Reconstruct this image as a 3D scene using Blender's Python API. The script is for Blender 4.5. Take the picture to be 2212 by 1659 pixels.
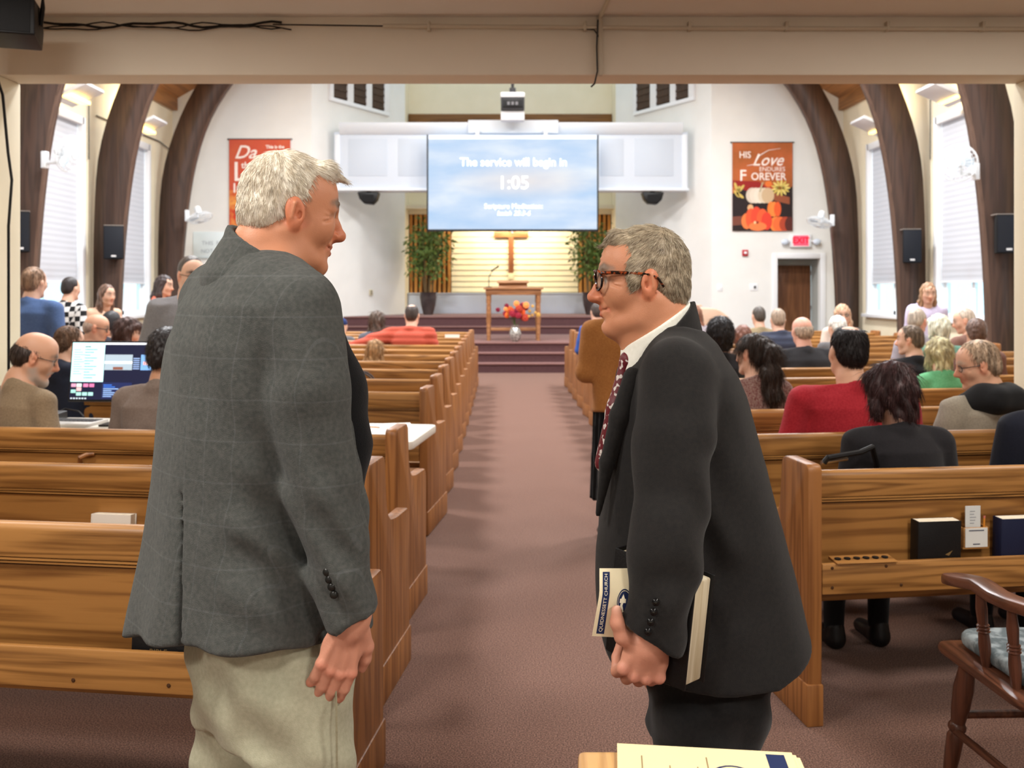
import bpy, bmesh, math, random
import numpy as np
from mathutils import Vector, Matrix

# ------------------------------------------------------------------ camera, world, lights, exposure
for _o in list(bpy.data.objects):
    bpy.data.objects.remove(_o)
SC = bpy.context.scene
COL = SC.collection
F, CX, CY, EYE = 2050.0, 1085.0, 627.0, 1.55      # focal length (px of a 2212 px wide frame), vanishing point, eye height
R = math.radians


def at(px, py, d):
    """world point that stands at depth d behind a place of the picture"""
    return Vector(((px - CX) * d / F, d, EYE - (py - CY) * d / F))


cam_data = bpy.data.cameras.new('camera')
cam = bpy.data.objects.new('camera', cam_data)
COL.objects.link(cam)
cam.location = (0, 0, EYE)
cam.rotation_euler = (R(90), 0, 0)
cam_data.sensor_width = 36.0
cam_data.lens = 36.0 * F / 2212.0
cam_data.shift_x = (1106.0 - CX) / 2212.0
cam_data.shift_y = -(829.5 - CY) / 2212.0
cam_data.clip_start = 0.05
cam_data.clip_end = 200
cam_data.dof.use_dof = True
cam_data.dof.focus_distance = 1.95
cam_data.dof.aperture_fstop = 6.5
SC.camera = cam

SC.view_settings.view_transform = 'Standard'
SC.view_settings.look = 'None'
SC.view_settings.gamma = 1.0
SC.view_settings.use_curve_mapping = False
SC.view_settings.exposure = 0.12

world = bpy.data.worlds.new('daylight_sky')
SC.world = world
world.use_nodes = True
world.node_tree.nodes['Background'].inputs[0].default_value = (0.72, 0.9, 1.0, 1)
world.node_tree.nodes['Background'].inputs[1].default_value = 2.0


def area_light(name, loc, size, power, color=(1, 1, 1), rot=(0, 0, 0), size_y=None, spread=None):
    l = bpy.data.lights.new(name, 'AREA')
    l.energy = power
    l.color = color
    l.shape = 'RECTANGLE'
    l.size = size
    l.size_y = size_y or size
    if spread:
        l.spread = spread
    o = bpy.data.objects.new(name, l)
    COL.objects.link(o)
    o.location = loc
    o.rotation_euler = rot
    return o


# added overhead fill for the nave, high under the roof; no lamps seen there
for yy in (8.5, 12.5, 16.5):
    for xx in (-3.2, 3.6):
        area_light('nave_fill_light', (xx, yy, 6.9), 1.1, 410, (0.97, 0.985, 1.0))
# chancel down-lights (above the frame, in front of the loft wall)
area_light('chancel_downlight', (0.2, 18.6, 7.6), 2.2, 130, (1.0, 0.97, 0.93), (R(10), 0, 0))
area_light('cross_downlight', (0.3, 25.15, 3.66), 2.4, 120, (1.0, 0.86, 0.62), (R(25), 0, 0), 0.3)
# flush ceiling panels of the low rear part, above and behind the photographer
for xx, yy, pw in ((-1.6, 1.2, 64), (1.8, 1.2, 54), (-1.6, -1.2, 78), (1.8, -1.2, 74), (-2.2, 3.4, 40), (2.6, 3.4, 40)):
    area_light('rear_ceiling_light', (xx, yy, 3.03), 0.6, pw, (1.0, 0.955, 0.885), size_y=0.6)

# ------------------------------------------------------------------ helpers


def tag(o, label=None, cat=None, group=None, kind=None):
    if label:
        o['label'] = label
    if cat:
        o['category'] = cat
    if group:
        o['group'] = group
    if kind:
        o['kind'] = kind
    return o


def empty(name, loc=(0, 0, 0), rz=0.0, label=None, cat=None, group=None):
    o = bpy.data.objects.new(name, None)
    COL.objects.link(o)
    o.location = loc
    o.rotation_euler = (0, 0, rz)
    o.empty_display_size = 0.1
    return tag(o, label, cat, group)


def link(name, me, parent=None):
    o = bpy.data.objects.new(name, me)
    COL.objects.link(o)
    if parent is not None:
        o.parent = parent
    return o


def copy_tree(o, parent=None):
    c = o.copy()
    COL.objects.link(c)
    c.parent = parent
    for ch in list(o.children):
        copy_tree(ch, c)
    return c


MATS = {}


def lin(c):
    return tuple(((v / 255.0) / 12.92 if v <= 10.3 else ((v / 255.0 + 0.055) / 1.055) ** 2.4) for v in c)


def mat(name, rgb, rough=0.6, rgb2=None, vscale=8.0, stretch=(1, 1, 1), bump=0.0, bscale=60.0, spec=0.3,
        metal=0.0, emit=None, estr=1.0, detail=4.0, coords='Object', contrast=(0.3, 0.7), sheen=0.0, attr=False,
        sss=0.0, transm=0.0, bstretch=None):
    """procedural principled material; rgb in sRGB 0..255"""
    if name in MATS:
        return MATS[name]
    m = bpy.data.materials.new(name)
    m.use_nodes = True
    nt = m.node_tree
    N, L = nt.nodes, nt.links
    b = N['Principled BSDF']
    b.inputs['Roughness'].default_value = rough
    b.inputs['Specular IOR Level'].default_value = spec
    b.inputs['Metallic'].default_value = metal
    b.inputs['Base Color'].default_value = (*lin(rgb), 1)
    if sheen:
        b.inputs['Sheen Weight'].default_value = sheen
    if sss:
        b.inputs['Subsurface Weight'].default_value = sss
        b.inputs['Subsurface Radius'].default_value = (0.012, 0.005, 0.003)
        b.inputs['Subsurface Scale'].default_value = 0.6
    if transm:
        b.inputs['Transmission Weight'].default_value = transm
    tc = N.new('ShaderNodeTexCoord')
    out = tc.outputs[coords]
    if rgb2 is not None:
        mp = N.new('ShaderNodeMapping')
        mp.inputs['Scale'].default_value = stretch
        L.new(out, mp.inputs[0])
        nz = N.new('ShaderNodeTexNoise')
        nz.inputs['Scale'].default_value = vscale
        nz.inputs['Detail'].default_value = detail
        L.new(mp.outputs[0], nz.inputs['Vector'])
        rp = N.new('ShaderNodeValToRGB')
        rp.color_ramp.elements[0].position = contrast[0]
        rp.color_ramp.elements[1].position = contrast[1]
        rp.color_ramp.elements[0].color = (*lin(rgb), 1)
        rp.color_ramp.elements[1].color = (*lin(rgb2), 1)
        L.new(nz.outputs['Fac'], rp.inputs[0])
        L.new(rp.outputs[0], b.inputs['Base Color'])
    if attr:
        at_ = N.new('ShaderNodeAttribute')
        at_.attribute_name = 'Col'
        L.new(at_.outputs['Color'], b.inputs['Base Color'])
    if bump:
        mp2 = N.new('ShaderNodeMapping')
        mp2.inputs['Scale'].default_value = bstretch or (1, 1, 1)
        L.new(out, mp2.inputs[0])
        nb = N.new('ShaderNodeTexNoise')
        nb.inputs['Scale'].default_value = bscale
        nb.inputs['Detail'].default_value = 3
        L.new(mp2.outputs[0], nb.inputs['Vector'])
        bp = N.new('ShaderNodeBump')
        bp.inputs['Strength'].default_value = bump
        bp.inputs['Distance'].default_value = 0.01
        L.new(nb.outputs['Fac'], bp.inputs['Height'])
        L.new(bp.outputs[0], b.inputs['Normal'])
    if emit:
        b.inputs['Emission Color'].default_value = (*lin(emit), 1)
        b.inputs['Emission Strength'].default_value = estr
    MATS[name] = m
    return m


def wood(name, dark, light, axis=0, scale=1.0, rough=0.42, rings=True):
    """oak: long wavy cathedral grain along one local axis"""
    if name in MATS:
        return MATS[name]
    m = bpy.data.materials.new(name)
    m.use_nodes = True
    N, L = m.node_tree.nodes, m.node_tree.links
    b = N['Principled BSDF']
    b.inputs['Roughness'].default_value = rough
    b.inputs['Specular IOR Level'].default_value = 0.35
    tc = N.new('ShaderNodeTexCoord')
    mp = N.new('ShaderNodeMapping')
    st = [9.0 * scale] * 3
    st[axis] = 0.55 * scale
    mp.inputs['Scale'].default_value = st
    oi = N.new('ShaderNodeObjectInfo')
    ad = N.new('ShaderNodeVectorMath')
    ad.operation = 'ADD'
    cx = N.new('ShaderNodeCombineXYZ')
    for i in range(3):
        ml = N.new('ShaderNodeMath')
        ml.operation = 'MULTIPLY'
        ml.inputs[1].default_value = 7.3 + 3.1 * i
        L.new(oi.outputs['Random'], ml.inputs[0])
        L.new(ml.outputs[0], cx.inputs[i])
    L.new(tc.outputs['Object'], ad.inputs[0])
    L.new(cx.outputs[0], ad.inputs[1])
    L.new(ad.outputs[0], mp.inputs[0])
    n1 = N.new('ShaderNodeTexNoise')
    n1.inputs['Scale'].default_value = 1.0
    n1.inputs['Detail'].default_value = 2.0
    n1.inputs['Distortion'].default_value = 0.4
    L.new(mp.outputs[0], n1.inputs['Vector'])
    mu = N.new('ShaderNodeMath')
    mu.operation = 'MULTIPLY'
    mu.inputs[1].default_value = 46.0
    L.new(n1.outputs['Fac'], mu.inputs[0])
    sn = N.new('ShaderNodeMath')
    sn.operation = 'SINE'
    L.new(mu.outputs[0], sn.inputs[0])
    mp2 = N.new('ShaderNodeMapping')
    st2 = [120.0 * scale] * 3
    st2[axis] = 3.0 * scale
    mp2.inputs['Scale'].default_value = st2
    L.new(ad.outputs[0], mp2.inputs[0])
    n2 = N.new('ShaderNodeTexNoise')
    n2.inputs['Scale'].default_value = 1.0
    n2.inputs['Detail'].default_value = 3.0
    L.new(mp2.outputs[0], n2.inputs['Vector'])
    mr = N.new('ShaderNodeMapRange')
    mr.inputs[1].default_value = -1
    mr.inputs[2].default_value = 1
    mr.inputs[3].default_value = 0.0
    mr.inputs[4].default_value = 0.42
    L.new(sn.outputs[0], mr.inputs[0])
    a2 = N.new('ShaderNodeMath')
    a2.operation = 'ADD'
    L.new(mr.outputs[0], a2.inputs[0])
    m3 = N.new('ShaderNodeMath')
    m3.operation = 'MULTIPLY'
    m3.inputs[1].default_value = 0.75
    L.new(n2.outputs['Fac'], m3.inputs[0])
    L.new(m3.outputs[0], a2.inputs[1])
    rp = N.new('ShaderNodeValToRGB')
    rp.color_ramp.elements[0].position = 0.22
    rp.color_ramp.elements[1].position = 0.72
    rp.color_ramp.elements[0].color = (*lin(dark), 1)
    rp.color_ramp.elements[1].color = (*lin(light), 1)
    L.new(a2.outputs[0], rp.inputs[0])
    L.new(rp.outputs[0], b.inputs['Base Color'])
    bp = N.new('ShaderNodeBump')
    bp.inputs['Strength'].default_value = 0.12
    bp.inputs['Distance'].default_value = 0.004
    L.new(a2.outputs[0], bp.inputs['Height'])
    L.new(bp.outputs[0], b.inputs['Normal'])
    MATS[name] = m
    return m


class MB:
    """collects simple solids, then links them as one mesh object"""

    def __init__(self):
        self.v, self.f, self.mi = [], [], []
        self.cur = 0

    def _add(self, vs, fs):
        n = len(self.v)
        self.v += [tuple(p) for p in vs]
        self.f += [tuple(i + n for i in f) for f in fs]
        self.mi += [self.cur] * len(fs)
        return self

    def box(self, x0, x1, y0, y1, z0, z1):
        vs = [(x0, y0, z0), (x1, y0, z0), (x1, y1, z0), (x0, y1, z0), (x0, y0, z1), (x1, y0, z1), (x1, y1, z1), (x0, y1, z1)]
        return self._add(vs, [(0, 3, 2, 1), (4, 5, 6, 7), (0, 1, 5, 4), (1, 2, 6, 5), (2, 3, 7, 6), (3, 0, 4, 7)])

    def obox(self, c, half, M=None):
        M = M or Matrix.Identity(3)
        vs = []
        for sz in (-1, 1):
            for sx, sy in ((-1, -1), (1, -1), (1, 1), (-1, 1)):
                vs.append(Vector(c) + M @ Vector((sx * half[0], sy * half[1], sz * half[2])))
        return self._add(vs, [(0, 3, 2, 1), (4, 5, 6, 7), (0, 1, 5, 4), (1, 2, 6, 5), (2, 3, 7, 6), (3, 0, 4, 7)])

    def prism(self, poly, axis, t0, t1):
        """poly: 2-D outline; axis the extrusion axis (0: poly is (y,z), 1: (x,z), 2: (x,y))"""
        def P(a, b, t):
            return ((t, a, b), (a, t, b), (a, b, t))[axis]
        n = len(poly)
        vs = [P(a, b, t0) for a, b in poly] + [P(a, b, t1) for a, b in poly]
        fs = [tuple(range(n))[::-1], tuple(range(n, 2 * n))] + [(i, (i + 1) % n, n + (i + 1) % n, n + i) for i in range(n)]
        return self._add(vs, fs)

    def quad(self, a, b, c, d):
        return self._add([a, b, c, d], [(0, 1, 2, 3)])

    def poly(self, pts):
        return self._add(pts, [tuple(range(len(pts)))])

    def tube(self, pts, r, n=8, caps=True):
        pts = [Vector(p) for p in pts]
        rs = r if isinstance(r, (list, tuple)) else [r] * len(pts)
        vs, fs = [], []
        up = None
        for i, p in enumerate(pts):
            t = (pts[min(i + 1, len(pts) - 1)] - pts[max(i - 1, 0)])
            t = t.normalized() if t.length > 1e-9 else Vector((0, 0, 1))
            if up is None:
                up = Vector((0, 0, 1)) if abs(t.z) < 0.9 else Vector((1, 0, 0))
            s = t.cross(up).normalized()
            up = s.cross(t).normalized()
            for k in range(n):
                a = 2 * math.pi * k / n
                vs.append(p + (s * math.cos(a) + up * math.sin(a)) * rs[i])
        for i in range(len(pts) - 1):
            for k in range(n):
                a, b = i * n + k, i * n + (k + 1) % n
                fs.append((a, b, b + n, a + n))
        if caps:
            fs.append(tuple(range(n))[::-1])
            fs.append(tuple(range((len(pts) - 1) * n, len(pts) * n)))
        return self._add(vs, fs)

    def lathe(self, prof, c=(0, 0, 0), n=20, sx=1.0, sy=1.0):
        vs, fs = [], []
        for r, z in prof:
            for k in range(n):
                a = 2 * math.pi * k / n
                vs.append((c[0] + r * sx * math.cos(a), c[1] + r * sy * math.sin(a), c[2] + z))
        for i in range(len(prof) - 1):
            for k in range(n):
                a, b = i * n + k, i * n + (k + 1) % n
                fs.append((a, b, b + n, a + n))
        fs.append(tuple(range(n))[::-1])
        fs.append(tuple(range((len(prof) - 1) * n, len(prof) * n)))
        return self._add(vs, fs)

    def ball(self, c, r, n=12, m=8, M=None):
        rx, ry, rz = (r, r, r) if not isinstance(r, (tuple, list)) else r
        M = M or Matrix.Identity(3)
        vs, fs = [], []
        for i in range(m + 1):
            th = math.pi * i / m
            for k in range(n):
                a = 2 * math.pi * k / n
                vs.append(Vector(c) + M @ Vector((rx * math.sin(th) * math.cos(a), ry * math.sin(th) * math.sin(a), -rz * math.cos(th))))
        for i in range(m):
            for k in range(n):
                a, b = i * n + k, i * n + (k + 1) % n
                fs.append((a, b, b + n, a + n))
        return self._add(vs, fs)

    def mesh(self, name, mats, bevel=0.0, segs=2, smooth=None, bev_angle=40):
        me = bpy.data.meshes.new(name)
        me.from_pydata(self.v, [], self.f)
        for m in (mats if isinstance(mats, (list, tuple)) else [mats]):
            me.materials.append(m)
        for p, i in zip(me.polygons, self.mi):
            p.material_index = i
        bm = bmesh.new()
        bm.from_mesh(me)
        bmesh.ops.recalc_face_normals(bm, faces=bm.faces)
        if bevel:
            es = [e for e in bm.edges if len(e.link_faces) == 2 and e.calc_face_angle(0) > R(bev_angle)]
            bmesh.ops.bevel(bm, geom=es, offset=bevel, segments=segs, profile=0.5, affect='EDGES', clamp_overlap=True)
        for f in bm.faces:
            f.smooth = True
        for e in bm.edges:
            e.smooth = (smooth if smooth is not None else not (len(e.link_faces) == 2 and e.calc_face_angle(0) > R(35)))
        bm.to_mesh(me)
        bm.free()
        return me

    def build(self, name, mats, parent=None, **kw):
        return link(name, self.mesh(name, mats, **kw), parent)


def rounded(poly, idx_r, seg=5):
    """2-D polygon with some corners rounded: idx_r {corner index: radius}"""
    out = []
    n = len(poly)
    for i, p in enumerate(poly):
        r = idx_r.get(i, 0)
        p = Vector(p)
        if r <= 0:
            out.append(tuple(p))
            continue
        a, b = Vector(poly[i - 1]) - p, Vector(poly[(i + 1) % n]) - p
        la, lb = a.length, b.length
        a.normalize()
        b.normalize()
        rr = min(r, la * 0.49, lb * 0.49)
        p0, p1 = p + a * rr, p + b * rr
        for k in range(seg + 1):
            t = k / seg
            out.append(tuple(p0 * (1 - t) ** 2 + p * 2 * t * (1 - t) + p1 * t ** 2))
    return out


def text_mesh(name, body, size, mats, parent=None, loc=(0, 0, 0), M=None, align='CENTER', bold=0.0, shear=0.0, depth=0.0, width=1.0, spacing=1.0):
    cu = bpy.data.curves.new(name, 'FONT')
    cu.body = body
    cu.size = size
    cu.align_x = align
    cu.align_y = 'CENTER'
    cu.offset = bold
    cu.shear = shear
    cu.extrude = depth
    cu.space_character = spacing
    cu.resolution_u = 3
    tmp = bpy.data.objects.new('tmp', cu)
    COL.objects.link(tmp)
    bpy.context.view_layer.update()
    me = bpy.data.meshes.new_from_object(tmp.evaluated_get(bpy.context.evaluated_depsgraph_get()))
    bpy.data.objects.remove(tmp)
    bpy.data.curves.remove(cu)
    me.materials.clear()
    me.materials.append(mats)
    T = Matrix.Translation(loc) @ (M.to_4x4() if M else Matrix.Identity(4)) @ Matrix.Diagonal((width, 1, 1, 1))
    me.transform(T)
    me.name = name
    o = link(name, me, parent)
    return o


FACE_CAM = Matrix(((1, 0, 0), (0, 0, -1), (0, 1, 0)))       # text plane stands upright and faces -y
# ------------------------------------------------------------------ materials of the setting
M_white = mat('white_wall_paint', (229, 229, 225), 0.75, (234, 234, 230), 2.0, bump=0.03, bscale=90)
M_cream = mat('cream_wall_paint', (228, 218, 190), 0.75, (234, 224, 198), 2.0, bump=0.03, bscale=90)
M_rear = mat('beige_beam_paint', (228, 218, 200), 0.7, (233, 224, 207), 1.2, bump=0.03, bscale=120)
M_ceil = mat('grey_ceiling_paint', (220, 213, 204), 0.8, (226, 219, 211), 1.2, bump=0.02, bscale=150)
M_trim = mat('white_gloss_trim', (236, 238, 240), 0.35)
M_box = mat('white_panel_paint', (208, 217, 228), 0.45)
M_boxt = mat('canopy_trim_paint', (222, 228, 234), 0.4)
M_arch = wood('dark_laminated_timber', (48, 34, 27), (70, 50, 40), 2, 0.5, 0.5)
M_archl = wood('arch_edge_timber', (70, 51, 41), (94, 71, 58), 2, 0.5, 0.5)
M_deck = wood('roof_deck_timber', (120, 76, 34), (166, 112, 58), 1, 0.4, 0.5)
M_black = mat('black_plastic', (14, 14, 15), 0.45)
M_blackm = mat('black_matte', (20, 20, 21), 0.8)
M_dkgrey = mat('dark_grey_plastic', (52, 52, 54), 0.5)
M_grey = mat('grey_metal', (150, 150, 150), 0.4, metal=0.6)
M_chrome = mat('chrome', (200, 200, 200), 0.15, metal=1.0)
M_gold = mat('gold_metal', (214, 170, 92), 0.25, metal=1.0)
M_oak = wood('oak_rail', (108, 69, 30), (168, 119, 64), 0)
M_oak2 = wood('oak_panel', (108, 68, 30), (158, 110, 57), 0, 0.8)
M_oakv = wood('oak_end_panel', (112, 68, 34), (154, 102, 56), 2, 0.9)
M_dkgroove = mat('dark_groove', (70, 42, 18), 0.7)
M_slat = wood('golden_slat_timber', (150, 92, 36), (204, 144, 72), 2, 0.8)
M_slatd = mat('dark_slat_gap', (92, 54, 22), 0.8)
M_lect = wood('lectern_timber', (116, 74, 44), (166, 116, 76), 0, 1.0)
M_wfloor = wood('wood_floor_boards', (150, 100, 60), (196, 148, 100), 1, 0.8)


def carpet(name, a, b, c):
    if name in MATS:
        return MATS[name]
    m = bpy.data.materials.new(name)
    m.use_nodes = True
    N, L = m.node_tree.nodes, m.node_tree.links
    bs = N['Principled BSDF']
    bs.inputs['Roughness'].default_value = 0.95
    bs.inputs['Specular IOR Level'].default_value = 0.05
    bs.inputs['Sheen Weight'].default_value = 0.15
    tc = N.new('ShaderNodeTexCoord')
    n1 = N.new('ShaderNodeTexNoise')
    n1.inputs['Scale'].default_value = 190
    n1.inputs['Detail'].default_value = 2
    L.new(tc.outputs['Object'], n1.inputs['Vector'])
    rp = N.new('ShaderNodeValToRGB')
    e = rp.color_ramp.elements
    e[0].position, e[1].position = 0.33, 0.68
    e[0].color, e[1].color = (*lin(a), 1), (*lin(c), 1)
    x = e.new(0.5)
    x.color = (*lin(b), 1)
    L.new(n1.outputs['Fac'], rp.inputs[0])
    L.new(rp.outputs[0], bs.inputs['Base Color'])
    bp = N.new('ShaderNodeBump')
    bp.inputs['Strength'].default_value = 0.5
    bp.inputs['Distance'].default_value = 0.006
    L.new(n1.outputs['Fac'], bp.inputs['Height'])
    L.new(bp.outputs[0], bs.inputs['Normal'])
    MATS[name] = m
    return m


M_carpet = carpet('mauve_brown_carpet', (66, 45, 37), (107, 77, 65), (145, 110, 95))
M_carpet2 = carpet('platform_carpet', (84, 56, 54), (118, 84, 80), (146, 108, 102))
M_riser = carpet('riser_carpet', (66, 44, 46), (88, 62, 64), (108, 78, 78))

g = bpy.data.materials.new('window_glass')
g.use_nodes = True
_n, _l = g.node_tree.nodes, g.node_tree.links
_n.remove(_n['Principled BSDF'])
_t, _gl, _mx = _n.new('ShaderNodeBsdfTransparent'), _n.new('ShaderNodeBsdfGlossy'), _n.new('ShaderNodeMixShader')
_t.inputs[0].default_value = (0.86, 0.95, 0.97, 1)
_gl.inputs['Roughness'].default_value = 0.05
_mx.inputs[0].default_value = 0.08
_l.new(_t.outputs[0], _mx.inputs[1])
_l.new(_gl.outputs[0], _mx.inputs[2])
_l.new(_mx.outputs[0], _n['Material Output'].inputs[0])
M_glass = g

g = bpy.data.materials.new('shade_fabric')
g.use_nodes = True
_n, _l = g.node_tree.nodes, g.node_tree.links
_n.remove(_n['Principled BSDF'])
_d, _t, _mx = _n.new('ShaderNodeBsdfDiffuse'), _n.new('ShaderNodeBsdfTranslucent'), _n.new('ShaderNodeMixShader')
_d.inputs[0].default_value = (0.56, 0.555, 0.585, 1)
_t.inputs[0].default_value = (0.55, 0.55, 0.58, 1)
_mx.inputs[0].default_value = 0.15
_l.new(_d.outputs[0], _mx.inputs[1])
_l.new(_t.outputs[0], _mx.inputs[2])
_l.new(_mx.outputs[0], _n['Material Output'].inputs[0])
M_shade = g

# ------------------------------------------------------------------ floor
NC = 0.13            # centre line of the nave
XL, XR = NC - 7.6, NC + 7.6
o = MB().box(XL - .2, XR + .2, -3.2, 21.7, -0.1, 0).build('floor', M_carpet)
tag(o, 'mauve brown carpet of the aisle and rear floor', kind='structure')
for nm, x0, x1 in (('floor_wood_left', -5.8, -0.56), ('floor_wood_right', 1.24, 6.0)):
    o = MB().box(x0, x1, 5.75, 16.2, 0.0, 0.006).build(nm, M_wfloor)
    tag(o, 'wooden floor strip under the nave pews', kind='structure')
o = MB().box(-0.565, -0.545, 5.75, 16.2, 0, 0.011).build('trim_1', mat('carpet_edge_strip', (196, 176, 160), 0.5))
tag(o, 'pale carpet edging strip along the left pews', kind='structure')

# ------------------------------------------------------------------ rear low ceiling, beam, columns
o = MB().box(XL, XR, -3.2, 5.25, 3.05, 3.15).build('ceiling', M_ceil)
tag(o, 'low grey ceiling over the rear of the church', kind='structure')
o = MB().box(XL, XR, 5.2, 5.43, 2.73, 3.05).build('beam', M_rear, bevel=0.004)
tag(o, 'beige beam across the rear opening of the nave', kind='structure')
o = MB().box(XL, XR, 5.25, 5.43, 3.05, 10.5).build('wall_rear_upper', M_white)
tag(o, 'upper rear wall of the nave', kind='structure')
for nm, x0, x1 in (("column_left", -3.02, -2.76), ("column_right", 2.93, 3.19)):
    o = MB().box(x0, x1, 5.19, 5.44, 0, 2.73).build(nm, M_cream, bevel=0.008)
    tag(o, 'cream painted column under the beam', kind='structure')
o = MB().box(XL, XR, -3.35, -3.2, 0, 3.15).build('wall_back', M_white)
tag(o, 'back wall of the church', kind='structure')

# ------------------------------------------------------------------ side walls with window openings
BAYS = [(8.3, 10.3), (11.5, 13.6), (14.75, 16.88), (17.95, 20.03)]  # the two nearest bays are out of view, added for light from the side
WZ0, WZ1 = 1.04, 4.54
for side, X in ((-1, XL), (1, XR)):
    x0, x1 = (X - 0.25, X) if side < 0 else (X, X + 0.25)
    w = MB()
    w.box(x0, x1, -3.2, BAYS[0][0], 0, 6.0)
    w.box(x0, x1, BAYS[-1][1], 21.65, 0, 6.0)
    for i, (a, b) in enumerate(BAYS):
        w.box(x0, x1, a, b, 0, WZ0)
        w.box(x0, x1, a, b, WZ1, 6.0)
        if i + 1 < len(BAYS):
            w.box(x0, x1, b, BAYS[i + 1][0], 0, 6.0)
    o = w.build('wall_left' if side < 0 else 'wall_right', M_cream)
    tag(o, 'cream side wall of the nave with tall windows', kind='structure')
    # roof deck slope and eave purlin
    xe, ze = X, 5.86
    o = MB().prism([(xe + side * .3, ze - .2), (NC, 10.2), (NC, 10.4), (xe + side * .3, ze)], 1, 5.3, 21.7).build(
        'ceiling_slope_left' if side < 0 else 'ceiling_slope_right', M_deck)
    tag(o, 'sloping timber roof deck over the nave', kind='structure')
    o = MB().box(min(X, X - side * .12), max(X, X - side * .12), 5.45, 21.5, 5.62, 5.9).build('purlin_left' if side < 0 else 'purlin_right', M_deck, bevel=.01)
    tag(o, 'golden brown eave purlin above the side windows', kind='structure')

WN = 0
for side, X in ((-1, XL), (1, XR)):
    for bi, (a, b) in enumerate(BAYS):
        WN += 1
        root = empty('window_%d' % WN, (X, (a + b) / 2, WZ0), 0)
        tag(root, 'tall window with a pale pleated shade in the %s wall' % ('left' if side < 0 else 'right'), kind='structure')
        h, wd = WZ1 - WZ0, (b - a) / 2
        s = side
        fr = MB()
        for (y0, y1, z0, z1) in ((-wd - .07, -wd + .05, -.07, h + .09), (wd - .05, wd + .07, -.07, h + .09), (-wd, wd, h - .05, h + .09)):
            fr.box(min(-s * .035, s * .2), max(-s * .035, s * .2), y0, y1, z0, z1)
        fr.build('window_frame', M_trim, root, bevel=.006)
        MB().box(min(-s * .12, s * .2), max(-s * .12, s * .2), -wd - .1, wd + .1, -.05, 0.02).build('window_sill', M_trim, root, bevel=.006)
        sh = MB()
        n = 56
        z1 = h - .05
        zb = 1.71 - WZ0
        pl = []
        for k in range(n + 1):
            pl.append((s * (.06 + (.005 if k % 2 else 0)), zb + (z1 - zb) * k / n))
        for k in range(n):
            (xa, za), (xb, zb2) = pl[k], pl[k + 1]
            sh.quad((xa, -wd + .06, za), (xa, wd - .06, za), (xb, wd - .06, zb2), (xb, -wd + .06, zb2))
        so = sh.build('shade', M_shade, root, smooth=True)
        MB().box(min(s * .045, s * .085), max(s * .045, s * .085), -wd + .06, wd - .06, zb - .03, zb).build('shade_rail', M_trim, so, bevel=.004)
        # lower sash: two lights
        sa = MB()
        zt = zb + .25
        for y0, y1 in ((-wd + .05, -wd + .12), (wd - .12, wd - .05), (-.05, .05)):
            sa.box(min(s * .12, s * .17), max(s * .12, s * .17), y0, y1, .02, zt)
        for z0_, z1_ in ((.02, .10), (zt - .06, zt)):
            sa.box(min(s * .12, s * .17), max(s * .12, s * .17), -wd + .12, wd - .12, z0_, z1_)
        sa.build('sash', M_trim, root, bevel=.004)
        for y0, y1 in ((-wd + .12, -.05), (.05, wd - .12)):
            MB().box(min(s * .14, s * .148), max(s * .14, s * .148), y0, y1, .10, zt - .06).build('pane', M_glass, root)

# ------------------------------------------------------------------ front wall with door opening, chancel
CC = 0.21
FY = 21.5
AL, AR = (-4.32, FY), (4.74, FY)          # near corners of the splayed chancel walls
BL, BR = (-2.53, 24.7), (2.95, 24.7)
DX0, DX1, DZ = 6.23, 7.20, 2.27
fw = MB()
fw.box(XL, AL[0], FY, FY + .15, 0, 10.4)
tag(fw.build('wall_front_left', M_white), 'white front wall left of the chancel', kind='structure')
fw = MB()
fw.box(AR[0], DX0, FY, FY + .15, 0, 10.4).box(DX1, XR, FY, FY + .15, 0, 10.4).box(DX0, DX1, FY, FY + .15, DZ, 10.4)
tag(fw.build('wall_front_right', M_white), 'white front wall right of the chancel with a doorway', kind='structure')
# door recess
M_jamb = mat('grey_jamb_paint', (176, 178, 172), 0.6)
rc = MB().box(DX1, DX1 + .08, FY + .15, FY + .75, 0, 2.35).box(DX0 - .08, DX0, FY + .15, FY + .75, 0, 2.35)
rc.box(DX0, DX1, FY + .15, FY + .75, 2.27, 2.35).box(DX0, DX1, FY + .66, FY + .75, 2.13, 2.27)
tag(rc.build('wall_door_recess', M_jamb), 'grey painted door recess', kind='structure')
dr = tag(empty('door_1', (6.72, FY + .62, 0)), 'brown wooden door in the front right doorway', kind='structure')
MB().box(-.46, .46, -.02, .02, 0.01, 2.13).build('door_leaf', wood('brown_door_timber', (92, 56, 34), (122, 80, 50), 2, 0.6), dr, bevel=.004)
MB().tube([(-.38, -.02, 1.0), (-.38, -.07, 1.0)], .02).ball((-.38, -.09, 1.0), .03).build('door_knob', M_gold, dr)
for z in (.3, 1.1, 1.9):
    MB().box(.45, .475, -.035, -.015, z, z + .1).build('hinge', M_grey, dr)
df = MB().box(DX0 - .12, DX0, FY - .03, FY, 0, DZ + .12).box(DX1, DX1 + .12, FY - .03, FY, 0, DZ + .12).box(DX0, DX1, FY - .03, FY, DZ, DZ + .12)
tag(df.build('trim_2', M_trim, bevel=.006), 'white casing round the front doorway', kind='structure')


def splay(a, b, name, lab):
    a, b = Vector(a), Vector(b)
    dirv = (b - a).normalized()
    nrm = Vector((-dirv.y, dirv.x)) if a.x < 0 else Vector((dirv.y, -dirv.x))
    if nrm.x * (1 if a.x > 0 else -1) < 0:
        nrm = -nrm
    p = [a, b, b + nrm * .15, a + nrm * .15]
    tag(MB().prism([tuple(q) for q in p], 2, 0, 9.5).build(name, M_white), lab, kind='structure')


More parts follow.
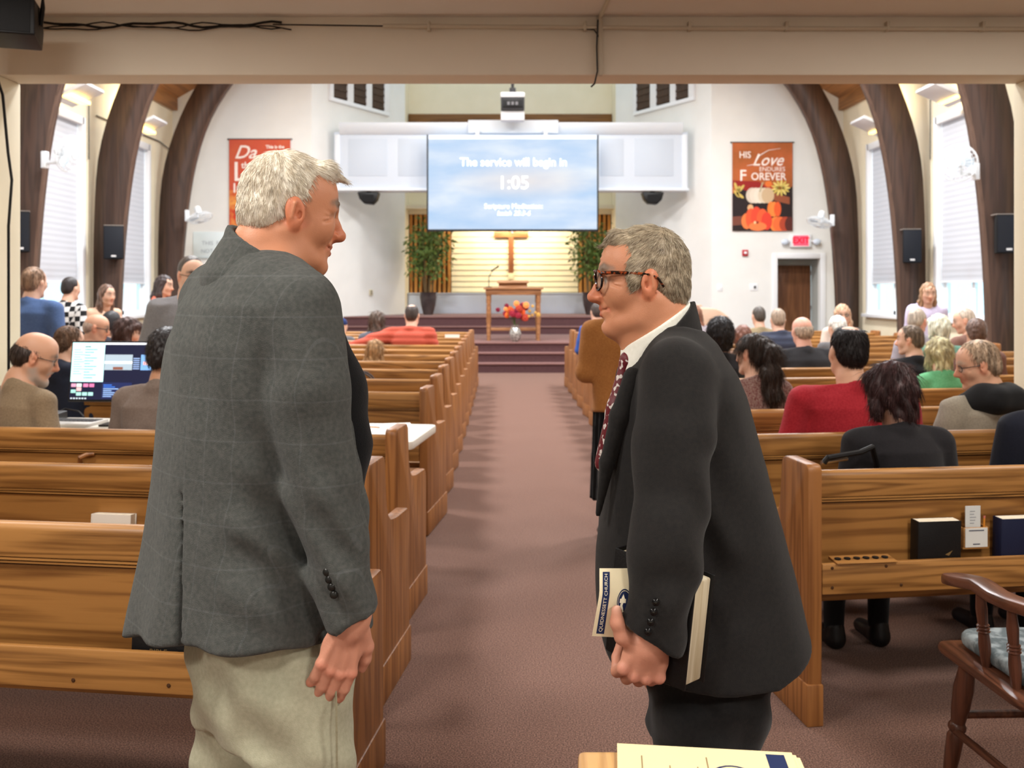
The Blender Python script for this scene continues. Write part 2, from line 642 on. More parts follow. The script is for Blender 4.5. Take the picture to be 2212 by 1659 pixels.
splay(AL, BL, 'wall_chancel_left', 'splayed white chancel wall on the left')
splay(AR, BR, 'wall_chancel_right', 'splayed white chancel wall on the right')


def on_wall(px, a, b):
    """point of the splayed wall seen at picture column px"""
    k = (px - CX) / F
    t = (k * a[1] - a[0]) / ((b[0] - a[0]) - k * (b[1] - a[1]))
    return Vector((a[0] + (b[0] - a[0]) * t, a[1] + (b[1] - a[1]) * t))


M_louv = wood('dark_louvre', (48, 32, 22), (74, 52, 38), 2, 0.7)
LN = 8
for a, b, cols in ((AL, BL, ((717, 747), (760, 788), (800, 827))), (AR, BR, ((1378, 1408), (1421, 1451), (1463, 1491)))):
    LN += 1
    p0, p1 = on_wall(cols[0][0] - 4, a, b), on_wall(cols[2][1] + 8, a, b)
    dv = (p1 - p0).normalized()
    nn = Vector((dv.y, -dv.x))
    if nn.y > 0:
        nn = -nn
    root = tag(empty('window_%d' % (LN), (0, 0, 0)), 'dark louvred opening with white bars high in the chancel wall', kind='structure')
    root.location = (p0.x, p0.y, 6.0)
    ang = math.atan2(dv.y, dv.x)
    root.rotation_euler = (0, 0, ang)
    Lw = (p1 - p0).length
    sg = -1
    for (c0, c1) in cols:
        q0, q1 = on_wall(c0, a, b), on_wall(c1, a, b)
        t0, t1 = (q0 - p0).dot(dv), (q1 - p0).dot(dv)
        lo = MB().box(t0, t1, -.03, -.01, .05, 1.6)
        lp = lo.build('pane', M_louv, root)
        for k in range(9):
            zz = .08 + k * .165
            MB().box(t0, t1, -.05, -.03, zz, zz + .05).build('slat', M_louv, lp)
    fr = MB().box(-.06, Lw + .06, -.06, 0, -.05, .04)
    edges = [0.0]
    for i in range(2):
        qa, qb = on_wall(cols[i][1], a, b), on_wall(cols[i + 1][0], a, b)
        fr.box((qa - p0).dot(dv), (qb - p0).dot(dv), -.06, 0, .04, 1.6)
    fr.box(-.06, (on_wall(cols[0][0], a, b) - p0).dot(dv), -.06, 0, .04, 1.6)
    fr.box((on_wall(cols[2][1], a, b) - p0).dot(dv), Lw + .06, -.06, 0, .04, 1.6)
    fr.build('window_frame', M_trim, root, bevel=.004)

# niche
bk = MB().box(BL[0] - .3, BR[0] + .3, 25.55, 25.65, 3.6, 9.5)
bk.box(BL[0] - .25, BL[0], 24.7, 26.2, 0, 9.5).box(BR[0], BR[0] + .25, 24.7, 26.2, 0, 9.5)
bk.box(BL[0], BR[0], 25.0, 26.1, 3.7, 3.8)
tag(bk.build('wall_chancel_back', M_cream), 'cream wall above the chancel niche', kind='structure')
tag(MB().box(-2.52, 2.94, 25.45, 25.55, 5.72, 6.28).build('trim_3', wood('brown_loft_band', (92, 60, 26), (124, 84, 42), 0, .6), bevel=.01),
    'dark brown timber band above the white canopy', kind='structure')
tag(MB().box(BL[0] - .1, BR[0] + .1, 26.1, 26.2, 0, 3.8).build('wall_niche', mat('siding_back', (214, 200, 160), .7)), 'backing wall of the niche', kind='structure')
sid = bpy.data.objects['wall_niche']
M_siding = mat('white_siding', (236, 226, 196), 0.6, (230, 219, 188), 3.0)
pm = None
for k in range(15):
    z = 1.50 + k * .152
    o = link('plank', pm, sid) if pm else MB().prism([(26.1, 0), (26.045, .003), (26.07, .149), (26.1, .149)], 0, -1.45, 2.12).build('plank', M_siding, sid)
    pm = o.data
    o.location.z = z
for nm, x0, x1 in (('wall_slat_left', -2.53, -1.38), ('wall_slat_right', 2.06, 2.95)):
    w_ = tag(MB().box(x0, x1, 25.75, 25.8, 1.45, 3.7).build(nm, M_slatd), 'screen of golden upright timber slats', kind='structure')
    n = int((x1 - x0) / .125)
    sm = None
    for k in range(n):
        o = link('slat', sm, w_) if sm else MB().box(-.038, .038, 25.66, 25.75, 1.47, 3.69).build('slat', M_slat, w_, bevel=.005)
        sm = o.data
        o.location.x = x0 + (k + .5) * (x1 - x0) / n
o = MB().box(BL[0], BR[0], 25.3, 26.0, .93, 1.45).box(BL[0], BR[0], 25.24, 26.0, 1.45, 1.48).build('wall_altar_ledge', M_box, bevel=.006)
tag(o, 'low white wall with a ledge below the cross', kind='structure')

# chancel steps
PX0, PX1 = -4.3, 4.72
st = [(17.8, 18.1, .178), (18.1, 18.4, .356), (18.4, 21.9, .536), (21.9, 22.25, .715), (22.25, 25.3, .93)]
for i, (y0, y1, z) in enumerate(st):
    x0, x1 = (PX0, PX1) if i < 3 else (-3.72, 4.1)
    if i == 4:
        x0, x1 = -3.72, 4.1
    z0 = 0 if i < 3 else .536
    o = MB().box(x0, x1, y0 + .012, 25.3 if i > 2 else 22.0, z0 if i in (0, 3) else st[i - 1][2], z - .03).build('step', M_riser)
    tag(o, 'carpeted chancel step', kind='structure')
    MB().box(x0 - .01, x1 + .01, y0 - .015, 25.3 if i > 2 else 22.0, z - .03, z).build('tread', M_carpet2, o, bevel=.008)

# ------------------------------------------------------------------ arches
inner = [(0, 7.08), (1.5, 7.05), (2.56, 6.98), (3.25, 6.91), (4.0, 6.80), (4.65, 6.65), (5.24, 6.44), (6.0, 5.98), (6.8, 5.25), (7.5, 4.35), (8.1, 3.2), (8.5, 1.8), (8.7, 0)]
outer = [(0, 7.5), (2.5, 7.5), (3.95, 7.44), (4.54, 7.29), (5.24, 7.05), (6.0, 6.66), (6.8, 6.08), (7.6, 5.2), (8.3, 4.0), (8.9, 2.4), (9.25, 0)]


def curve(pts, n=40):
    z = np.array([p[0] for p in pts])
    x = np.array([p[1] for p in pts])
    s = np.concatenate([[0], np.cumsum(np.hypot(np.diff(z), np.diff(x)))])
    q = np.linspace(0, s[-1], n)
    zz, xx = np.interp(q, s, z), np.interp(q, s, x)
    for _ in range(2):
        zz[1:-1] = (zz[:-2] + 2 * zz[1:-1] + zz[2:]) / 4
        xx[1:-1] = (xx[:-2] + 2 * xx[1:-1] + xx[2:]) / 4
    return list(zip(xx, zz))


ci, co = curve(inner), curve(outer)
am = None
for y, lab in ((14.05, 'dark brown laminated roof arch nearest the camera, carrying the white fans'),
               (17.2, 'dark brown laminated roof arch in the middle of the three'),
               (20.4, 'dark brown laminated roof arch farthest back, next to the orange banners')):
    if am is None:
        b = MB()
        T = .2
        for s in (-1, 1):
            n = len(ci)
            for k in range(n - 1):
                (xa, za), (xb, zb) = ci[k], ci[k + 1]
                (xc, zc), (xd, zd) = co[k], co[k + 1]
                P = lambda x, z, yy: (NC + s * x, yy, z)
                b.cur = 0
                for yy in (-T / 2, T / 2):
                    b.quad(P(xa, za, yy), P(xb, zb, yy), P(xd, zd, yy), P(xc, zc, yy))
                b.quad(P(xc, zc, -T / 2), P(xd, zd, -T / 2), P(xd, zd, T / 2), P(xc, zc, T / 2))
                b.cur = 1
                b.quad(P(xa, za, -T / 2), P(xb, zb, -T / 2), P(xb, zb, T / 2), P(xa, za, T / 2))
        am = b.mesh('roof_arch', [M_arch, M_archl])
        bmx = bmesh.new()
        bmx.from_mesh(am)
        bmesh.ops.remove_doubles(bmx, verts=bmx.verts, dist=1e-5)
        bmesh.ops.recalc_face_normals(bmx, faces=bmx.faces)
        bmx.to_mesh(am)
        bmx.free()
    o = link('roof_arch', am)
    o.location.y = y
    tag(o, lab, 'arch', 'laminated roof arches')

# ------------------------------------------------------------------ pews
TH = 7.5
PL = 4.6


def pew_meshes(s):
    """meshes of one pew; s=+1 extends to the right of its aisle end, -1 to the left"""
    X = lambda a, b: (min(s * a, s * b), max(s * a, s * b))
    d = {}
    prof = [(-.106, 0), (.52, 0), (.52, .60), (.505, .645), (.30, .652), (.19, .668), (.14, .73), (.115, .93), (-.108, .93)]
    prof = rounded(prof, {3: .03, 5: .05, 6: .06, 7: .035, 8: .03, 4: .04})
    d['end_panel'] = MB().prism(prof, 0, *X(-.055, 0)).mesh('end_panel', M_oakv, bevel=.009)
    d['end_plinth'] = MB().prism([(-.113, 0), (.525, 0), (.525, .15), (-.113, .15)], 0, *X(-.061, .002)).mesh('end_plinth', M_oakv, bevel=.006)
    d['end_panel_far'] = MB().prism(prof, 0, *X(PL, PL + .055)).mesh('end_panel', M_oakv, bevel=.009)
    rail = rounded([(-.03, .795), (.05, .795), (.05, .88), (-.012, .893), (-.03, .88)], {2: .02, 3: .01, 4: .015})
    d['top_rail'] = MB().prism(rail, 0, *X(0, PL)).mesh('top_rail', M_oak, bevel=.004)
    mo = MB()
    for z0, z1, y in ((.776, .782, -.022), (.786, .793, -.026)):
        mo.box(*X(0, PL), y, .03, z0, z1)
    d['moulding'] = mo.mesh('moulding', M_oak)
    d['groove'] = MB().box(*X(0, PL), -.012, .03, .77, .796).mesh('groove', M_dkgroove)
    d['back_panel'] = MB().box(*X(0, PL), -.008, .025, .46, .775).mesh('back_panel', M_oak2)
    rk = MB().box(*X(0, PL), -.105, -.083, .465, .575)
    d['rack_board'] = rk.mesh('rack_board', M_oak, bevel=.005)
    d['rack_shelf'] = MB().box(*X(0, PL), -.083, -.008, .47, .485).mesh('rack_shelf', M_oak2)
    seat = rounded([(.02, .40), (.47, .405), (.47, .45), (.02, .435)], {2: .02})
    d['seat'] = MB().prism(seat, 0, *X(0, PL)).mesh('seat', M_oak, bevel=.004)
    d['seat_support'] = MB().prism([(.03, 0), (.4, 0), (.44, .40), (.03, .40)], 0, *X(PL * .62, PL * .62 + .04)).mesh('seat_support', M_oakv, bevel=.004)
    return d


PM = {1: pew_meshes(1), -1: pew_meshes(-1)}
LEFT_ROWS = [2.60, 3.47, 4.34] + [6.08 + .87 * k for k in range(11)]
RIGHT_ROWS = [3.48 + .87 * k for k in range(14)]
ORD = ['first', 'second', 'third', 'fourth', 'fifth', 'sixth', 'seventh', 'eighth', 'ninth', 'tenth', 'eleventh', 'twelfth', 'thirteenth', 'fourteenth']


def row_x(side, y):
    return -0.51 if side < 0 else 1.125


def row_y(side, y, X):
    """depth of a row's back rail at world X"""
    return y + abs(X - row_x(side, y)) * math.tan(R(TH))


PEWS = {}
for side, rows in ((-1, LEFT_ROWS), (1, RIGHT_ROWS)):
    for i, y in enumerate(rows):
        nm = 'left' if side < 0 else 'right'
        lab = 'oak pew %s of the aisle, %s row counted from the camera' % (nm, ORD[i])
        if i == 0:
            lab = ('oak pew nearest the camera, beside the man in the grey jacket' if side < 0 else
                   'oak pew with hymnals in its rack, nearest the camera on the right')
        root = empty('pew', (row_x(side, y), y, 0.006 if y > 5.8 else 0), R(TH) * side, lab, 'pew', 'oak pews')
        for k, me in PM[side].items():
            if k == 'groove':
                continue
            if i > 7 and k in ('seat_support',):
                continue
            p = link(me.name.split('.')[0] if k != 'end_panel_far' else 'end_panel', me, root)
            if k == 'end_panel':
                link('plinth', PM[side]['end_plinth'], p)
            if k == 'moulding':
                link('groove', PM[side]['groove'], p)
        PEWS[(side, i)] = root
# the plinth mesh is only used as a sub-part
for o in list(COL.objects):
    if o.name.startswith('end_plinth'):
        bpy.data.objects.remove(o)
# ------------------------------------------------------------------ cables and conduit on the beam
M_cond = mat('painted_conduit', (200, 190, 170), 0.45)
cd = empty('conduit', (0.9, 5.17, 2.98), 0, 'beige conduit running along the top of the beam', 'conduit')
MB().tube([(-1.55, 0, 0.012), (0.0, 0, 0.0), (2.2, 0, -.006)], .011, 8).build('pipe', M_cond, cd)
for x in (-1.3, -.45, .12, .65, 1.2, 1.72):
    MB().box(x - .008, x + .008, -.013, .03, -.016, .034).build('clip', M_cond, cd, bevel=.002)
cd = empty('cable_duct', (at(1297, 100, 5.17).x, 5.17, 2.72), 0, 'beige cable duct running down the beam above the screen', 'conduit')
MB().box(-.011, .011, -.012, .028, .0, .325).build('channel', M_cond, cd, bevel=.003)
MB().tube([(0, 0, .32), (.012, -.35, .325), (.02, -1.2, .325)], .011, 8).build('ceiling_run', M_cond, cd)
MB().tube([(-.015, -.012, .3), (-.022, -.016, .15), (-.018, -.014, .02), (-.03, .02, -.04), (-.045, .05, -.05)], .005, 6).build('wire', M_dkgrey, cd)
zc = 2.985


def cablerun(lab, pts, r):
    tag(MB().tube(pts, r, 6).build('cable', M_black), lab, 'cable', 'black cables along the beam')


def wavy(x0, x1, z, amp, ph, n=26, y=5.165):
    return [(x0 + (x1 - x0) * k / n, y, z + amp * math.sin(ph + k * .55) + amp * .5 * math.sin(k * 1.3 + ph)) for k in range(n + 1)]


cablerun('thick black cable sagging along the left of the beam', wavy(-2.6, -1.2, zc + .01, .012, .4), .007)
cablerun('thin black cable, lower strand along the left of the beam', wavy(-2.6, -1.15, zc - .004, .010, 2.0, y=5.175), .004)
cablerun('thin cable twisted round its neighbours on the left of the beam', wavy(-2.6, -1.2, zc + .003, .013, 3.6, y=5.155), .004)
cablerun('long thin black cable running on to the middle of the beam', [(-1.25, 5.17, 2.998), (-.3, 5.175, 2.986), (.4, 5.175, 2.978), (.5, 5.17, 2.97), (.525, 5.165, 2.93)], .004)
cablerun('black cable hanging down the left column', [(-2.66, 4.9, 2.8), (-2.685, 5.1, 2.6), (-2.69, 5.165, 2.3), (-2.672, 5.17, 2.15), (-2.69, 5.17, 1.9), (-2.688, 5.17, .3)], .008)

# ------------------------------------------------------------------ ceiling speaker top left
sp = empty('ceiling_speaker', (-2.42, 4.6, 2.745), R(18), 'black wedge loudspeaker hung from the ceiling at top left', 'speaker')
MB().prism(rounded([(-.14, .02), (.10, 0), (.15, .10), (.08, .2), (-.14, .19)], {0: .01, 1: .01, 2: .01, 3: .01}), 0, -.18, .16).build('cabinet', M_black, sp, bevel=.006)
MB().box(-.16, .14, -.145, -.138, .03, .18).build('grille', M_blackm, sp, bevel=.002)
MB().tube([(.165, 0, .1), (.175, 0, .19), (.175, 0, .26), (-.19, 0, .26), (-.19, 0, .19), (-.185, 0, .1)], .012, 6).build('bracket', M_black, sp)
MB().box(-.08, .08, -.06, .06, .262, .35).build('mount', M_black, sp, bevel=.004)

# ------------------------------------------------------------------ white canopy, screen, projector
cp = empty('canopy_box', (CC - .01, 21.9, 3.84), 0, 'white panelled canopy box across the chancel behind the screen', 'canopy')
MB().box(-4.08, 4.08, -.02, .35, 0.06, 1.36).build('body', M_box, cp, bevel=.01)
MB().box(-4.1, 4.1, -.08, .36, 0, .06).build('base_moulding', M_boxt, cp, bevel=.012)
MB().prism([(-.04, 1.30), (-.10, 1.36), (-.16, 1.48), (-.16, 1.56), (.36, 1.56), (.36, 1.30)], 0, -3.95, 3.95).build('cornice', M_boxt, cp, bevel=.01)
MB().box(-.98, 1.08, -.22, .3, 1.3, 1.60).build('cornice_block', M_boxt, cp, bevel=.01)
for x0, x1 in ((-3.75, -2.85), (-2.6, -1.9), (2.05, 2.6), (2.85, 3.75)):
    MB().box(x0, x1, -.028, -.018, .34, 1.20).build('panel', mat('panel_field', (196, 206, 218), .5), cp, bevel=.006)
for x in (-4.0, 4.0):
    MB().box(x - .06, x + .06, -.05, .0, .06, 1.3).build('pilaster', M_boxt, cp, bevel=.01)

sx0, sx1, sz0, sz1 = -1.71, 2.18, 2.90, 5.07
sc_ = empty('projection_screen', ((sx0 + sx1) / 2, 21.5, sz0), 0, 'large projection screen showing a countdown over clouds', 'screen')
W2, HH = (sx1 - sx0) / 2, sz1 - sz0
m = bpy.data.materials.new('projected_clouds')
m.use_nodes = True
N, L = m.node_tree.nodes, m.node_tree.links
b = N['Principled BSDF']
b.inputs['Base Color'].default_value = (.04, .04, .04, 1)
b.inputs['Roughness'].default_value = .9
tc, mp, nz, rp = N.new('ShaderNodeTexCoord'), N.new('ShaderNodeMapping'), N.new('ShaderNodeTexNoise'), N.new('ShaderNodeValToRGB')
mp.inputs['Scale'].default_value = (.45, 1, 1.5)
nz.inputs['Scale'].default_value = 1.3
nz.inputs['Detail'].default_value = 5
L.new(tc.outputs['Object'], mp.inputs[0])
L.new(mp.outputs[0], nz.inputs['Vector'])
e = rp.color_ramp.elements
e[0].position, e[1].position = .33, .68
e[0].color, e[1].color = (*lin((172, 206, 242)), 1), (*lin((230, 240, 250)), 1)
x_ = e.new(.5)
x_.color = (*lin((198, 220, 246)), 1)
L.new(nz.outputs['Fac'], rp.inputs[0])
# warm cloud band in the middle of the picture
sp_, ma, rp2, mixn = N.new('ShaderNodeSeparateXYZ'), N.new('ShaderNodeVectorMath'), N.new('ShaderNodeValToRGB'), N.new('ShaderNodeMixRGB')
mp3 = N.new('ShaderNodeMapping')
mp3.inputs['Location'].default_value = (-.25 * .55, 0, -1.12 * 2.2)
mp3.inputs['Scale'].default_value = (.55, 0, 2.2)
L.new(tc.outputs['Object'], mp3.inputs[0])
ma.operation = 'LENGTH'
L.new(mp3.outputs[0], ma.inputs[0])
rp2.color_ramp.elements[0].color, rp2.color_ramp.elements[1].color = (.75, .75, .75, 1), (0, 0, 0, 1)
L.new(ma.outputs['Value'], rp2.inputs[0])
L.new(rp2.outputs[0], mixn.inputs[0])
L.new(rp.outputs[0], mixn.inputs[1])
mixn.inputs[2].default_value = (*lin((238, 226, 218)), 1)
L.new(mixn.outputs[0], b.inputs['Emission Color'])
b.inputs['Emission Strength'].default_value = .9
MB().box(-W2 + .03, W2 - .03, -.01, .0, .03, HH - .1).build('screen_surface', m, sc_)
MB().box(-W2 + .03, W2 - .03, -.012, .0, HH - .1, HH).build('screen_top_band', mat('screen_band', (210, 222, 236), .8, emit=(190, 210, 235), estr=.35), sc_)
for nm, x0, x1, z0, z1 in (('border', -W2, -W2 + .035, 0, HH), ('border', W2 - .035, W2, 0, HH), ('bottom_bar', -W2, W2, -.02, .03)):
    MB().box(x0, x1, -.02, .01, z0, z1).build(nm, M_black, sc_)
MB().tube([(-.02, -.01, -.02), (0, -.02, -.06)], .02).build('pull_loop', M_trim, sc_)
for x in (-.8, .75):
    MB().box(x - .04, x + .04, -.01, .2, HH - .02, HH + .14).build('hanger', M_trim, sc_, bevel=.005)
M_txt = mat('projected_white', (240, 250, 250), .9, emit=(240, 255, 255), estr=1.15)


def zpx(py):
    return EYE - (py - CY) * 21.5 / F - sz0


for body, size, py, bold, wd in (('The service will begin in', .268, 351, .0015, .93), ('1:05', .42, 396, 0, 1.0), ('Scripture Meditation:', .16, 446, 0, .97), ('Isaiah 25:3-6', .155, 461, 0, .97)):
    text_mesh('lettering', body, size, M_txt, sc_, (.02, -.016, zpx(py)), FACE_CAM, bold=bold, width=wd, shear=.25 if 'Isaiah' in body else 0)

pj = empty('projector', (CC + .02, 21.1, 5.30), 0, 'white and black projector hung in front of the canopy cornice', 'projector')
MB().box(-.26, .26, -.2, .22, .22, .56).build('housing', M_dkgrey, pj, bevel=.03)
MB().box(-.27, .27, -.21, .23, .50, .62).build('lid', M_trim, pj, bevel=.03)
MB().box(-.22, .22, -.215, -.195, .27, .45).build('vent_panel', M_black, pj, bevel=.01)
for x in (-.12, -.03, .06):
    MB().box(x, x + .055, -.222, -.214, .33, .40).build('vent', mat('vent_grey', (120, 120, 124), .5), pj)
MB().tube([(0, 0, .56), (0, 0, 4.82)], .035, 10).build('ceiling_pole', M_dkgrey, pj)
MB().box(-.07, .07, -.07, .07, .6, .74).build('mount', M_dkgrey, pj, bevel=.01)
MB().box(-.26, .26, -.1, .22, .02, .22).build('lower_bracket', M_trim, pj, bevel=.01)

# ------------------------------------------------------------------ cross
cr = empty('wooden_cross', (at(1104, 560, 25.9).x, 25.98, 1.98), 0, 'plain wooden cross on the white siding behind the lectern', 'cross')
M_cross = wood('cross_timber', (120, 70, 42), (150, 94, 60), 2, .8)
MB().box(-.07, .07, -.03, .05, .05, 1.55).build('upright', M_cross, cr, bevel=.008)
MB().box(-.47, .47, -.035, .045, 1.02, 1.17).build('crossbar', wood('cross_timber_h', (150, 94, 56), (184, 126, 82), 0, .8), cr, bevel=.008)
MB().box(-.08, .08, -.02, .05, -.12, .05).build('foot_bracket', mat('pale_bracket', (226, 208, 170), .5), cr, bevel=.006)

# ------------------------------------------------------------------ chancel loudspeakers under the canopy
for px, lab in ((795, 'black loudspeaker under the left end of the canopy'), (1411, 'black loudspeaker under the right end of the canopy')):
    p = at(px, 425, 21.9)
    s_ = empty('chancel_speaker', (p.x, 22.05, 3.54), 0, lab, 'speaker', 'speakers under the canopy')
    MB().prism([(-.25, .27), (-.2, .12), (-.10, .02), (.10, .0), (.2, .1), (.25, .27)], 1, -.15, .15).build('cabinet', M_black, s_, bevel=.012)
    MB().box(-.13, .13, -.16, -.15, .05, .22).build('grille', M_blackm, s_)
    MB().box(-.05, .05, -.05, .05, .27, .295).build('bracket', M_dkgrey, s_)

# ------------------------------------------------------------------ banners


def ellipse(cx, cz, rx, rz, n=20, y=0.0, rot=0):
    c, s = math.cos(rot), math.sin(rot)
    return [(cx + rx * math.cos(2 * math.pi * k / n) * c - rz * math.sin(2 * math.pi * k / n) * s, y,
             cz + rx * math.cos(2 * math.pi * k / n) * s + rz * math.sin(2 * math.pi * k / n) * c) for k in range(n)]


def flat(rgb):
    return mat('print_%d_%d_%d' % rgb, rgb, .75)


BS = FY / F
bx0, bx1, bz0, bz1 = (1581 - CX) * BS, (1711 - CX) * BS, EYE - (499 - CY) * BS, EYE - (308 - CY) * BS
bn = empty('banner', ((bx0 + bx1) / 2, FY - .03, bz0), 0, 'orange banner with pumpkins reading HIS Love ENDURES FOREVER', 'banner', 'autumn banners')
bw, bh = (bx1 - bx0) / 2, bz1 - bz0
M_ban = mat('banner_brown', (158, 92, 48), .8, (196, 104, 60), 1.6, contrast=(.35, .65))
MB().box(-bw, bw, -.008, .0, 0, bh).build('cloth', M_ban, bn)
MB().tube([(-bw - .04, 0, bh), (bw + .04, 0, bh)], .014, 8).build('hanging_rod', M_dkgrey, bn)


def bpt(u, v):
    """place on the close-up view of the banner (u 0..1 from left, v 0..1 from top)"""
    return (-bw + 2 * bw * u, bh * (1 - v))


prt = MB()
pm_ = []


def shape(rgb, kind, *a, y=0):
    m_ = flat(rgb)
    if m_ not in pm_:
        pm_.append(m_)
    prt.cur = pm_.index(m_)
    yy = -.0095 - .0006 * y
    if kind == 'e':
        u, v, ru, rv = a[:4]
        x, z = bpt(u, v)
        prt.poly(ellipse(x, z, ru * 2 * bw, rv * bh, 20, yy, a[4] if len(a) > 4 else 0))
    else:
        prt.poly([(bpt(u, v)[0], yy, bpt(u, v)[1]) for u, v in a[0]])


shape((44, 34, 34), 'p', [(0, .58), (.2, .5), (.8, .55), (1, .5), (1, 1), (0, 1)])
shape((150, 40, 36), 'p', [(.0, .43), (.45, .44), (.55, .52), (.3, .56), (.0, .5)], y=1)
shape((120, 70, 56), 'p', [(0, .84), (.2, .83), (.2, .93), (0, .94)], y=1)
shape((150, 84, 56), 'p', [(.62, .56), (.95, .62), (.95, .70), (.7, .66)], y=1)
shape((178, 52, 40), 'e', .60, .51, .1, .05, y=1)
shape((226, 120, 56), 'e', .60, .47, .06, .035, y=2)
for k in range(13):
    a = 2 * math.pi * k / 13
    shape((214, 190, 98) if k % 2 else (232, 210, 122), 'e', .80 + .095 * math.cos(a), .515 + .05 * math.sin(a) * 1.0, .065, .013, -a, y=3)
shape((140, 96, 40), 'e', .79, .515, .035, .02, y=4)
for k, (u, v, r_) in enumerate(((.06, .5, 1.9), (.10, .54, 1.3), (.15, .52, .9), (.07, .58, 2.2), (.13, .60, 2.5))):
    shape((206, 180, 96), 'e', u, v, .075, .017, r_, y=2)
for k, u in enumerate((-.13, -.07, 0, .07, .13)):
    shape(((214, 200, 182), (226, 214, 196), (232, 222, 204), (222, 206, 180), (206, 178, 142))[k], 'e', .46 + u, .60, .105, .088, y=3 + k * .2)
shape((186, 172, 140), 'p', [(.44, .56), (.47, .56), (.51, .46), (.53, .45), (.49, .455)], y=5)
shape((226, 176, 128), 'e', .30, .74, .05, .04, y=4)
for k, (u, v, ru, rv, c) in enumerate(((.24, .89, .09, .09, (238, 128, 70)), (.31, .86, .09, .115, (232, 92, 56)), (.40, .85, .09, .125, (228, 78, 54)), (.50, .87, .10, .12, (236, 98, 58)), (.57, .89, .09, .1, (226, 70, 52)), (.42, .95, .15, .05, (244, 130, 74)))):
    shape(c, 'e', u, v, ru, rv, y=5 + k * .2)
shape((150, 60, 40), 'e', .41, .905, .03, .016, y=7)
shape((248, 200, 150), 'e', .375, .905, .02, .016, y=7.5)
for k, (u, ru) in enumerate(((.64, .06), (.69, .075), (.75, .06))):
    shape(((244, 128, 56), (250, 140, 66), (232, 96, 50))[k], 'e', u, .755, ru, .085, y=4 + k * .2)
for k, (u, ru, c) in enumerate(((.72, .1, (246, 138, 66)), (.79, .12, (238, 112, 60)), (.88, .1, (180, 72, 48)), (.95, .08, (92, 46, 40)))):
    shape(c, 'e', u, .925, ru, .085, y=5 + k * .2)
me = prt.mesh('printed_picture', pm_)
bmx = bmesh.new()
bmx.from_mesh(me)
for face in ((0, 0, 1, 0), (0, 0, -1, 0)):
    pass
for co_, no_ in (((-bw, 0, 0), (-1, 0, 0)), ((bw, 0, 0), (1, 0, 0)), ((0, 0, 0), (0, 0, -1))):
    bmesh.ops.bisect_plane(bmx, geom=bmx.verts[:] + bmx.edges[:] + bmx.faces[:], plane_co=co_, plane_no=no_, clear_outer=True)
bmx.to_mesh(me)
bmx.free()
link('printed_picture', me, bn)
M_cr = mat('banner_lettering', (250, 236, 226), .7)
for body, size, u, v, bold, sh, wd in (('HIS', .21, .21, .145, .002, 0, .9), ('Love', .38, .58, .205, .003, .45, .92), ('ENDURES', .14, .66, .305, 0, 0, .98), ('OREVER', .235, .60, .39, .003, 0, .93), ('F', .35, .175, .38, .004, 0, 1.0)):
    x, z = bpt(u, v)
    text_mesh('lettering', body, size, M_cr, bn, (x, -.016, z), FACE_CAM, bold=bold, shear=sh, width=wd)
sw = MB().tube([(bpt(.80, .07)[0], -.016, bpt(.80, .07)[1]), (bpt(.6, .09)[0], -.016, bpt(.6, .09)[1]), (bpt(.45, .15)[0], -.016, bpt(.45, .15)[1]), (bpt(.36, .25)[0], -.016, bpt(.36, .25)[1]), (bpt(.24, .265)[0], -.016, bpt(.24, .265)[1])], [.004, .008, .014, .012, .004], 6)
sw.build('script_swash', M_cr, bn)

lx0, lx1, lz0, lz1 = (496 - CX) * BS, (628 - CX) * BS, EYE - (491 - CY) * BS, EYE - (301 - CY) * BS
bl = empty('banner', ((lx0 + lx1) / 2, FY - .03, lz0), 0, 'red and orange banner on the left, half hidden by the white-haired man', 'banner', 'autumn banners')
lw, lh = (lx1 - lx0) / 2, lz1 - lz0
MB().box(-lw, lw, -.008, 0, lh * .42, lh).build('cloth', mat('banner_red', (196, 74, 62), .8, (208, 98, 66), 1.2), bl)
MB().box(-lw, lw, -.008, 0, 0, lh * .42).build('cloth', mat('banner_orange', (196, 66, 44), .8, (250, 190, 96), 2.2, contrast=(.42, .62)), bl)
MB().tube([(-lw - .04, 0, lh), (lw + .04, 0, lh)], .014, 8).build('hanging_rod', M_dkgrey, bl)
for body, size, u, v, sh, al in (('Da', .42, .08, .155, .4, 'LEFT'), ('This is the', .10, .60, .09, 0, 'LEFT'), ('L', .62, .06, .38, 0, 'LEFT'), ('the', .2, .2, .30, 0, 'LEFT'), ('In', .30, .06, .56, 0, 'LEFT')):
    text_mesh('lettering', body, size, M_cr, bl, (-lw + 2 * lw * u, -.012, lh * (1 - v)), FACE_CAM, align=al, bold=.004, shear=sh)

# ------------------------------------------------------------------ things on the front wall
ex = empty('exit_sign', (at(1728, 520, FY).x, FY - .04, 2.52), 0, 'lit red EXIT sign with two lamp heads above the doorway', 'sign')
MB().box(-.24, .24, -.03, .03, 0, .30).build('housing', M_trim, ex, bevel=.012)
MB().box(-.17, .17, -.034, -.03, .035, .265).build('face', mat('exit_face', (240, 70, 90), .5, emit=(255, 70, 90), estr=1.2), ex)
text_mesh('lettering', 'EXIT', .19, mat('exit_letters', (190, 0, 20), .5, emit=(215, 10, 40), estr=.8), ex, (0, -.037, .15), FACE_CAM, bold=.004)
for s in (-1, 1):
    lp = MB().ball((s * .36, -.05, .12), (.09, .05, .07)).build('lamp_head', mat('pale_lens', (214, 226, 240), .3), ex)
    MB().tube([(s * .24, -.01, .14), (s * .3, -.03, .13)], .018).build('lamp_neck', M_trim, lp)
fa = empty('fire_alarm', (at(1609, 546, FY).x, FY, at(1609, 553, FY).z), 0, 'small red fire alarm strobe left of the doorway', 'alarm')
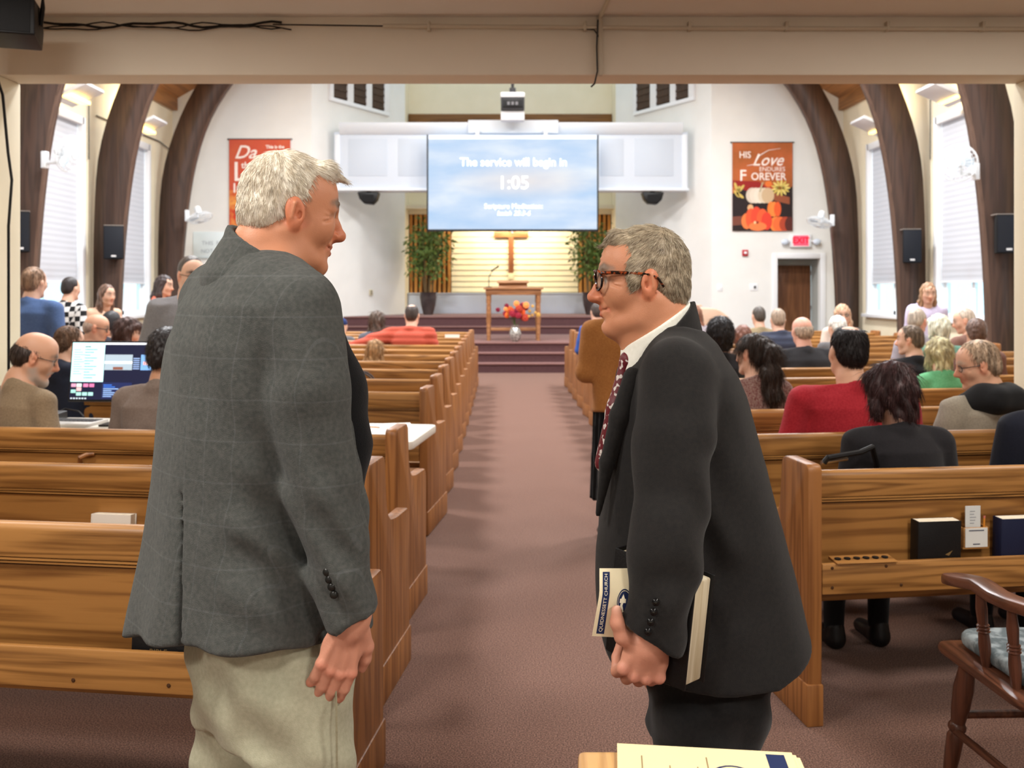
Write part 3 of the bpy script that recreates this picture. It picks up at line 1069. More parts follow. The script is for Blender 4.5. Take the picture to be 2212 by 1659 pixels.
MB().box(-.065, .065, -.05, 0, 0, .14).build('body', mat('alarm_red', (178, 44, 54), .4), fa, bevel=.008)
MB().box(-.03, .03, -.07, -.05, .045, .10).build('strobe', M_trim, fa, bevel=.008)
for px, py, lab in ((1555, 622, 'white light switch plate nearest the chancel'), (1628, 621, 'white switch plate with a dark rocker beside the doorway')):
    w_ = empty('switch_plate', (at(px, py, FY).x, FY, at(px, py + 7, FY).z), 0, lab, 'switch', 'switches on the front wall')
    MB().box(-.06 if px < 1600 else -.09, .06 if px < 1600 else .09, -.012, 0, 0, .16).build('plate', M_trim, w_, bevel=.004)
    MB().box(.0, .05, -.02, -.012, .05, .11).build('rocker', M_trim if px < 1600 else M_dkgrey, w_, bevel=.003)
p = on_wall(800, AL, BL)
oc = empty('outlet_plate', (p.x + .01, p.y - .01, EYE - (638 - CY) * p.y / F), math.atan2(BL[1] - AL[1], BL[0] - AL[0]), 'small outlet plate low on the left chancel wall', 'outlet')
MB().box(-.06, .06, -.02, 0, 0, .14).build('plate', mat('ivory_plate', (210, 200, 170), .5), oc, bevel=.004)
for z in (.035, .085):
    MB().box(-.02, .02, -.026, -.02, z, z + .03).build('socket', M_dkgrey, oc)
ws = empty('wall_sign', (at(470, 560, FY).x, FY - .015, at(470, 560, FY).z), 0, 'white wall sign with faint grey capitals behind the shoulder of the white-haired man', 'sign')
MB().box(-.55, .6, -.005, .01, .0, .62).build('board', mat('sign_board', (226, 238, 240), .6), ws, bevel=.004)
MB().box(-.5, .3, -.02, 0, .03, .04).build('ledge', mat('pale_grey_ledge', (180, 190, 194), .6), ws)
M_sg = mat('faint_grey_letters', (168, 178, 184), .7)
text_mesh('lettering', 'THIS  BUIL', .125, M_sg, ws, (-.35, -.008, .36), FACE_CAM, align='LEFT')
text_mesh('lettering', 'NOT  A', .125, M_sg, ws, (-.37, -.008, .18), FACE_CAM, align='LEFT')

# ------------------------------------------------------------------ lectern, microphone, flowers, trees
le = empty('lectern_table', (at(1109, 640, 19.2).x, 19.3, .536), 0, 'wooden communion lectern table with four legs on the chancel platform', 'lectern')
MB().box(-.6, .6, -.3, .3, 1.03, 1.07).build('table_top', M_lect, le, bevel=.008)
MB().box(-.56, .56, -.26, .26, .92, 1.03).build('apron', M_lect, le, bevel=.006)
for sx in (-.5, .5):
    for sy in (-.2, .2):
        MB().lathe([(.04, 0), (.035, .05), (.045, .3), (.04, .34), (.05, .38), (.045, .7), (.04, .74), (.05, .78), (.05, .92)], (sx, sy, 0), 10).build('leg', M_lect, le)
MB().box(-.46, .46, -.23, -.19, .2, .25).build('stretcher', M_lect, le, bevel=.005)
MB().box(-.46, .46, .19, .23, .2, .25).build('stretcher', M_lect, le, bevel=.005)
bs_ = empty('book_stand', (at(1109, 640, 19.2).x - .01, 19.3, 1.606), 0, 'low wooden book stand lying on the lectern table', 'stand')
MB().prism([(-.17, 0), (.17, 0), (.15, .13), (-.1, .10)], 0, -.29, .29).build('stand_body', M_lect, bs_, bevel=.006)
MB().prism([(-.19, .085), (.17, .13), (.17, .15), (-.19, .105)], 0, -.32, .32).build('stand_top', M_lect, bs_, bevel=.005)
mc = empty('microphone', (at(1056, 640, 19.2).x, 19.2, 1.606), 0, 'black gooseneck microphone standing on the lectern table', 'microphone')
MB().lathe([(.06, 0), (.06, .012), (.012, .02)], n=14).build('base', M_black, mc)
MB().tube([(0, 0, .01), (0, 0, .2), (.02, 0, .25), (.09, 0, .36)], .008, 8).build('stem', M_dkgrey, mc)
MB().tube([(.04, 0, .335), (.10, 0, .37), (.17, 0, .41), (.20, 0, .43)], [.012, .014, .02, .022], 10).build('head', M_black, mc)

random.seed(5)
fl = empty('flower_vase', (at(1113, 735, 18.75).x, 18.72, .536), 0, 'small vase of orange and dark red flowers in front of the lectern', 'flowers')
MB().lathe([(.05, 0), (.09, .05), (.12, .16), (.10, .24), (.07, .28), (.085, .32)], n=18).build('vase', mat('mercury_glass', (208, 206, 200), .2, (120, 116, 110), 40, metal=.4, contrast=(.45, .55)), fl)
fcol = [(238, 120, 50), (150, 30, 52), (120, 20, 48), (226, 92, 40), (206, 160, 80), (244, 150, 80), (176, 60, 40)]
for k in range(36):
    a = random.uniform(-1.25, 1.25)
    rr = random.uniform(.12, .44)
    c = Vector((rr * math.sin(a) * 1.15 + .03, random.uniform(-.14, .1), .36 + rr * .85 * abs(math.cos(a)) + .06))
    ci_ = 2 if c.x < -.22 else random.randrange(7)
    if c.x > .24:
        ci_ = 4
    size = random.uniform(.04, .075) * (.6 if ci_ == 4 else 1)
    f_ = MB()
    for j in range(7):
        b_ = 2 * math.pi * j / 7
        f_.ball(c + Vector((math.cos(b_) * size * .55, -.01, math.sin(b_) * size * .55)), (size * .5, size * .3, size * .5), 6, 4)
    f_.ball(c + Vector((0, -.02, 0)), size * .4, 6, 4)
    f_.build('blossom', mat('blossom_%d' % ci_, fcol[ci_], .6), fl)
for k in range(9):
    a = random.uniform(-1.0, 1.0)
    MB().tube([(0, 0, .3), (.16 * a, -.02, .46), (.34 * a, -.03, .55 + .2 * random.random())], [.006, .005, .002], 5).build('stem', mat('stem_green', (70, 88, 44), .6), fl)

M_leaf = mat('bamboo_leaf', (66, 92, 42), .5, (128, 150, 72), 3.0, contrast=(.35, .7))
M_trunk = mat('plant_stem', (112, 90, 58), .7)
M_vase = mat('dark_glazed_vase', (58, 50, 50), .22, (96, 84, 82), 2.5)
for px, seed, lab in ((925, 3, 'leafy potted tree in a dark glazed vase left of the cross'), (1276, 8, 'leafy potted tree right of the cross, behind the man with glasses')):
    rng = random.Random(seed)
    P0 = at(px, 676, 24.1)
    tr = empty('potted_tree', (P0.x, 24.1, .93), 0, lab, 'tree', 'potted trees in the chancel')
    MB().lathe([(.11, 0), (.13, .03), (.19, .25), (.215, .45), (.205, .54), (.22, .57), (.19, .57), (.17, .5)], n=22).build('vase', M_vase, tr)
    lv = MB()
    for k in range(7):
        a = rng.uniform(0, 6.28)
        tp = Vector((math.cos(a) * rng.uniform(.1, .42), math.sin(a) * .3, rng.uniform(1.7, 2.35)))
        base = Vector((math.cos(a) * .08, math.sin(a) * .08, .5))
        mid = base.lerp(tp, .55) + Vector((0, 0, .15))
        MB().tube([base, mid, tp], [.022, .016, .006], 6).build('stem', M_trunk, tr)
        for j in range(190):
            t = rng.uniform(.3, 1.05)
            c = base.lerp(mid, t / .55) if t < .55 else mid.lerp(tp, (t - .55) / .45)
            spread = .10 + .22 * math.sin(min(1, t) * 2.6)
            gz = lambda s_: max(-1.5 * s_, min(1.5 * s_, rng.gauss(0, s_)))
            c = c + Vector((gz(spread * .8), gz(spread * .7), gz(.13)))
            if c.z < .62:
                continue
            dr_ = Vector((rng.gauss(0, 1), rng.gauss(0, 1), -.7 + rng.gauss(0, .5))).normalized()
            sd = dr_.cross(Vector((rng.gauss(0, 1), rng.gauss(0, 1), rng.gauss(0, 1)))).normalized()
            ln, wd = rng.uniform(.10, .19), rng.uniform(.018, .034)
            nn = dr_.cross(sd) * .012
            lv._add([c, c + dr_ * ln * .45 + sd * wd, c + dr_ * ln, c + dr_ * ln * .45 - sd * wd, c + dr_ * ln * .45 + nn], [(0, 1, 4), (1, 2, 4), (2, 3, 4), (3, 0, 4)])
    fo = lv.build('foliage', M_leaf, tr, smooth=True)
    fo['kind'] = 'stuff'

# ------------------------------------------------------------------ loudspeakers on the arches, fans, wall lights


def arch_speaker(px0, px1, py0, py1, d, yaw, lab):
    p = at((px0 + px1) / 2, py1, d)
    h = (py1 - py0) * d / F
    w = (px1 - px0) * d / F * .9
    s = empty('arch_speaker', (p.x, p.y, p.z), yaw, lab, 'speaker', 'speakers on the arches')
    MB().prism([(-w / 2, -.08), (w / 2, -.08), (w / 2 - .06, .16), (-w / 2 + .06, .16)], 2, 0, h).build('cabinet', M_blackm, s, bevel=.012)
    MB().box(-w / 2 + .015, w / 2 - .015, -.09, -.08, .015, h - .02).build('grille', mat('navy_grille', (26, 30, 38), .7), s, bevel=.004)
    MB().box(-.04, .04, -.094, -.09, .04, .07).build('badge', mat('badge_white', (220, 220, 220), .4), s)
    MB().box(-w / 2 + .01, w / 2 - .01, -.07, .15, h, h + .012).build('top_cap', mat('pale_top', (150, 142, 134), .6), s)
    MB().tube([(0, .16, h * .5), (0, .26, h * .5)], .03).build('bracket', M_dkgrey, s)


arch_speaker(24, 66, 457, 545, 13.75, R(24), 'dark loudspeaker at the far left edge beside the cream column')
arch_speaker(223, 269, 488, 560, 16.9, R(20), 'dark loudspeaker on the left middle arch above the standing girl')
arch_speaker(1946, 1990, 496, 568, 16.9, R(-8), 'dark loudspeaker on the right middle arch above the girl in lavender')
arch_speaker(2146, 2203, 464, 547, 13.75, R(-6), 'dark loudspeaker on the nearest right arch by the picture edge')


def wall_fan(loc, axis, base_dir, lab, dark=False):
    """white oscillating wall fan; axis = direction the cage looks, base_dir = towards its wall plate"""
    ax = Vector(axis).normalized()
    bd = Vector(base_dir).normalized()
    M_f = mat('fan_white', (232, 238, 242), .35)
    root = empty('wall_fan', loc, 0, lab, 'fan', 'wall fans on the arches')
    q = ax.to_track_quat('Z', 'Y').to_matrix()
    RR = .26
    cg = MB()
    for rr, zz in ((RR, 0), (RR * .97, .04), (RR * .75, .07), (RR * .4, .09), (RR * .75, -.06), (RR * .4, -.08)):
        pts = [q @ Vector((rr * math.cos(a), rr * math.sin(a), zz)) for a in [2 * math.pi * k / 24 for k in range(25)]]
        cg.tube(pts, .008 if rr == RR else .004, 5, False)
    for k in range(24):
        a = 2 * math.pi * k / 24
        for sgn in (1, -1):
            cg.tube([q @ Vector((.05 * math.cos(a), .05 * math.sin(a), .095 * sgn)), q @ Vector((RR * .75 * math.cos(a), RR * .75 * math.sin(a), .07 * sgn)), q @ Vector((RR * math.cos(a), RR * math.sin(a), 0))], .003, 4, False)
    c_ = cg.build('cage', M_f, root)
    c_['kind'] = 'stuff'
    MB().tube([q @ Vector((0, 0, .085)), q @ Vector((0, 0, .105))], .055, 14).build('cage_badge', M_f, c_)
    for k in range(3):
        a = 2 * math.pi * k / 3
        m2 = q @ Matrix.Rotation(a, 3, 'Z')
        MB().poly([m2 @ Vector(v) for v in ((.03, -.02, -.01), (.12, -.07, -.02), (.21, -.04, -.01), (.22, .05, .015), (.12, .06, .02), (.03, .03, .01))]).build('blade', mat('fan_blade', (206, 222, 234), .3), root)
    MB().tube([q @ Vector((0, 0, -.08)), q @ Vector((0, 0, -.12)), q @ Vector((0, 0, -.22)), q @ Vector((0, 0, -.25))], [.05, .07, .065, .04], 14).build('motor', M_f, root)
    e0 = q @ Vector((0, 0, -.17))
    e1 = e0 + Vector((0, 0, -.16))
    e2 = e1 + bd * .2
    MB().tube([e0, e1, e2], .028, 8).build('arm', M_f, root)
    z_ = Vector((0, 0, 1))
    x_ = bd.cross(z_).normalized()
    MB().obox(e2 + bd * .03 + Vector((0, 0, .04)), (.05, .035, .12), Matrix((x_, bd, z_)).transposed()).build('wall_plate', M_f, root, bevel=.01)


wall_fan(at(150, 332, 13.5), (.9, -.25, -.25), (-1, .15, 0), 'white wall fan on the left arch, seen almost edge on')
wall_fan(at(2070, 352, 13.5), (-.62, -.75, -.12), (1, .2, 0), 'white wall fan on the right arch above the loudspeaker')
wall_fan(at(432, 470, 19.9), (.3, -.1, -.95), (-1, .1, 0), 'small wall fan far off on the left rearmost arch')
wall_fan(at(1770, 480, 19.9), (-.3, -.1, -.95), (1, .1, 0), 'small wall fan far off on the right rearmost arch above the exit sign')

M_warm = mat('warm_tube', (255, 226, 160), .5, emit=(255, 205, 110), estr=4.0)
wl = 0
for side in (-1, 1):
    for y, lab in ((15.6, 'nearer'), (18.6, 'farther')):
        X = XL if side < 0 else XR
        r_ = empty('valance_light', (X - side * .5, y, 4.72), 0, '%s white valance light above the %s windows' % (lab, 'left' if side < 0 else 'right'), 'light', 'valance lights')
        c, s = math.cos(R(24)), math.sin(R(24)) * -side
        Mr = Matrix(((c, 0, -s), (0, 1, 0), (s, 0, c)))
        MB().obox((0, 0, .05), (.30, .36, .03), Mr).build('reflector', M_trim, r_, bevel=.006)
        MB().box(-.02 + side * .1, .18 * 1 if side > 0 else .06, -.34, .34, -.06, -.0).build('tube', M_warm, r_, bevel=.01)
        MB().tube([(side * .1, 0, .05), (side * .5, 0, .1)], .02).build('wall_arm', M_trim, r_)
        area_light('valance_lamp', (X - side * .25, y, 4.9), .5, 26, (1.0, .74, .36), (0, R(-side * 120), 0), .5)

# thin cable conduits along the side walls
for pts, lab in (([(XL + .03, 14.3, 5.2), (XL + .03, 16.9, 5.25), (XL + .04, 17.05, 5.1), (XL + .04, 17.05, 3.9)], 'thin wire running down the left wall beside the middle arch'),
                 ([(XR - .03, 14.3, 5.2), (XR - .03, 16.9, 5.25), (XR - .04, 17.05, 5.1), (XR - .04, 17.05, 3.9)], 'thin wire running down the right wall beside the middle arch'),
                 ([(XL + .03, 17.4, 4.75), (XL + .03, 20.6, 4.78), (XL + .05, 21.44, 4.65), (XL + .6, 21.45, 4.62)], 'thin wire along the left wall to the farthest arch')):
    tag(MB().tube(pts, .012, 6).build('wall_wire', M_dkgrey), lab, 'wire', 'wires on the side walls')

# tan upright piano under a cover near the front right
pn = empty('covered_piano', (3.2, 16.55, 0), R(-4), 'tan covered piano near the front, behind the seated congregation', 'piano')
M_tan = mat('tan_cover', (190, 160, 138), .8, (204, 176, 154), 3)
MB().prism(rounded([(-.72, 0), (.72, 0), (.72, 1.08), (.5, 1.24), (-.5, 1.27), (-.72, 1.2)], {2: .1, 3: .1, 4: .1, 5: .06}), 1, -.32, .3).build('cover', M_tan, pn, bevel=.03)
MB().box(-.7, .7, -.55, -.3, .62, .74).build('keyboard_lid', M_tan, pn, bevel=.02)
for x in (-.6, .6):
    MB().box(x - .04, x + .04, -.53, -.45, 0, .62).build('leg', M_lect, pn, bevel=.005)
MB().box(-.6, .25, -.2, .1, 1.27, 1.30).build('music_shelf', M_tan, pn, bevel=.006)
# ------------------------------------------------------------------ books and small things in the pews


def on_pew(side, i, X, yoff, z):
    """world point at world X on pew (side, i), yoff from its back rail"""
    r = PEWS[(side, i)].location
    u = (X - r.x) / math.cos(R(TH)) if side > 0 else (r.x - X) / math.cos(R(TH))
    v = Matrix.Rotation(R(TH) * side, 3, 'Z') @ Vector((side * u, yoff, 0))
    return Vector((r.x + v.x, r.y + v.y, z))


M_page = mat('book_pages', (236, 226, 206), .8, (222, 210, 188), 60, stretch=(1, 1, 12))
M_bkblack = mat('black_leather', (16, 15, 16), .5, bump=.1, bscale=200)
M_bkblue = mat('navy_cloth', (18, 24, 52), .6, bump=.1, bscale=250)
M_goldtxt = mat('gold_foil', (120, 96, 60), .5)


def book(loc, rz, w, h, t, cover, label, tilt=0.0, flatdown=False, group=None):
    """book standing in a rack: covers front and back, spine at the left, page block between"""
    r = empty('book', loc, rz, label, 'book', group)
    r.rotation_euler = (tilt, 0, rz)
    if flatdown:
        r.rotation_euler = (0, 0, rz)
        MB().box(-w / 2, w / 2, -h / 2, h / 2, 0, .004).build('cover', cover, r, bevel=.001)
        MB().box(-w / 2 + .004, w / 2 - .004, -h / 2 + .004, h / 2 - .004, .004, t - .004).build('pages', M_page, r)
        MB().box(-w / 2, w / 2, -h / 2, h / 2, t - .004, t).build('cover', cover, r, bevel=.001)
        MB().box(-w / 2 - .003, -w / 2 + .003, -h / 2, h / 2, 0, t).build('spine', cover, r, bevel=.001)
        return r
    MB().box(-w / 2, w / 2, -t / 2, -t / 2 + .004, 0, h).build('cover', cover, r, bevel=.001)
    MB().box(-w / 2, w / 2, t / 2 - .004, t / 2, 0, h).build('cover', cover, r, bevel=.001)
    MB().box(-w / 2 + .004, w / 2 - .004, -t / 2 + .004, t / 2 - .004, .004, h - .0005).build('pages', M_page, r)
    MB().box(-w / 2 - .003, -w / 2 + .003, -t / 2, t / 2, 0, h).build('spine', cover, r, bevel=.001)
    return r


rz = R(TH)
p = on_pew(1, 0, at(2028, 0, 3.45).x, -.048, .486)
b1 = book(p, rz, .165, .222, .052, M_bkblack, 'black hymnal in the right pew rack, left of the card holder', R(2), group='books in the pew racks')
MB().poly([(.02, -.0275, .1), (.05, -.0275, .115), (.035, -.0275, .095)]).build('gilt_emblem', M_goldtxt, b1)
p = on_pew(1, 0, at(2205, 0, 3.5).x, -.048, .486)
book(p, rz, .165, .222, .052, M_bkblue, 'navy blue hymnal in the right pew rack, cut by the picture edge', R(2), group='books in the pew racks')
# card holder with cards and pencil
p = on_pew(1, 0, at(2113, 0, 3.47).x, -.03, .60)
ch = empty('card_holder', p, rz, 'small wooden card holder with a white notice on the right pew back', 'holder')
MB().box(-.052, .052, -.03, .018, -.005, .005).box(-.052, -.046, -.03, .018, 0, .075).box(.046, .052, -.03, .018, 0, .075).box(-.052, .052, -.03, -.025, 0, .075).build('box', M_oak, ch, bevel=.002)
nt = MB().box(-.044, .044, -.033, -.030, .003, .073).build('notice', mat('notice_card', (214, 214, 210), .6), ch)
for z, w in ((.062, .03), (.012, .014)):
    MB().box(-w, w, -.0335, -.033, z, z + .004).build('print_line', mat('print_ink', (70, 74, 90), .7), nt)
MB().box(-.03, .03, -.012, -.009, 0, .15).build('paper_slip', mat('paper_slip', (206, 208, 206), .7), ch)
sl = ch.children[-1]
for k in range(5):
    MB().box(-.012, .004 + .004 * (k % 3), -.0128, -.012, .085 + k * .011, .088 + k * .011).build('print_line', mat('faint_ink', (150, 152, 156), .7), sl)
pe = empty('pencil', p + Vector((.04, -.012, .03)), rz, 'short orange pencil standing in the pew card holder', 'pencil')
MB().tube([(0, 0, 0), (.004, 0, .075)], .0035, 6).build('shaft', mat('pencil_orange', (206, 130, 40), .5), pe)
MB().tube([(.004, 0, .075), (.0045, 0, .083)], .0033, 6).build('eraser', mat('pencil_pink', (200, 110, 100), .6), pe)
# communion cup rest
p = on_pew(1, 0, at(1858, 0, 3.42).x, -.095, .575)
cu = empty('cup_rest', p, rz, 'oak communion cup rest with a row of holes on the right pew rack', 'cup rest')
MB().prism([(-.022, 0), (.05, 0), (.05, .012), (-.022, .004)], 0, -.115, .115).build('rest_board', M_oak, cu, bevel=.002)
for k in range(6):
    x = -.095 + k * .036
    MB().lathe([(.0115, 0), (.0115, .0125)], (x, .016, 0), 14).build('hole', mat('hole_dark', (22, 14, 8), .9), cu)
for side, i, pxs, d in ((1, 0, ((1800, 1240), (1925, 1232), (1960, 1285), (1800, 1290)), 3.33), (-1, 0, ((140, 1475), (363, 1487)), 2.5)):
    for px, py in pxs:
        q = at(px, py, d)
        q2 = on_pew(side, i, q.x, -.106, .49 if py > 1260 else .56)
        o = MB().ball((0, 0, 0), (.006, .003, .006), 8, 5).build('screw', M_dkgroove, PEWS[(side, i)])
        o.matrix_world = Matrix.Translation(q2)
        o.parent = PEWS[(side, i)]
        o.matrix_parent_inverse = Matrix.Identity(4)
        r = PEWS[(side, i)]
        lm = (Matrix.Translation(r.location) @ Matrix.Rotation(r.rotation_euler.z, 4, 'Z')).inverted() @ q2
        o.matrix_basis = Matrix.Translation(lm)
# bible in the near left rack
p = on_pew(-1, 0, at(352, 0, 2.6).x, -.05, .486)
bb = book(p, -rz, .15, .165, .045, M_bkblack, 'black Bible in the near left pew rack behind the grey jacket', R(-4), group='books in the pew racks')
text_mesh('lettering', 'HOLY', .018, M_goldtxt, bb, (.0, -.0235, .10), FACE_CAM)
text_mesh('lettering', 'BIBLE', .022, M_goldtxt, bb, (.0, -.0235, .075), FACE_CAM)
p = on_pew(-1, 1, at(222, 0, 3.45).x, -.05, .486)
book(p, -rz, .155, .226, .045, mat('white_cover', (206, 196, 184), .7), 'pale book standing in the second left pew rack', R(-5), group='books in the pew racks')
# loop handle on the third left pew
p = on_pew(-1, 2, at(170, 0, 4.45).x, -.012, .715)
hk = empty('pew_hook', p, -rz, 'curved pale wooden hook screwed to the third left pew back', 'hook')
MB().tube([(-.012, -.005, -.03), (-.014, -.02, .02), (-.004, -.035, .045), (.02, -.02, .055), (.05, -.006, .057)], [.011, .012, .012, .011, .008], 8).build('hook_arm', M_oakv, hk)
MB().ball((-.013, -.018, -.015), .005, 8, 5).build('screw', M_dkgroove, hk)

# ------------------------------------------------------------------ white folding table with the desk gear
M_table = mat('white_table_plastic', (222, 216, 204), .45, bump=.03, bscale=200)
tb = empty('folding_table', (-.47, 4.94, 0), -rz, 'white folding table behind the third left pew, reaching into the aisle', 'table')
top = rounded([(-2.35, 0), (0, 0), (0, .66), (-2.35, .66)], {0: .05, 1: .05, 2: .05, 3: .05})
MB().prism(top, 2, .715, .76).build('table_top', M_table, tb, bevel=.008)
for x in (-.2, -2.15):
    lg = MB().tube([(x, .1, .715), (x, .1, .02), (x, .56, .02), (x, .56, .715)], .0135, 8)
    lg.tube([(x, .1, .45), (x, .56, .45)], .011, 8)
    lg.build('leg_frame', M_black, tb)
    MB().tube([(x, .33, .45), (x - .32 * (1 if x > -1 else -1), .33, .70)], .01, 6).build('brace', M_black, tb)


def on_table(px, py, z=.76):
    d = (EYE - z) * F / (py - CY)
    return Vector(((px - CX) * d / F, d, z))


p = on_table(845, 920)
pa = empty('paper_sheet', p + Vector((0, 0, .001)), R(12), 'loose printed paper on the white folding table', 'paper')
MB().box(-.14, .12, -.1, .1, 0, .001).build('sheet', mat('white_paper', (240, 238, 232), .7), pa)
MB().box(.04, .075, .02, .06, .001, .0014).build('print', mat('print_ink', (70, 74, 90), .7), pa)
for k in range(5):
    MB().box(-.1, -.02 + .01 * (k % 2), -.06 + k * .022, -.055 + k * .022, .001, .0013).build('print_line', mat('faint_ink', (150, 152, 156), .7), pa)
p = on_table(758, 915)
book(p, R(8), .2, .15, .03, mat('tan_cover_book', (198, 178, 140), .6), 'tan covered book under another on the folding table', flatdown=True, group='books stacked on the folding table')
book(p + Vector((-.015, .01, .0305)), R(3), .2, .15, .04, mat('slate_cover', (84, 92, 104), .6), 'slate blue book on top of the stack on the folding table', flatdown=True, group='books stacked on the folding table')
pe = empty('pencil', on_table(800, 924) + Vector((0, 0, .0045)), R(-20), 'orange pencil lying beside the books on the folding table', 'pencil')
MB().tube([(-.06, 0, 0), (.05, 0, 0)], .004, 6).build('shaft', mat('pencil_orange', (206, 130, 40), .5), pe)
MB().tube([(.05, 0, 0), (.065, 0, 0)], [.004, .001], 6).build('tip', M_oak, pe)
p = on_table(766, 938)
hp_ = empty('headphones', p, R(30), 'black headphones lying on the folding table behind the pew post', 'headphones')
MB().tube([(.08 * math.cos(a), .02 + .05 * math.sin(a), .02 + .015 * math.sin(a)) for a in [math.pi * k / 10 for k in range(11)]], .009, 8).build('headband', M_black, hp_)
for s in (-1, 1):
    MB().tube([(s * .08, .01, .03), (s * .055, .01, .03)], .033, 14).build('ear_cup', M_black, hp_)

# monitor: emissive windows laid over a dark display
MZ = Vector((at(262, 800, 5.52).x, 5.52, .90))
mn = empty('monitor', MZ, R(-4), 'computer monitor with bright windows on the sound desk', 'monitor')
MB().box(-.32, .32, -.006, .02, 0, .355).build('bezel', M_black, mn, bevel=.004)
TL = Matrix.Rotation(R(-7), 3, 'X')


def scr(name, x0, x1, z0, z1, rgb, k, parent, st=1.0, layer=1):
    y = -.0065 - .0004 * layer
    return MB().quad((x0, y, z0), (x1, y, z0), (x1, y, z1), (x0, y, z1)).build(name, mat('glow_%d_%d_%d_%d' % (*rgb, int(st * 100)), rgb, .6, emit=rgb, estr=st), parent)


ds = scr('display', -.312, .312, .012, .347, (24, 28, 58), 0, mn, .55)
scr('app_window', -.312, -.115, .115, .345, (196, 244, 248), 0, ds, .95, 2)
for k in range(11):
    scr('text_line', -.30, -.26 + .012 * (k % 3), .30 - k * .014, .304 - k * .014, (130, 176, 190), 0, ds, .7, 3)
for k in range(12):
    scr('text_line', -.235, -.20 + .02 * ((k * 5) % 3), .318 - k * .0165, .323 - k * .0165, (110, 150, 166) if k else (40, 50, 60), 0, ds, .6, 3)
scr('title_bar', -.115, .312, .333, .345, (236, 240, 250), 0, ds, .9, 2)
scr('preview', -.112, .055, .185, .275, (168, 188, 204), 0, ds, .7, 2)
scr('preview_band', -.112, .055, .222, .236, (238, 246, 250), 0, ds, .9, 3)
scr('preview_desk', -.06, .0, .187, .203, (140, 92, 78), 0, ds, .6, 3)
scr('preview', .105, .30, .185, .275, (120, 170, 228), 0, ds, .8, 2)
scr('preview_band', .12, .26, .215, .235, (240, 190, 196), 0, ds, .8, 3)
for k in range(6):
    scr('text_line', .06, .098, .25 - k * .012, .256 - k * .012, (150, 180, 230), 0, ds, .7, 2)
for (x, z, c) in ((-.305, .085, (214, 160, 190)), (-.272, .085, (226, 240, 236)), (-.232, .085, (216, 130, 176)), (-.196, .085, (214, 120, 170)), (-.272, .062, (230, 190, 196)), (-.305, .05, (160, 220, 214)), (-.272, .035, (170, 226, 220)), (-.236, .035, (170, 226, 220)), (-.2, .035, (170, 226, 220))):
    scr('thumbnail', x, x + .03, z, z + .02, c, 0, ds, .8, 2)
scr('panel', -.118, .06, .02, .112, (34, 44, 92), 0, ds, .6, 2)
for k in range(7):
    scr('text_line', -.11, -.06 + .02 * (k % 3), .095 - k * .011, .100 - k * .011, (150, 186, 240) if k > 1 else (60, 120, 230), 0, ds, .8, 3)
for k in range(6):
    scr('icon', -.305 + k * .017, -.294 + k * .017, .015, .023, (206, 224, 236), 0, ds, .8, 2)
MB().tube([(0, .035, .15), (0, .05, -.13)], .022, 10).build('stand_post', M_black, mn)
MB().box(-.12, .12, -.04, .14, -.139, -.128).build('stand_foot', M_black, mn, bevel=.004)
for ch_ in mn.children:
    if not ch_.name.startswith('stand'):
        ch_.rotation_euler = (R(-8), 0, 0)

p = on_table(150, 916)
kb = empty('laptop', p, R(-8), 'silver laptop base with dark keys on the sound desk', 'laptop')
MB().box(-.18, .18, -.13, .12, 0, .018).build('deck', mat('laptop_silver', (196, 192, 186), .4), kb, bevel=.004)
kk = MB().box(-.16, .16, -.02, .095, .018, .019).build('keyboard_well', mat('well_grey', (120, 120, 122), .5), kb)
km = None
for r_ in range(4):
    for c_ in range(12):
        o = link('key', km, kk) if km else MB().box(-.011, .011, -.0105, .0105, .019, .0225).build('key', M_dkgrey, kk, bevel=.001)
        km = o.data
        o.location = (-.145 + c_ * .0264 + .004 * (r_ % 2), -.005 + r_ * .027, 0)
MB().box(-.055, .055, -.115, -.035, .018, .0186).build('touchpad', mat('pad_grey', (176, 174, 170), .4), kb)
ctl = empty('control_box', on_table(95, 908), R(-12), 'dark grey control box on the sound desk beside the bearded man', 'device')
MB().prism([(-.1, 0), (.1, 0), (.1, .05), (-.1, .03)], 0, -.09, .09).build('case', M_dkgrey, ctl, bevel=.006)
MB().ball((.03, .0, .05), (.02, .02, .02), 10, 6).build('knob', M_black, ctl)
tag(MB().tube([on_table(118, 905) + Vector((0, 0, .03)), on_table(140, 900) + Vector((0, 0, .05)), on_table(170, 902) + Vector((0, 0, .04)), on_table(182, 908) + Vector((0, 0, .022))], .004, 6).build('desk_cable', M_black), 'short black cable looping over the laptop', 'cable')

# ------------------------------------------------------------------ handbags
p = on_pew(1, 0, at(1808, 0, 3.75).x, .2, .452)
hb = empty('handbag', p, R(10), 'black handbag with chrome fittings on the right pew seat', 'bag')
MB().prism(rounded([(-.13, 0), (.13, 0), (.10, .2), (-.10, .2)], {0: .03, 1: .03, 2: .03, 3: .03}), 1, -.06, .06).build('pouch', M_bkblack, hb, bevel=.02)
p2 = at(1790, 1018, 3.45)
rel = p2 - p
MB().tube([(.14, .02, .2), (.15, -.05, .42), (.10, -.1, .5), (.04, -.12, .485), (rel.x + .01, -.13, rel.z + .03), (rel.x, -.12, rel.z + .01)], .011, 8).build('strap', M_bkblack, hb)
MB().tube([(rel.x - .012, -.12, rel.z + .01), (rel.x + .02, -.12, rel.z + .014), (rel.x + .1, -.11, rel.z + .02)], .008, 8).build('clasp', M_chrome, hb)
p = on_pew(-1, 4, at(772, 0, 7.1).x, .1, .458)
h2 = empty('tote_bag', p, 0, 'dark bag with two thin looped handles on a left pew', 'bag')
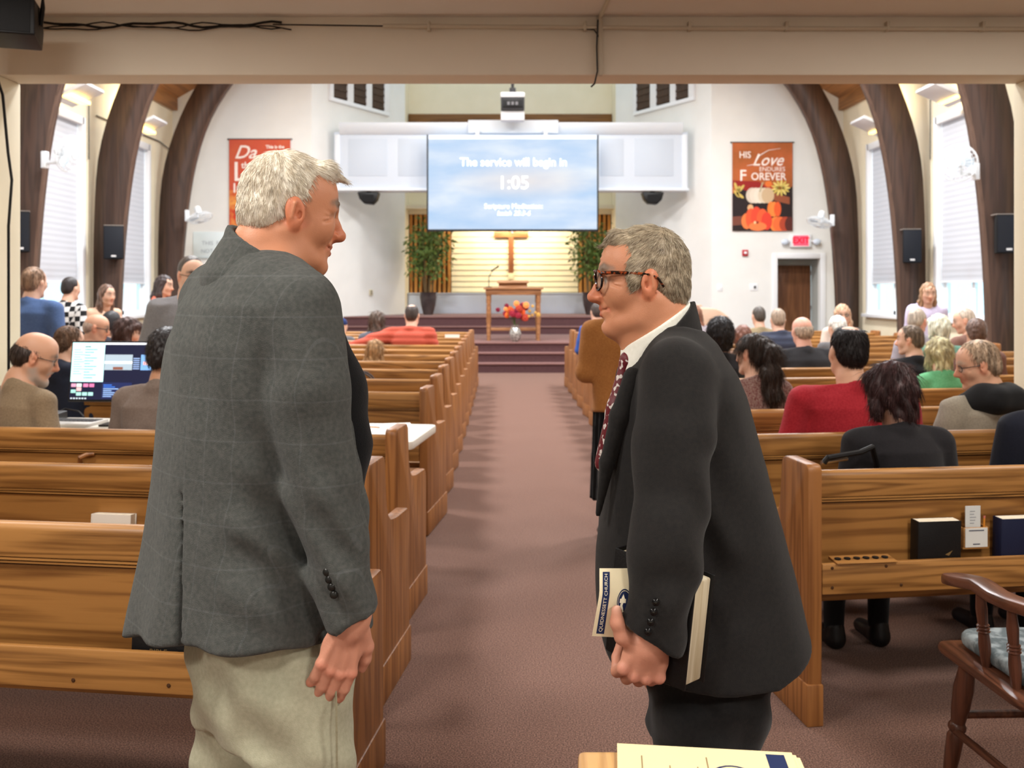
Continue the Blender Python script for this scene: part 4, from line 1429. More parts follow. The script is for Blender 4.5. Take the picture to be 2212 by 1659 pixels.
MB().prism(rounded([(-.17, 0), (.17, 0), (.15, .3), (-.15, .3)], {0: .04, 1: .04, 2: .04, 3: .04}), 1, -.06, .08).build('pouch', mat('grey_leather', (64, 60, 62), .5), h2, bevel=.02)
for y in (-.05, .05):
    MB().tube([(-.11, y, .28)] + [(.12 * -math.cos(a), y, .36 + .12 * math.sin(a)) for a in [math.pi * k / 8 for k in range(9)]] + [(.11, y, .28)], .007, 6).build('handle', mat('grey_leather', (64, 60, 62), .5), h2)
# white leaflet in a far pew rack
tag(MB().box(-.1, .1, -.003, .003, 0, .2).build('leaflet', mat('white_paper', (240, 238, 232), .7)), 'white leaflet standing in a far left pew near the aisle', 'leaflet')
lf = bpy.data.objects['leaflet']
lf.location = on_pew(-1, 11, at(990, 0, 12.9).x - .1, .05, .74)

# ------------------------------------------------------------------ wooden stand with bulletins at the bottom edge
sd = empty('wooden_stand', (.215, 1.28, 0), R(-2), 'small oak stand with rounded corners at the bottom of the picture', 'stand')
topo = rounded([(-.125, -.17), (.135, -.17), (.135, .165), (-.105, .158)], {0: .02, 1: .02, 2: .02, 3: .012})
MB().prism(topo, 2, .83, .85).build('top', wood('stand_oak', (168, 122, 66), (206, 160, 100), 1, 1.0), sd, bevel=.004)
MB().box(-.04, .06, -.04, .05, .03, .83).build('post', M_oakv, sd, bevel=.006)
MB().box(-.14, .15, -.15, .15, 0, .03).build('foot', M_oakv, sd, bevel=.008)
MB().box(-.09, .11, -.13, .13, .79, .83).build('top_block', M_oakv, sd, bevel=.004)
M_bul = mat('cream_bulletin', (244, 222, 170), .75)
M_navy = mat('navy_print', (30, 44, 86), .7)
for k, (dx, dy, rr) in enumerate(((.012, -.012, -5.5), (.006, -.006, -6.0), (0, 0, -6.5))):
    bz = .8515 + k * .0016
    bu = empty('bulletin', (.292 + dx, 1.28 + dy, bz), R(rr), ('lowest', 'middle', 'top')[k] + ' cream bulletin of the stack on the oak stand', 'bulletin', 'bulletins on the stand')
    MB().box(-.135, .125, -.19, .16, 0, .0012).build('sheet', M_bul, bu)
    if k == 2:
        MB().box(.085, .112, -.185, .15, .0012, .0016).build('title_band', M_navy, bu)
        text_mesh('lettering', 'QUIDNESSETT CHURCH', .021, mat('cream_letters', (250, 240, 214), .7), bu, (.0985, -.02, .002), Matrix.Rotation(R(-90), 3, 'Z'))
        MB().poly([(.03 + .04 * math.cos(a), .055 + .055 * math.sin(a), .0015) for a in [2 * math.pi * j / 28 for j in range(28)]]).build('emblem', M_navy, bu)
        MB().poly([(.03 + .035 * math.cos(a), .055 + .05 * math.sin(a), .0018) for a in [2 * math.pi * j / 28 for j in range(28)]]).build('emblem_field', M_bul, bu)
        for x, y0, y1 in ((-.10, .03, .125), (-.06, .0, .1), (-.045, .05, .09), (-.02, .04, .1), (-.005, .0, .13)):
            MB().box(x, x + .002, y0, y1, .0013, .0016).build('print_line', mat('faint_brown_ink', (150, 128, 96), .7), bu)

# ------------------------------------------------------------------ captain's chair bottom right
M_ch = wood('chair_timber', (66, 38, 26), (104, 64, 46), 1, 1.2, .3)
M_chv = wood('chair_timber_v', (66, 38, 26), (100, 60, 44), 2, 1.2, .3)
cx_, cy_ = 1.66, 2.72
chr_ = empty('captains_chair', (cx_, cy_, 0), R(2), 'dark wooden captain\'s chair with a grey seat cushion at lower right', 'chair')
seat = rounded([(-.29, -.24), (.29, -.24), (.30, .27), (-.30, .27)], {0: .1, 1: .1, 2: .05, 3: .05})
MB().prism(seat, 2, .425, .455).build('seat', M_ch, chr_, bevel=.012)
arm = []
for k in range(25):
    t = k / 24
    a = math.pi * (t) + 0
    if t < .2:
        q = Vector((-.275 + .01 * math.sin(t * 15), .22 - (t / .2) * .26, 0))
    elif t > .8:
        q = Vector((.275, -.04 + ((t - .8) / .2) * .26, 0))
    else:
        aa = math.pi + (t - .2) / .6 * math.pi
        q = Vector((.275 * math.cos(aa), -.04 + .25 * math.sin(aa), 0))
    hgt = .675 + (.05 if .3 < t < .7 else 0) * math.sin((t - .3) / .4 * math.pi)
    arm.append((q, hgt))
vs, fs = [], []
for k, (q, hgt) in enumerate(arm):
    tn = (arm[min(k + 1, 24)][0] - arm[max(k - 1, 0)][0]).normalized()
    nn = Vector((tn.y, -tn.x, 0))
    w = .034 if 2 < k < 22 else (.042 if k in (1, 2, 22, 23) else .028)
    dz = -.03 * max(0, 1 - k / 3) - .03 * max(0, 1 - (24 - k) / 3)
    for s, z in ((-1, 0), (1, 0), (1, .034), (-1, .034)):
        vs.append(q + nn * w * s + Vector((0, 0, hgt + dz * (1 if z == 0 else 1.0) + z)))
for k in range(24):
    for j in range(4):
        a, b = k * 4 + j, k * 4 + (j + 1) % 4
        fs.append((a, b, b + 4, a + 4))
fs += [(0, 1, 2, 3), (96, 97, 98, 99)]
am_ = MB()
am_._add(vs, fs)
am_.build('arm_rail', M_ch, chr_, bevel=.01)


def turned(p0, p1, name='spindle', r=.015):
    p0, p1 = Vector(p0), Vector(p1)
    prof = [(0, .8), (.12, 1.0), (.3, 1.15), (.44, 1.0), (.46, 1.3), (.48, 1.0), (.5, 1.3), (.52, 1.0), (.54, 1.25), (.56, .95), (.75, 1.1), (.92, .85), (1, .8)]
    pts = [p0.lerp(p1, t) for t, _ in prof]
    return MB().tube(pts, [r * k for _, k in prof], 10).build(name, M_chv, chr_)


for k in (3, 6, 9, 11, 13, 15, 18, 21):
    q, hgt = arm[k]
    turned(Vector((q.x * .93, q.y * .93, .45)), Vector((q.x, q.y, hgt + .005)))
for sx, sy in ((-.22, .2), (.22, .2), (-.2, -.17), (.2, -.17)):
    tp, bt = Vector((sx, sy, .43)), Vector((sx * 1.22, sy * 1.22, 0))
    prof = [(0, .7), (.05, .95), (.25, 1.3), (.4, 1.15), (.5, .9), (.52, 1.15), (.55, 1.15), (.57, .85), (.6, 1.1), (.75, 1.0), (.95, .7), (1, .75)]
    MB().tube([tp.lerp(bt, t) for t, _ in prof], [.023 * k for _, k in prof], 12).build('leg', M_chv, chr_)
MB().tube([(-.255, .225, .19), (-.24, -.2, .2)], .012, 8).build('stretcher', M_ch, chr_)
MB().tube([(.255, .225, .19), (.24, -.2, .2)], .012, 8).build('stretcher', M_ch, chr_)
MB().tube([(-.25, .23, .235), (.25, .23, .235)], .013, 8).build('stretcher', M_ch, chr_)
cu_ = empty('seat_cushion', (cx_, cy_, .456), R(2), 'grey patterned cushion tied to the captain\'s chair', 'cushion')
M_cush = mat('grey_floral_fabric', (92, 102, 106), .9, (150, 160, 164), 22, contrast=(.45, .62), bump=.2, bscale=80)
cs = rounded([(-.235, -.2), (.235, -.2), (.25, .24), (-.25, .24)], {0: .08, 1: .08, 2: .07, 3: .07})
MB().prism(cs, 2, .0, .05).build('pad', M_cush, cu_, bevel=.022, segs=4)
for dx, ln in ((0, .26), (.012, .2)):
    MB().tube([(-.2 + dx, -.17, .02), (-.245 + dx, -.215, .0), (-.26 + dx, -.245, -.06), (-.255 + dx * 2, -.25, -ln)], [.009, .008, .007, .006], 6).build('tie', M_cush, cu_)
# ------------------------------------------------------------------ soft-blended solids for people and clothes


def V(*a):
    return np.array(a, dtype=np.float64)


def rotm(yaw=0.0, pitch=0.0, roll=0.0):
    """columns = right, forward, up of a frame; yaw turns left(+), pitch nods down(+), roll tilts to the right(+); degrees"""
    m = Matrix.Rotation(R(yaw), 3, 'Z') @ Matrix.Rotation(R(-pitch), 3, 'X') @ Matrix.Rotation(R(roll), 3, 'Y')
    return np.array(m)


class Solid:
    def __init__(self):
        self.p = []          # (op, fn, lo, hi, k, colour)

    def _a(self, op, fn, lo, hi, k, col):
        self.p.append((op, fn, np.array(lo), np.array(hi), k, col))
        return self

    def cone(self, a, b, ra, rb, k=.02, col=None, op='u', sq=None):
        a, b = np.array(a, float), np.array(b, float)
        ba = b - a
        L2 = max(float(ba @ ba), 1e-9)

        def fn(P):
            t = np.clip(((P - a) @ ba) / L2, 0, 1)
            return np.linalg.norm(P - a - t[..., None] * ba, axis=-1) - (ra + t * (rb - ra))
        m = max(ra, rb)
        return self._a(op, fn, np.minimum(a, b) - m, np.maximum(a, b) + m, k, col)

    def chain(self, pts, rs, k=.02, col=None, op='u'):
        for i in range(len(pts) - 1):
            self.cone(pts[i], pts[i + 1], rs[i], rs[i + 1], k, col, op)
        return self

    def ell(self, c, r, M=None, k=.02, col=None, op='u'):
        c, r = np.array(c, float), np.array(r, float)
        M = np.eye(3) if M is None else M

        def fn(P):
            q = (P - c) @ M
            k0 = np.linalg.norm(q / r, axis=-1)
            k1 = np.linalg.norm(q / (r * r), axis=-1) + 1e-9
            return k0 * (k0 - 1) / k1
        e = np.abs(M) @ r
        return self._a(op, fn, c - e, c + e, k, col)

    def box(self, c, h, M=None, rnd=.0, k=.01, col=None, op='u'):
        c, h = np.array(c, float), np.array(h, float)
        M = np.eye(3) if M is None else M

        def fn(P):
            q = np.abs((P - c) @ M) - h + rnd
            return np.linalg.norm(np.maximum(q, 0), axis=-1) + np.minimum(q.max(-1), 0) - rnd
        e = np.abs(M) @ h
        return self._a(op, fn, c - e, c + e, k, col)

    def loft(self, tab, o=(0, 0, 0), M=None, k=.02, col=None, op='u', n=2.3, cap=.0):
        """stack of horizontal ovals: rows (z, cx, cy, half width x, half depth front +y, half depth back -y)"""
        T = np.array(tab, float)
        T = T[np.argsort(T[:, 0])]
        o = np.array(o, float)
        M = np.eye(3) if M is None else M

        def fn(P):
            q = (P - o) @ M
            z = q[..., 2]
            cx, cy, a, bf, bb = [np.interp(z, T[:, 0], T[:, j]) for j in range(1, 6)]
            dx, dy = q[..., 0] - cx, q[..., 1] - cy
            b = np.where(dy > 0, bf, bb)
            rr = (np.abs(dx / a) ** n + np.abs(dy / b) ** n) ** (1 / n)
            d = (rr - 1) * np.minimum(a, b)
            dz = np.maximum(T[0, 0] - z, z - T[-1, 0])
            return np.where((d > 0) & (dz > 0), np.hypot(np.maximum(d, 0), np.maximum(dz, 0)), np.maximum(d, dz))
        cor = np.array([[r[1] + sx * r[3], r[2] + (r[4] if sy > 0 else -r[5]), r[0]] for r in T for sx in (-1, 1) for sy in (-1, 1)]) @ M.T + o
        return self._a(op, fn, cor.min(0), cor.max(0), k, col)

    def plane(self, c, nrm, k=.004):
        """keep the side the normal points away from"""
        c, nrm = np.array(c, float), np.array(nrm, float)
        nrm = nrm / np.linalg.norm(nrm)
        return self._a('i', (c, nrm), [-9, -9, -9], [9, 9, 9], k, None)

    def warp(self, fn):
        """field displacement fn(P) added at the end (folds, wrinkles)"""
        return self._a('w', fn, [-9] * 3, [9] * 3, 0, None)

    def bounds(self):
        us = [q for q in self.p if q[0] == 'u']
        return np.min([q[2] for q in us], 0), np.max([q[3] for q in us], 0)

    def grid(self, vox, lo=None, hi=None):
        l, h = self.bounds()
        lo = l if lo is None else np.maximum(l, lo)
        hi = h if hi is None else np.minimum(h, hi)
        pad = 3 * vox + .008
        lo, hi = lo - pad, hi + pad
        n = np.ceil((hi - lo) / vox).astype(int) + 1
        ax = [lo[i] + vox * np.arange(n[i]) for i in range(3)]
        Fd = np.full(n, 1.0, dtype=np.float64)
        for op, fn, a, b, k, col in self.p:
            if op == 'w':
                idx = np.nonzero(np.abs(Fd) < 3 * vox + .012)
                Fd[idx] += fn(np.stack([ax[i][idx[i]] for i in range(3)], -1))
                continue
            if op == 'i':
                c_, n_ = fn
                d = ((ax[0] - c_[0]) * n_[0])[:, None, None] + ((ax[1] - c_[1]) * n_[1])[None, :, None] + ((ax[2] - c_[2]) * n_[2])[None, None, :]
                m = np.abs(Fd - d) < k
                x, dd = Fd[m], d[m]
                np.maximum(Fd, d, out=Fd)
                hh = .5 - .5 * (x - dd) / k
                Fd[m] = x * (1 - hh) + dd * hh + k * hh * (1 - hh)
                continue
            mg = k + 2.5 * vox + .004
            i0 = np.clip(np.floor((a - mg - lo) / vox).astype(int), 0, n)
            i1 = np.clip(np.ceil((b + mg - lo) / vox).astype(int) + 1, 0, n)
            if np.any(i1 <= i0):
                continue
            G = np.stack(np.meshgrid(*[ax[i][i0[i]:i1[i]] for i in range(3)], indexing='ij'), -1)
            d = fn(G)
            s = tuple(slice(i0[i], i1[i]) for i in range(3))
            x = Fd[s]
            if op == 'u':
                hh = np.clip(.5 + .5 * (x - d) / k, 0, 1)
                Fd[s] = x * (1 - hh) + d * hh - k * hh * (1 - hh)
            else:
                hh = np.clip(.5 - .5 * (x + d) / k, 0, 1)
                Fd[s] = x * (1 - hh) - d * hh + k * hh * (1 - hh)
        # closed at the grid border
        for i in range(3):
            sl = [slice(None)] * 3
            for e in (0, -1):
                sl[i] = e
                Fd[tuple(sl)] = np.maximum(Fd[tuple(sl)], vox * .5)
        return Fd, lo, vox

    def mesh(self, vox, lo=None, hi=None):
        Fd, lo, vox = self.grid(vox, lo, hi)
        return surface_net(Fd, lo, vox)

    def colours(self, P, base, tau=.0016):
        W = np.full(len(P), 1e-6)
        C = np.tile(np.array(base), (len(P), 1)) * W[:, None]
        for op, fn, a, b, k, col in self.p:
            if op != 'u':
                continue
            c = np.array(lin(col)) if col is not None else np.array(base)
            near = np.all((P > a - .03) & (P < b + .03), axis=1)
            if not near.any():
                continue
            d = fn(P[near])
            w = np.exp(-np.clip(d, -.03, .05) / tau)
            W[near] += w
            C[near] += c * w[:, None]
        return C / W[:, None]


def surface_net(Fd, lo, vox):
    n = np.array(Fd.shape)
    ins = Fd < 0
    cell = np.zeros(n - 1, dtype=np.int8)
    for dx in (0, 1):
        for dy in (0, 1):
            for dz in (0, 1):
                cell += ins[dx:n[0] - 1 + dx, dy:n[1] - 1 + dy, dz:n[2] - 1 + dz]
    act = (cell > 0) & (cell < 8)
    ids = np.nonzero(act)
    N = len(ids[0])
    vid = np.full(n - 1, -1, dtype=np.int64)
    vid[ids] = np.arange(N)
    acc = np.zeros((N, 3))
    cnt = np.zeros(N)
    cr = [(0, 0, 0), (1, 0, 0), (0, 1, 0), (1, 1, 0), (0, 0, 1), (1, 0, 1), (0, 1, 1), (1, 1, 1)]
    vals = [Fd[ids[0] + c[0], ids[1] + c[1], ids[2] + c[2]] for c in cr]
    for a, b in ((0, 1), (2, 3), (4, 5), (6, 7), (0, 2), (1, 3), (4, 6), (5, 7), (0, 4), (1, 5), (2, 6), (3, 7)):
        fa, fb = vals[a], vals[b]
        m = (fa < 0) != (fb < 0)
        t = np.where(m, fa / np.where(m, fa - fb, 1), 0)
        pa, pb = np.array(cr[a], float), np.array(cr[b], float)
        acc += np.where(m[:, None], pa + t[:, None] * (pb - pa), 0)
        cnt += m
    vert = (np.stack(ids, -1) + acc / cnt[:, None]) * vox + lo
    quads = []
    for axis in range(3):
        o1, o2 = (axis + 1) % 3, (axis + 2) % 3
        s0 = [slice(None)] * 3
        s1 = [slice(None)] * 3
        s0[axis], s1[axis] = slice(0, -1), slice(1, None)
        for o_ in (o1, o2):
            s0[o_] = s1[o_] = slice(1, -1)
        A, B = ins[tuple(s0)], ins[tuple(s1)]
        for flip, msk in ((False, A & ~B), (True, ~A & B)):
            e = np.stack(np.nonzero(msk), -1)
            if not len(e):
                continue
            e[:, o1] += 1
            e[:, o2] += 1
            q = []
            for d1, d2 in ((0, 0), (-1, 0), (-1, -1), (0, -1)):
                c = e.copy()
                c[:, o1] += d1
                c[:, o2] += d2
                q.append(vid[c[:, 0], c[:, 1], c[:, 2]])
            q = np.stack(q, -1)
            quads.append(q[:, ::-1] if flip else q)
    return vert, np.concatenate(quads)


def net_obj(name, v, q, m, parent=None, off=None, cols=None, smooth_it=0):
    if smooth_it:
        v = relax(v, q, smooth_it)
    if off is not None:
        v = v - np.array(off)
    me = bpy.data.meshes.new(name)
    me.vertices.add(len(v))
    me.vertices.foreach_set('co', v.astype(np.float32).ravel())
    me.loops.add(len(q) * 4)
    me.loops.foreach_set('vertex_index', q.astype(np.int32).ravel())
    me.polygons.add(len(q))
    me.polygons.foreach_set('loop_start', np.arange(0, len(q) * 4, 4, dtype=np.int32))
    me.polygons.foreach_set('use_smooth', np.ones(len(q), dtype=bool))
    me.update(calc_edges=True)
    me.materials.append(m)
    if cols is not None:
        ca = me.color_attributes.new('Col', 'FLOAT_COLOR', 'POINT')
        ca.data.foreach_set('color', np.concatenate([cols, np.ones((len(cols), 1))], 1).astype(np.float32).ravel())
    return link(name, me, parent)


def relax(v, q, it=1):
    for _ in range(it):
        s = np.zeros_like(v)
        c = np.zeros(len(v))
        for a, b in ((0, 1), (1, 2), (2, 3), (3, 0)):
            np.add.at(s, q[:, a], v[q[:, b]])
            np.add.at(s, q[:, b], v[q[:, a]])
            np.add.at(c, q[:, a], 1)
            np.add.at(c, q[:, b], 1)
        v = .5 * v + .5 * s / c[:, None]
    return v


def normals(v, q):
    n = np.zeros_like(v)
    fn = np.cross(v[q[:, 2]] - v[q[:, 0]], v[q[:, 3]] - v[q[:, 1]])
    for i in range(4):
        np.add.at(n, q[:, i], fn)
    return n / (np.linalg.norm(n, axis=1)[:, None] + 1e-12)


def strands(name, v, q, count, length, width, comb, m, parent, off, seed=1, lift=.35, jit=.35, keep=None, curl=0.0, drop=0.0):
    """hair laid over a scalp mesh: thin tapered blades combed along a direction field comb(P, n)"""
    rng = np.random.default_rng(seed)
    n = normals(v, q)
    idx = rng.integers(0, len(q), count)
    bary = rng.random((count, 2))
    a, b, c, d = [v[q[idx, i]] for i in range(4)]
    P = (a * (1 - bary[:, :1]) + b * bary[:, :1]) * (1 - bary[:, 1:]) + (d * (1 - bary[:, :1]) + c * bary[:, :1]) * bary[:, 1:]
    nn = n[q[idx, 0]]
    if keep is not None:
        k = keep(P)
        P, nn = P[k], nn[k]
    D = comb(P, nn)
    D = D + rng.normal(0, jit, D.shape)
    D -= (D * nn).sum(1)[:, None] * nn
    D /= np.linalg.norm(D, axis=1)[:, None] + 1e-9
    S = np.cross(D, nn)
    L = length * rng.uniform(.6, 1.25, (len(P), 1))
    w = width * rng.uniform(.7, 1.3, (len(P), 1))
    cz = rng.normal(0, 1, (len(P), 1)) * curl
    p0 = P - nn * .001
    p1 = P + D * L * .5 + nn * lift * L * .5 + S * cz * L * .3
    p2 = P + D * L + nn * lift * L * .55 + S * cz * L
    p1[:, 2] -= drop * L[:, 0] * .25
    p2[:, 2] -= drop * L[:, 0]
    up = np.cross(S, D)
    vs = np.stack([p0 + S * w, p0 - S * w, p0 + up * w, p1 + S * w * .8, p1 - S * w * .8, p1 + up * w * .8, p2], 1).reshape(-1, 3) - np.array(off)
    base = np.arange(len(P))[:, None] * 7
    f4 = np.concatenate([base + np.array(t) for t in ((0, 1, 4, 3), (1, 2, 5, 4), (2, 0, 3, 5))])
    f3 = np.concatenate([base + np.array(t) for t in ((3, 4, 6), (4, 5, 6), (5, 3, 6))])
    me = bpy.data.meshes.new(name)
    me.vertices.add(len(vs))
    me.vertices.foreach_set('co', vs.astype(np.float32).ravel())
    li = np.concatenate([f4.ravel(), f3.ravel()]).astype(np.int32)
    me.loops.add(len(li))
    me.loops.foreach_set('vertex_index', li)
    me.polygons.add(len(f4) + len(f3))
    ls = np.concatenate([np.arange(len(f4)) * 4, len(f4) * 4 + np.arange(len(f3)) * 3]).astype(np.int32)
    me.polygons.foreach_set('loop_start', ls)
    me.polygons.foreach_set('use_smooth', np.ones(len(ls), dtype=bool))
    me.update(calc_edges=True)
    me.materials.append(m)
    o = link(name, me, parent)
    o['kind'] = 'stuff'
    return o


def fabric(name, rgb, rgb2=None, rough=.9, bump=.25, bscale=400, plaid=None):
    m = mat(name, rgb, rough, rgb2 or tuple(min(255, int(c * 1.10 + 2)) for c in rgb), 120, spec=.12, bump=bump, bscale=bscale, sheen=.08)
    return m


M_skin = mat('skin', (200, 150, 120), .5, attr=True, spec=.35, sss=.12, bump=.08, bscale=350)
M_eye = mat('eye_white', (226, 220, 212), .25)
M_iris = mat('iris_dark', (46, 38, 34), .2)

SKIN = {'light': (218, 174, 150), 'tan': (202, 154, 126), 'brown': (112, 76, 58), 'olive': (182, 134, 104), 'pink': (220, 166, 146)}


def head_prims(S, o, M, sc, skin, smile=.0, brow=(150, 120, 100), old=0.0, detail=True, beard=None):
    """head in frame (o, M): chin about -.115*sc, crown +.125*sc, face towards +y"""
    H = lambda x, y, z: o + M @ (V(x, y, z) * sc)
    dk = tuple(int(c * .80) for c in skin)
    lip = (min(255, int(skin[0] * .90)), int(skin[1] * .70), int(skin[2] * .70))
    red = (min(255, int(skin[0] * 1.02)), int(skin[1] * .92), int(skin[2] * .89))
    ell = lambda c, r, k=.02, col=skin, op='u', Mx=None: S.ell(H(*c), V(*r) * sc, M if Mx is None else M @ Mx, k * sc, col, op)
    cone = lambda a, b, ra, rb, k=.02, col=skin, op='u': S.cone(H(*a), H(*b), ra * sc, rb * sc, k * sc, col, op)
    ell((0, -.014, .034), (.074, .096, .089), .03)
    ell((0, .036, .04), (.060, .050, .062), .04)
    ell((0, .028, -.03), (.058, .060, .072), .04)
    for s in (-1, 1):
        cone((s * .052, -.004, -.045), (s * .046, .012, -.076), .022, .02, .03)
        cone((s * .046, .012, -.076), (s * .016, .068, -.100), .02, .018, .025)
        ell((s * .042, .053, -.022), (.024, .024, .026), .03)
    ell((0, .074, -.099), (.023, .019, .016), .02)
    if not detail:
        cone((0, .086, .014), (0, .110, -.026), .009, .013, .012)
        for s in (-1, 1):
            ell((s * .078, -.008, -.004), (.010, .020, .031), .008, skin)
        cone((0, -.022, -.06), (0, -.04, -.17), .055, .058, .03)
        return
    for s in (-1, 1):                                              # brow ridge, sockets, lids
        cone((s * .010, .083, .026), (s * .046, .066, .026), .012, .010, .012)
        ell((s * .031, .095, .008), (.017, .017, .010), .012, None, 's')
        ell((s * .031, .0715, .009), (.0130, .0125, .0115), .003, (206, 192, 182))
        ell((s * .031, .0815, .0085), (.0062, .004, .006), .002, (50, 40, 36))
        cone((s * .018, .0835, .0148), (s * .046, .0735, .0125), .0052, .0048, .004, dk)
        cone((s * .018, .083, .0018), (s * .045, .0745, .002), .0048, .0042, .005)
        cone((s * .012, .0905, .033), (s * .034, .086, .038), .0042, .0046, .004, brow)
        cone((s * .034, .086, .038), (s * .052, .068, .032), .0046, .003, .004, brow)
        cone((s * .022, .078, -.035), (s * .034, .062, -.068 + smile * .004), .008, .006, .012)
        ell((s * .0135, .096, -.031), (.009, .011, .008), .008, red)
        ell((s * .007, .102, -.0395), (.004, .006, .004), .003, None, 's')
    cone((0, .086, .020), (0, .099, -.006), .0085, .0095, .012)
    cone((0, .099, -.006), (0, .112, -.026), .0095, .0125, .010, red)
    cone((0, .112, -.027), (0, .098, -.036), .011, .008, .008, red)
    # mouth: muzzle, lips, parting line, corners lifted when smiling
    ell((0, .068, -.062), (.032, .026, .026), .02)
    c = .004 * smile
    w = .024 + .005 * smile
    for s in (-1, 1):
        cone((0, .0935, -.0555), (s * w, .076, -.059 + c), .0055, .003, .005, lip)
        cone((0, .0915, -.0685), (s * w, .075, -.062 + c), .0068, .003, .005, lip)
        S.cone(H(0, .1005, -.0618), H(s * (w + .002), .080, -.060 + c * 1.3), .0028 * sc, .0022 * sc, .003 * sc, (110, 60, 52), 's')
        if smile > .3:                                             # laughter folds
            S.cone(H(s * .0235, .0955, -.034), H(s * .0425, .0755, -.064), .0045 * sc, .0042 * sc, .006 * sc, None, 's')
    S.cone(H(-.014, .094, -.083), H(.014, .094, -.083), .004 * sc, .004 * sc, .01 * sc, None, 's')
    if old:
        for s in (-1, 1):
            for j, (z0, z1) in enumerate(((.012, .018), (.006, .004), (.0, -.008))):
                S.cone(H(s * .0575, .0715, z0), H(s * .071, .052, z1), .0022 * sc, .002 * sc, .004 * sc, None, 's')
            cone((s * .03, .06, -.088), (s * .05, .02, -.09), .012, .012, .02)
        for z in (.055, .067, .079):
            S.cone(H(-.03, .0925 - (z - .05) * .22, z), H(.03, .0925 - (z - .05) * .22, z), .0022 * sc, .0022 * sc, .005 * sc, None, 's')
        cone((0, .055, -.105), (0, .0, -.135), .016, .03, .03)
    # ears
    for s in (-1, 1):
        Mx = np.array(Matrix.Rotation(R(-14 * s), 3, 'Z') @ Matrix.Rotation(R(12), 3, 'X'))
        S.ell(H(s * .079, -.012, .000), V(.0085, .0205, .032) * sc, M @ Mx, .006 * sc, red)
        S.ell(H(s * .076, -.006, -.027), V(.008, .010, .013) * sc, M, .006 * sc, red)
        S.ell(H(s * .0885, -.010, .003), V(.006, .0125, .022) * sc, M @ Mx, .003 * sc, None, 's')
        S.cone(H(s * .0835, -.018, -.012), H(s * .0845, -.016, .018), .0032 * sc, .0036 * sc, .003 * sc, skin)
        S.ell(H(s * .081, .004, -.004), V(.005, .004, .008) * sc, M, .003 * sc, skin)
        S.ell(H(s * .083, -.003, -.005), V(.005, .005, .008) * sc, M, .003 * sc, None, 's')
    cone((0, -.022, -.06), (0, -.04, -.17), .055, .058, .03)
    for s in (-1, 1):
        cone((s * .058, -.022, -.04), (s * .02, .03, -.17), .012, .012, .02)
    if beard:
        for s in (-1, 1):
            cone((s * .060, .000, -.05), (s * .048, .02, -.088), .016, .018, .012, beard)
            cone((s * .048, .02, -.088), (s * .014, .078, -.112), .018, .019, .012, beard)
            cone((0, .097, -.049), (s * .028, .078, -.058), .006, .006, .006, beard)
        ell((0, .078, -.112), (.026, .022, .022), .012, beard)


def hand_prims(S, w, M, sc, skin, curl=.35, side=1, spread=.12, col2=None):
    """hand at wrist w; frame M: x across the palm (thumb side = +x*side), y back of hand normal, z from fingers to wrist"""
    H = lambda x, y, z: w + M @ (V(x * side, y, z) * sc)
    S.ell(H(0, 0, -.048), V(.040, .015, .050) * sc, M, .012 * sc, skin)
    S.cone(H(.0, 0, .03), H(0, 0, -.01), .026 * sc, .028 * sc, .015 * sc, skin)
    kn = [(.030, -.088, .078), (.010, -.094, .086), (-.010, -.091, .080), (-.029, -.082, .064)]
    tip = tuple(int(c * v) for c, v in zip(skin, (1.0, .86, .84)))
    for i, (x, z, ln) in enumerate(kn):
        a0 = curl * (1 + .12 * i)
        p0 = H(x * .8, .002, z + .03)
        p1 = H(x, .004, z)
        ang = a0
        cur = V(x, .004, z)
        pts, rs = [p0, p1], [.0105 * sc, .0108 * sc]
        dx = x * spread / .03 * .2
        for j, fr in enumerate((.46, .31, .23)):
            cur = cur + V(dx, -math.sin(ang), -math.cos(ang)) * ln * fr
            pts.append(H(*cur))
            rs.append((.0098, .0088, .0074)[j] * sc)
            ang += a0 * .9 + .05
        S.chain(pts[:4], rs[:4], .004 * sc, skin)
        S.chain(pts[3:], rs[3:], .003 * sc, tip)
        S.ell(H(x, .008, z), V(.009, .008, .009) * sc, M, .006 * sc, tip)
    t0, t1, t2, t3 = V(.026, -.004, -.016), V(.046, -.012, -.042), V(.054, -.018, -.068), V(.056, -.022, -.088)
    S.chain([H(*t0), H(*t1), H(*t2), H(*t3)], [.017 * sc, .0135 * sc, .0110 * sc, .0088 * sc], .007 * sc, skin)


def folds(amp, seed=0, sc=1.0, vert=False):
    rng = np.random.default_rng(seed)
    ks = rng.normal(0, 1, (5, 3))
    ks /= np.linalg.norm(ks, axis=1)[:, None]
    ks[:, 2] *= .5 if vert else 1.0
    fr = np.array([14, 22, 31, 44, 60]) * sc
    am = np.array([1, .8, .55, .35, .2])
    ph = rng.uniform(0, 6, 5)

    def fn(P):
        w = .03 * np.stack([np.sin(P[:, 1] * 23 + 1), np.sin(P[:, 2] * 19 + 2), np.sin(P[:, 0] * 21)], -1)
        Q = P + w
        return amp * sum(a * np.sin(Q @ k * f + p) for a, k, f, p in zip(am, ks, fr, ph))
    return fn
# ------------------------------------------------------------------ the congregation
HAIRM = {}


def hair_mat(rgb, streak=1.25, sc=1.0):
    nm = 'hair_%d_%d_%d' % rgb
    return mat(nm, tuple(int(c * .72) for c in rgb), .5, tuple(min(255, int(c * streak)) for c in rgb), 55, (1, 1, .12), bump=.5, bscale=70, bstretch=(1, 1, .12), spec=.4)


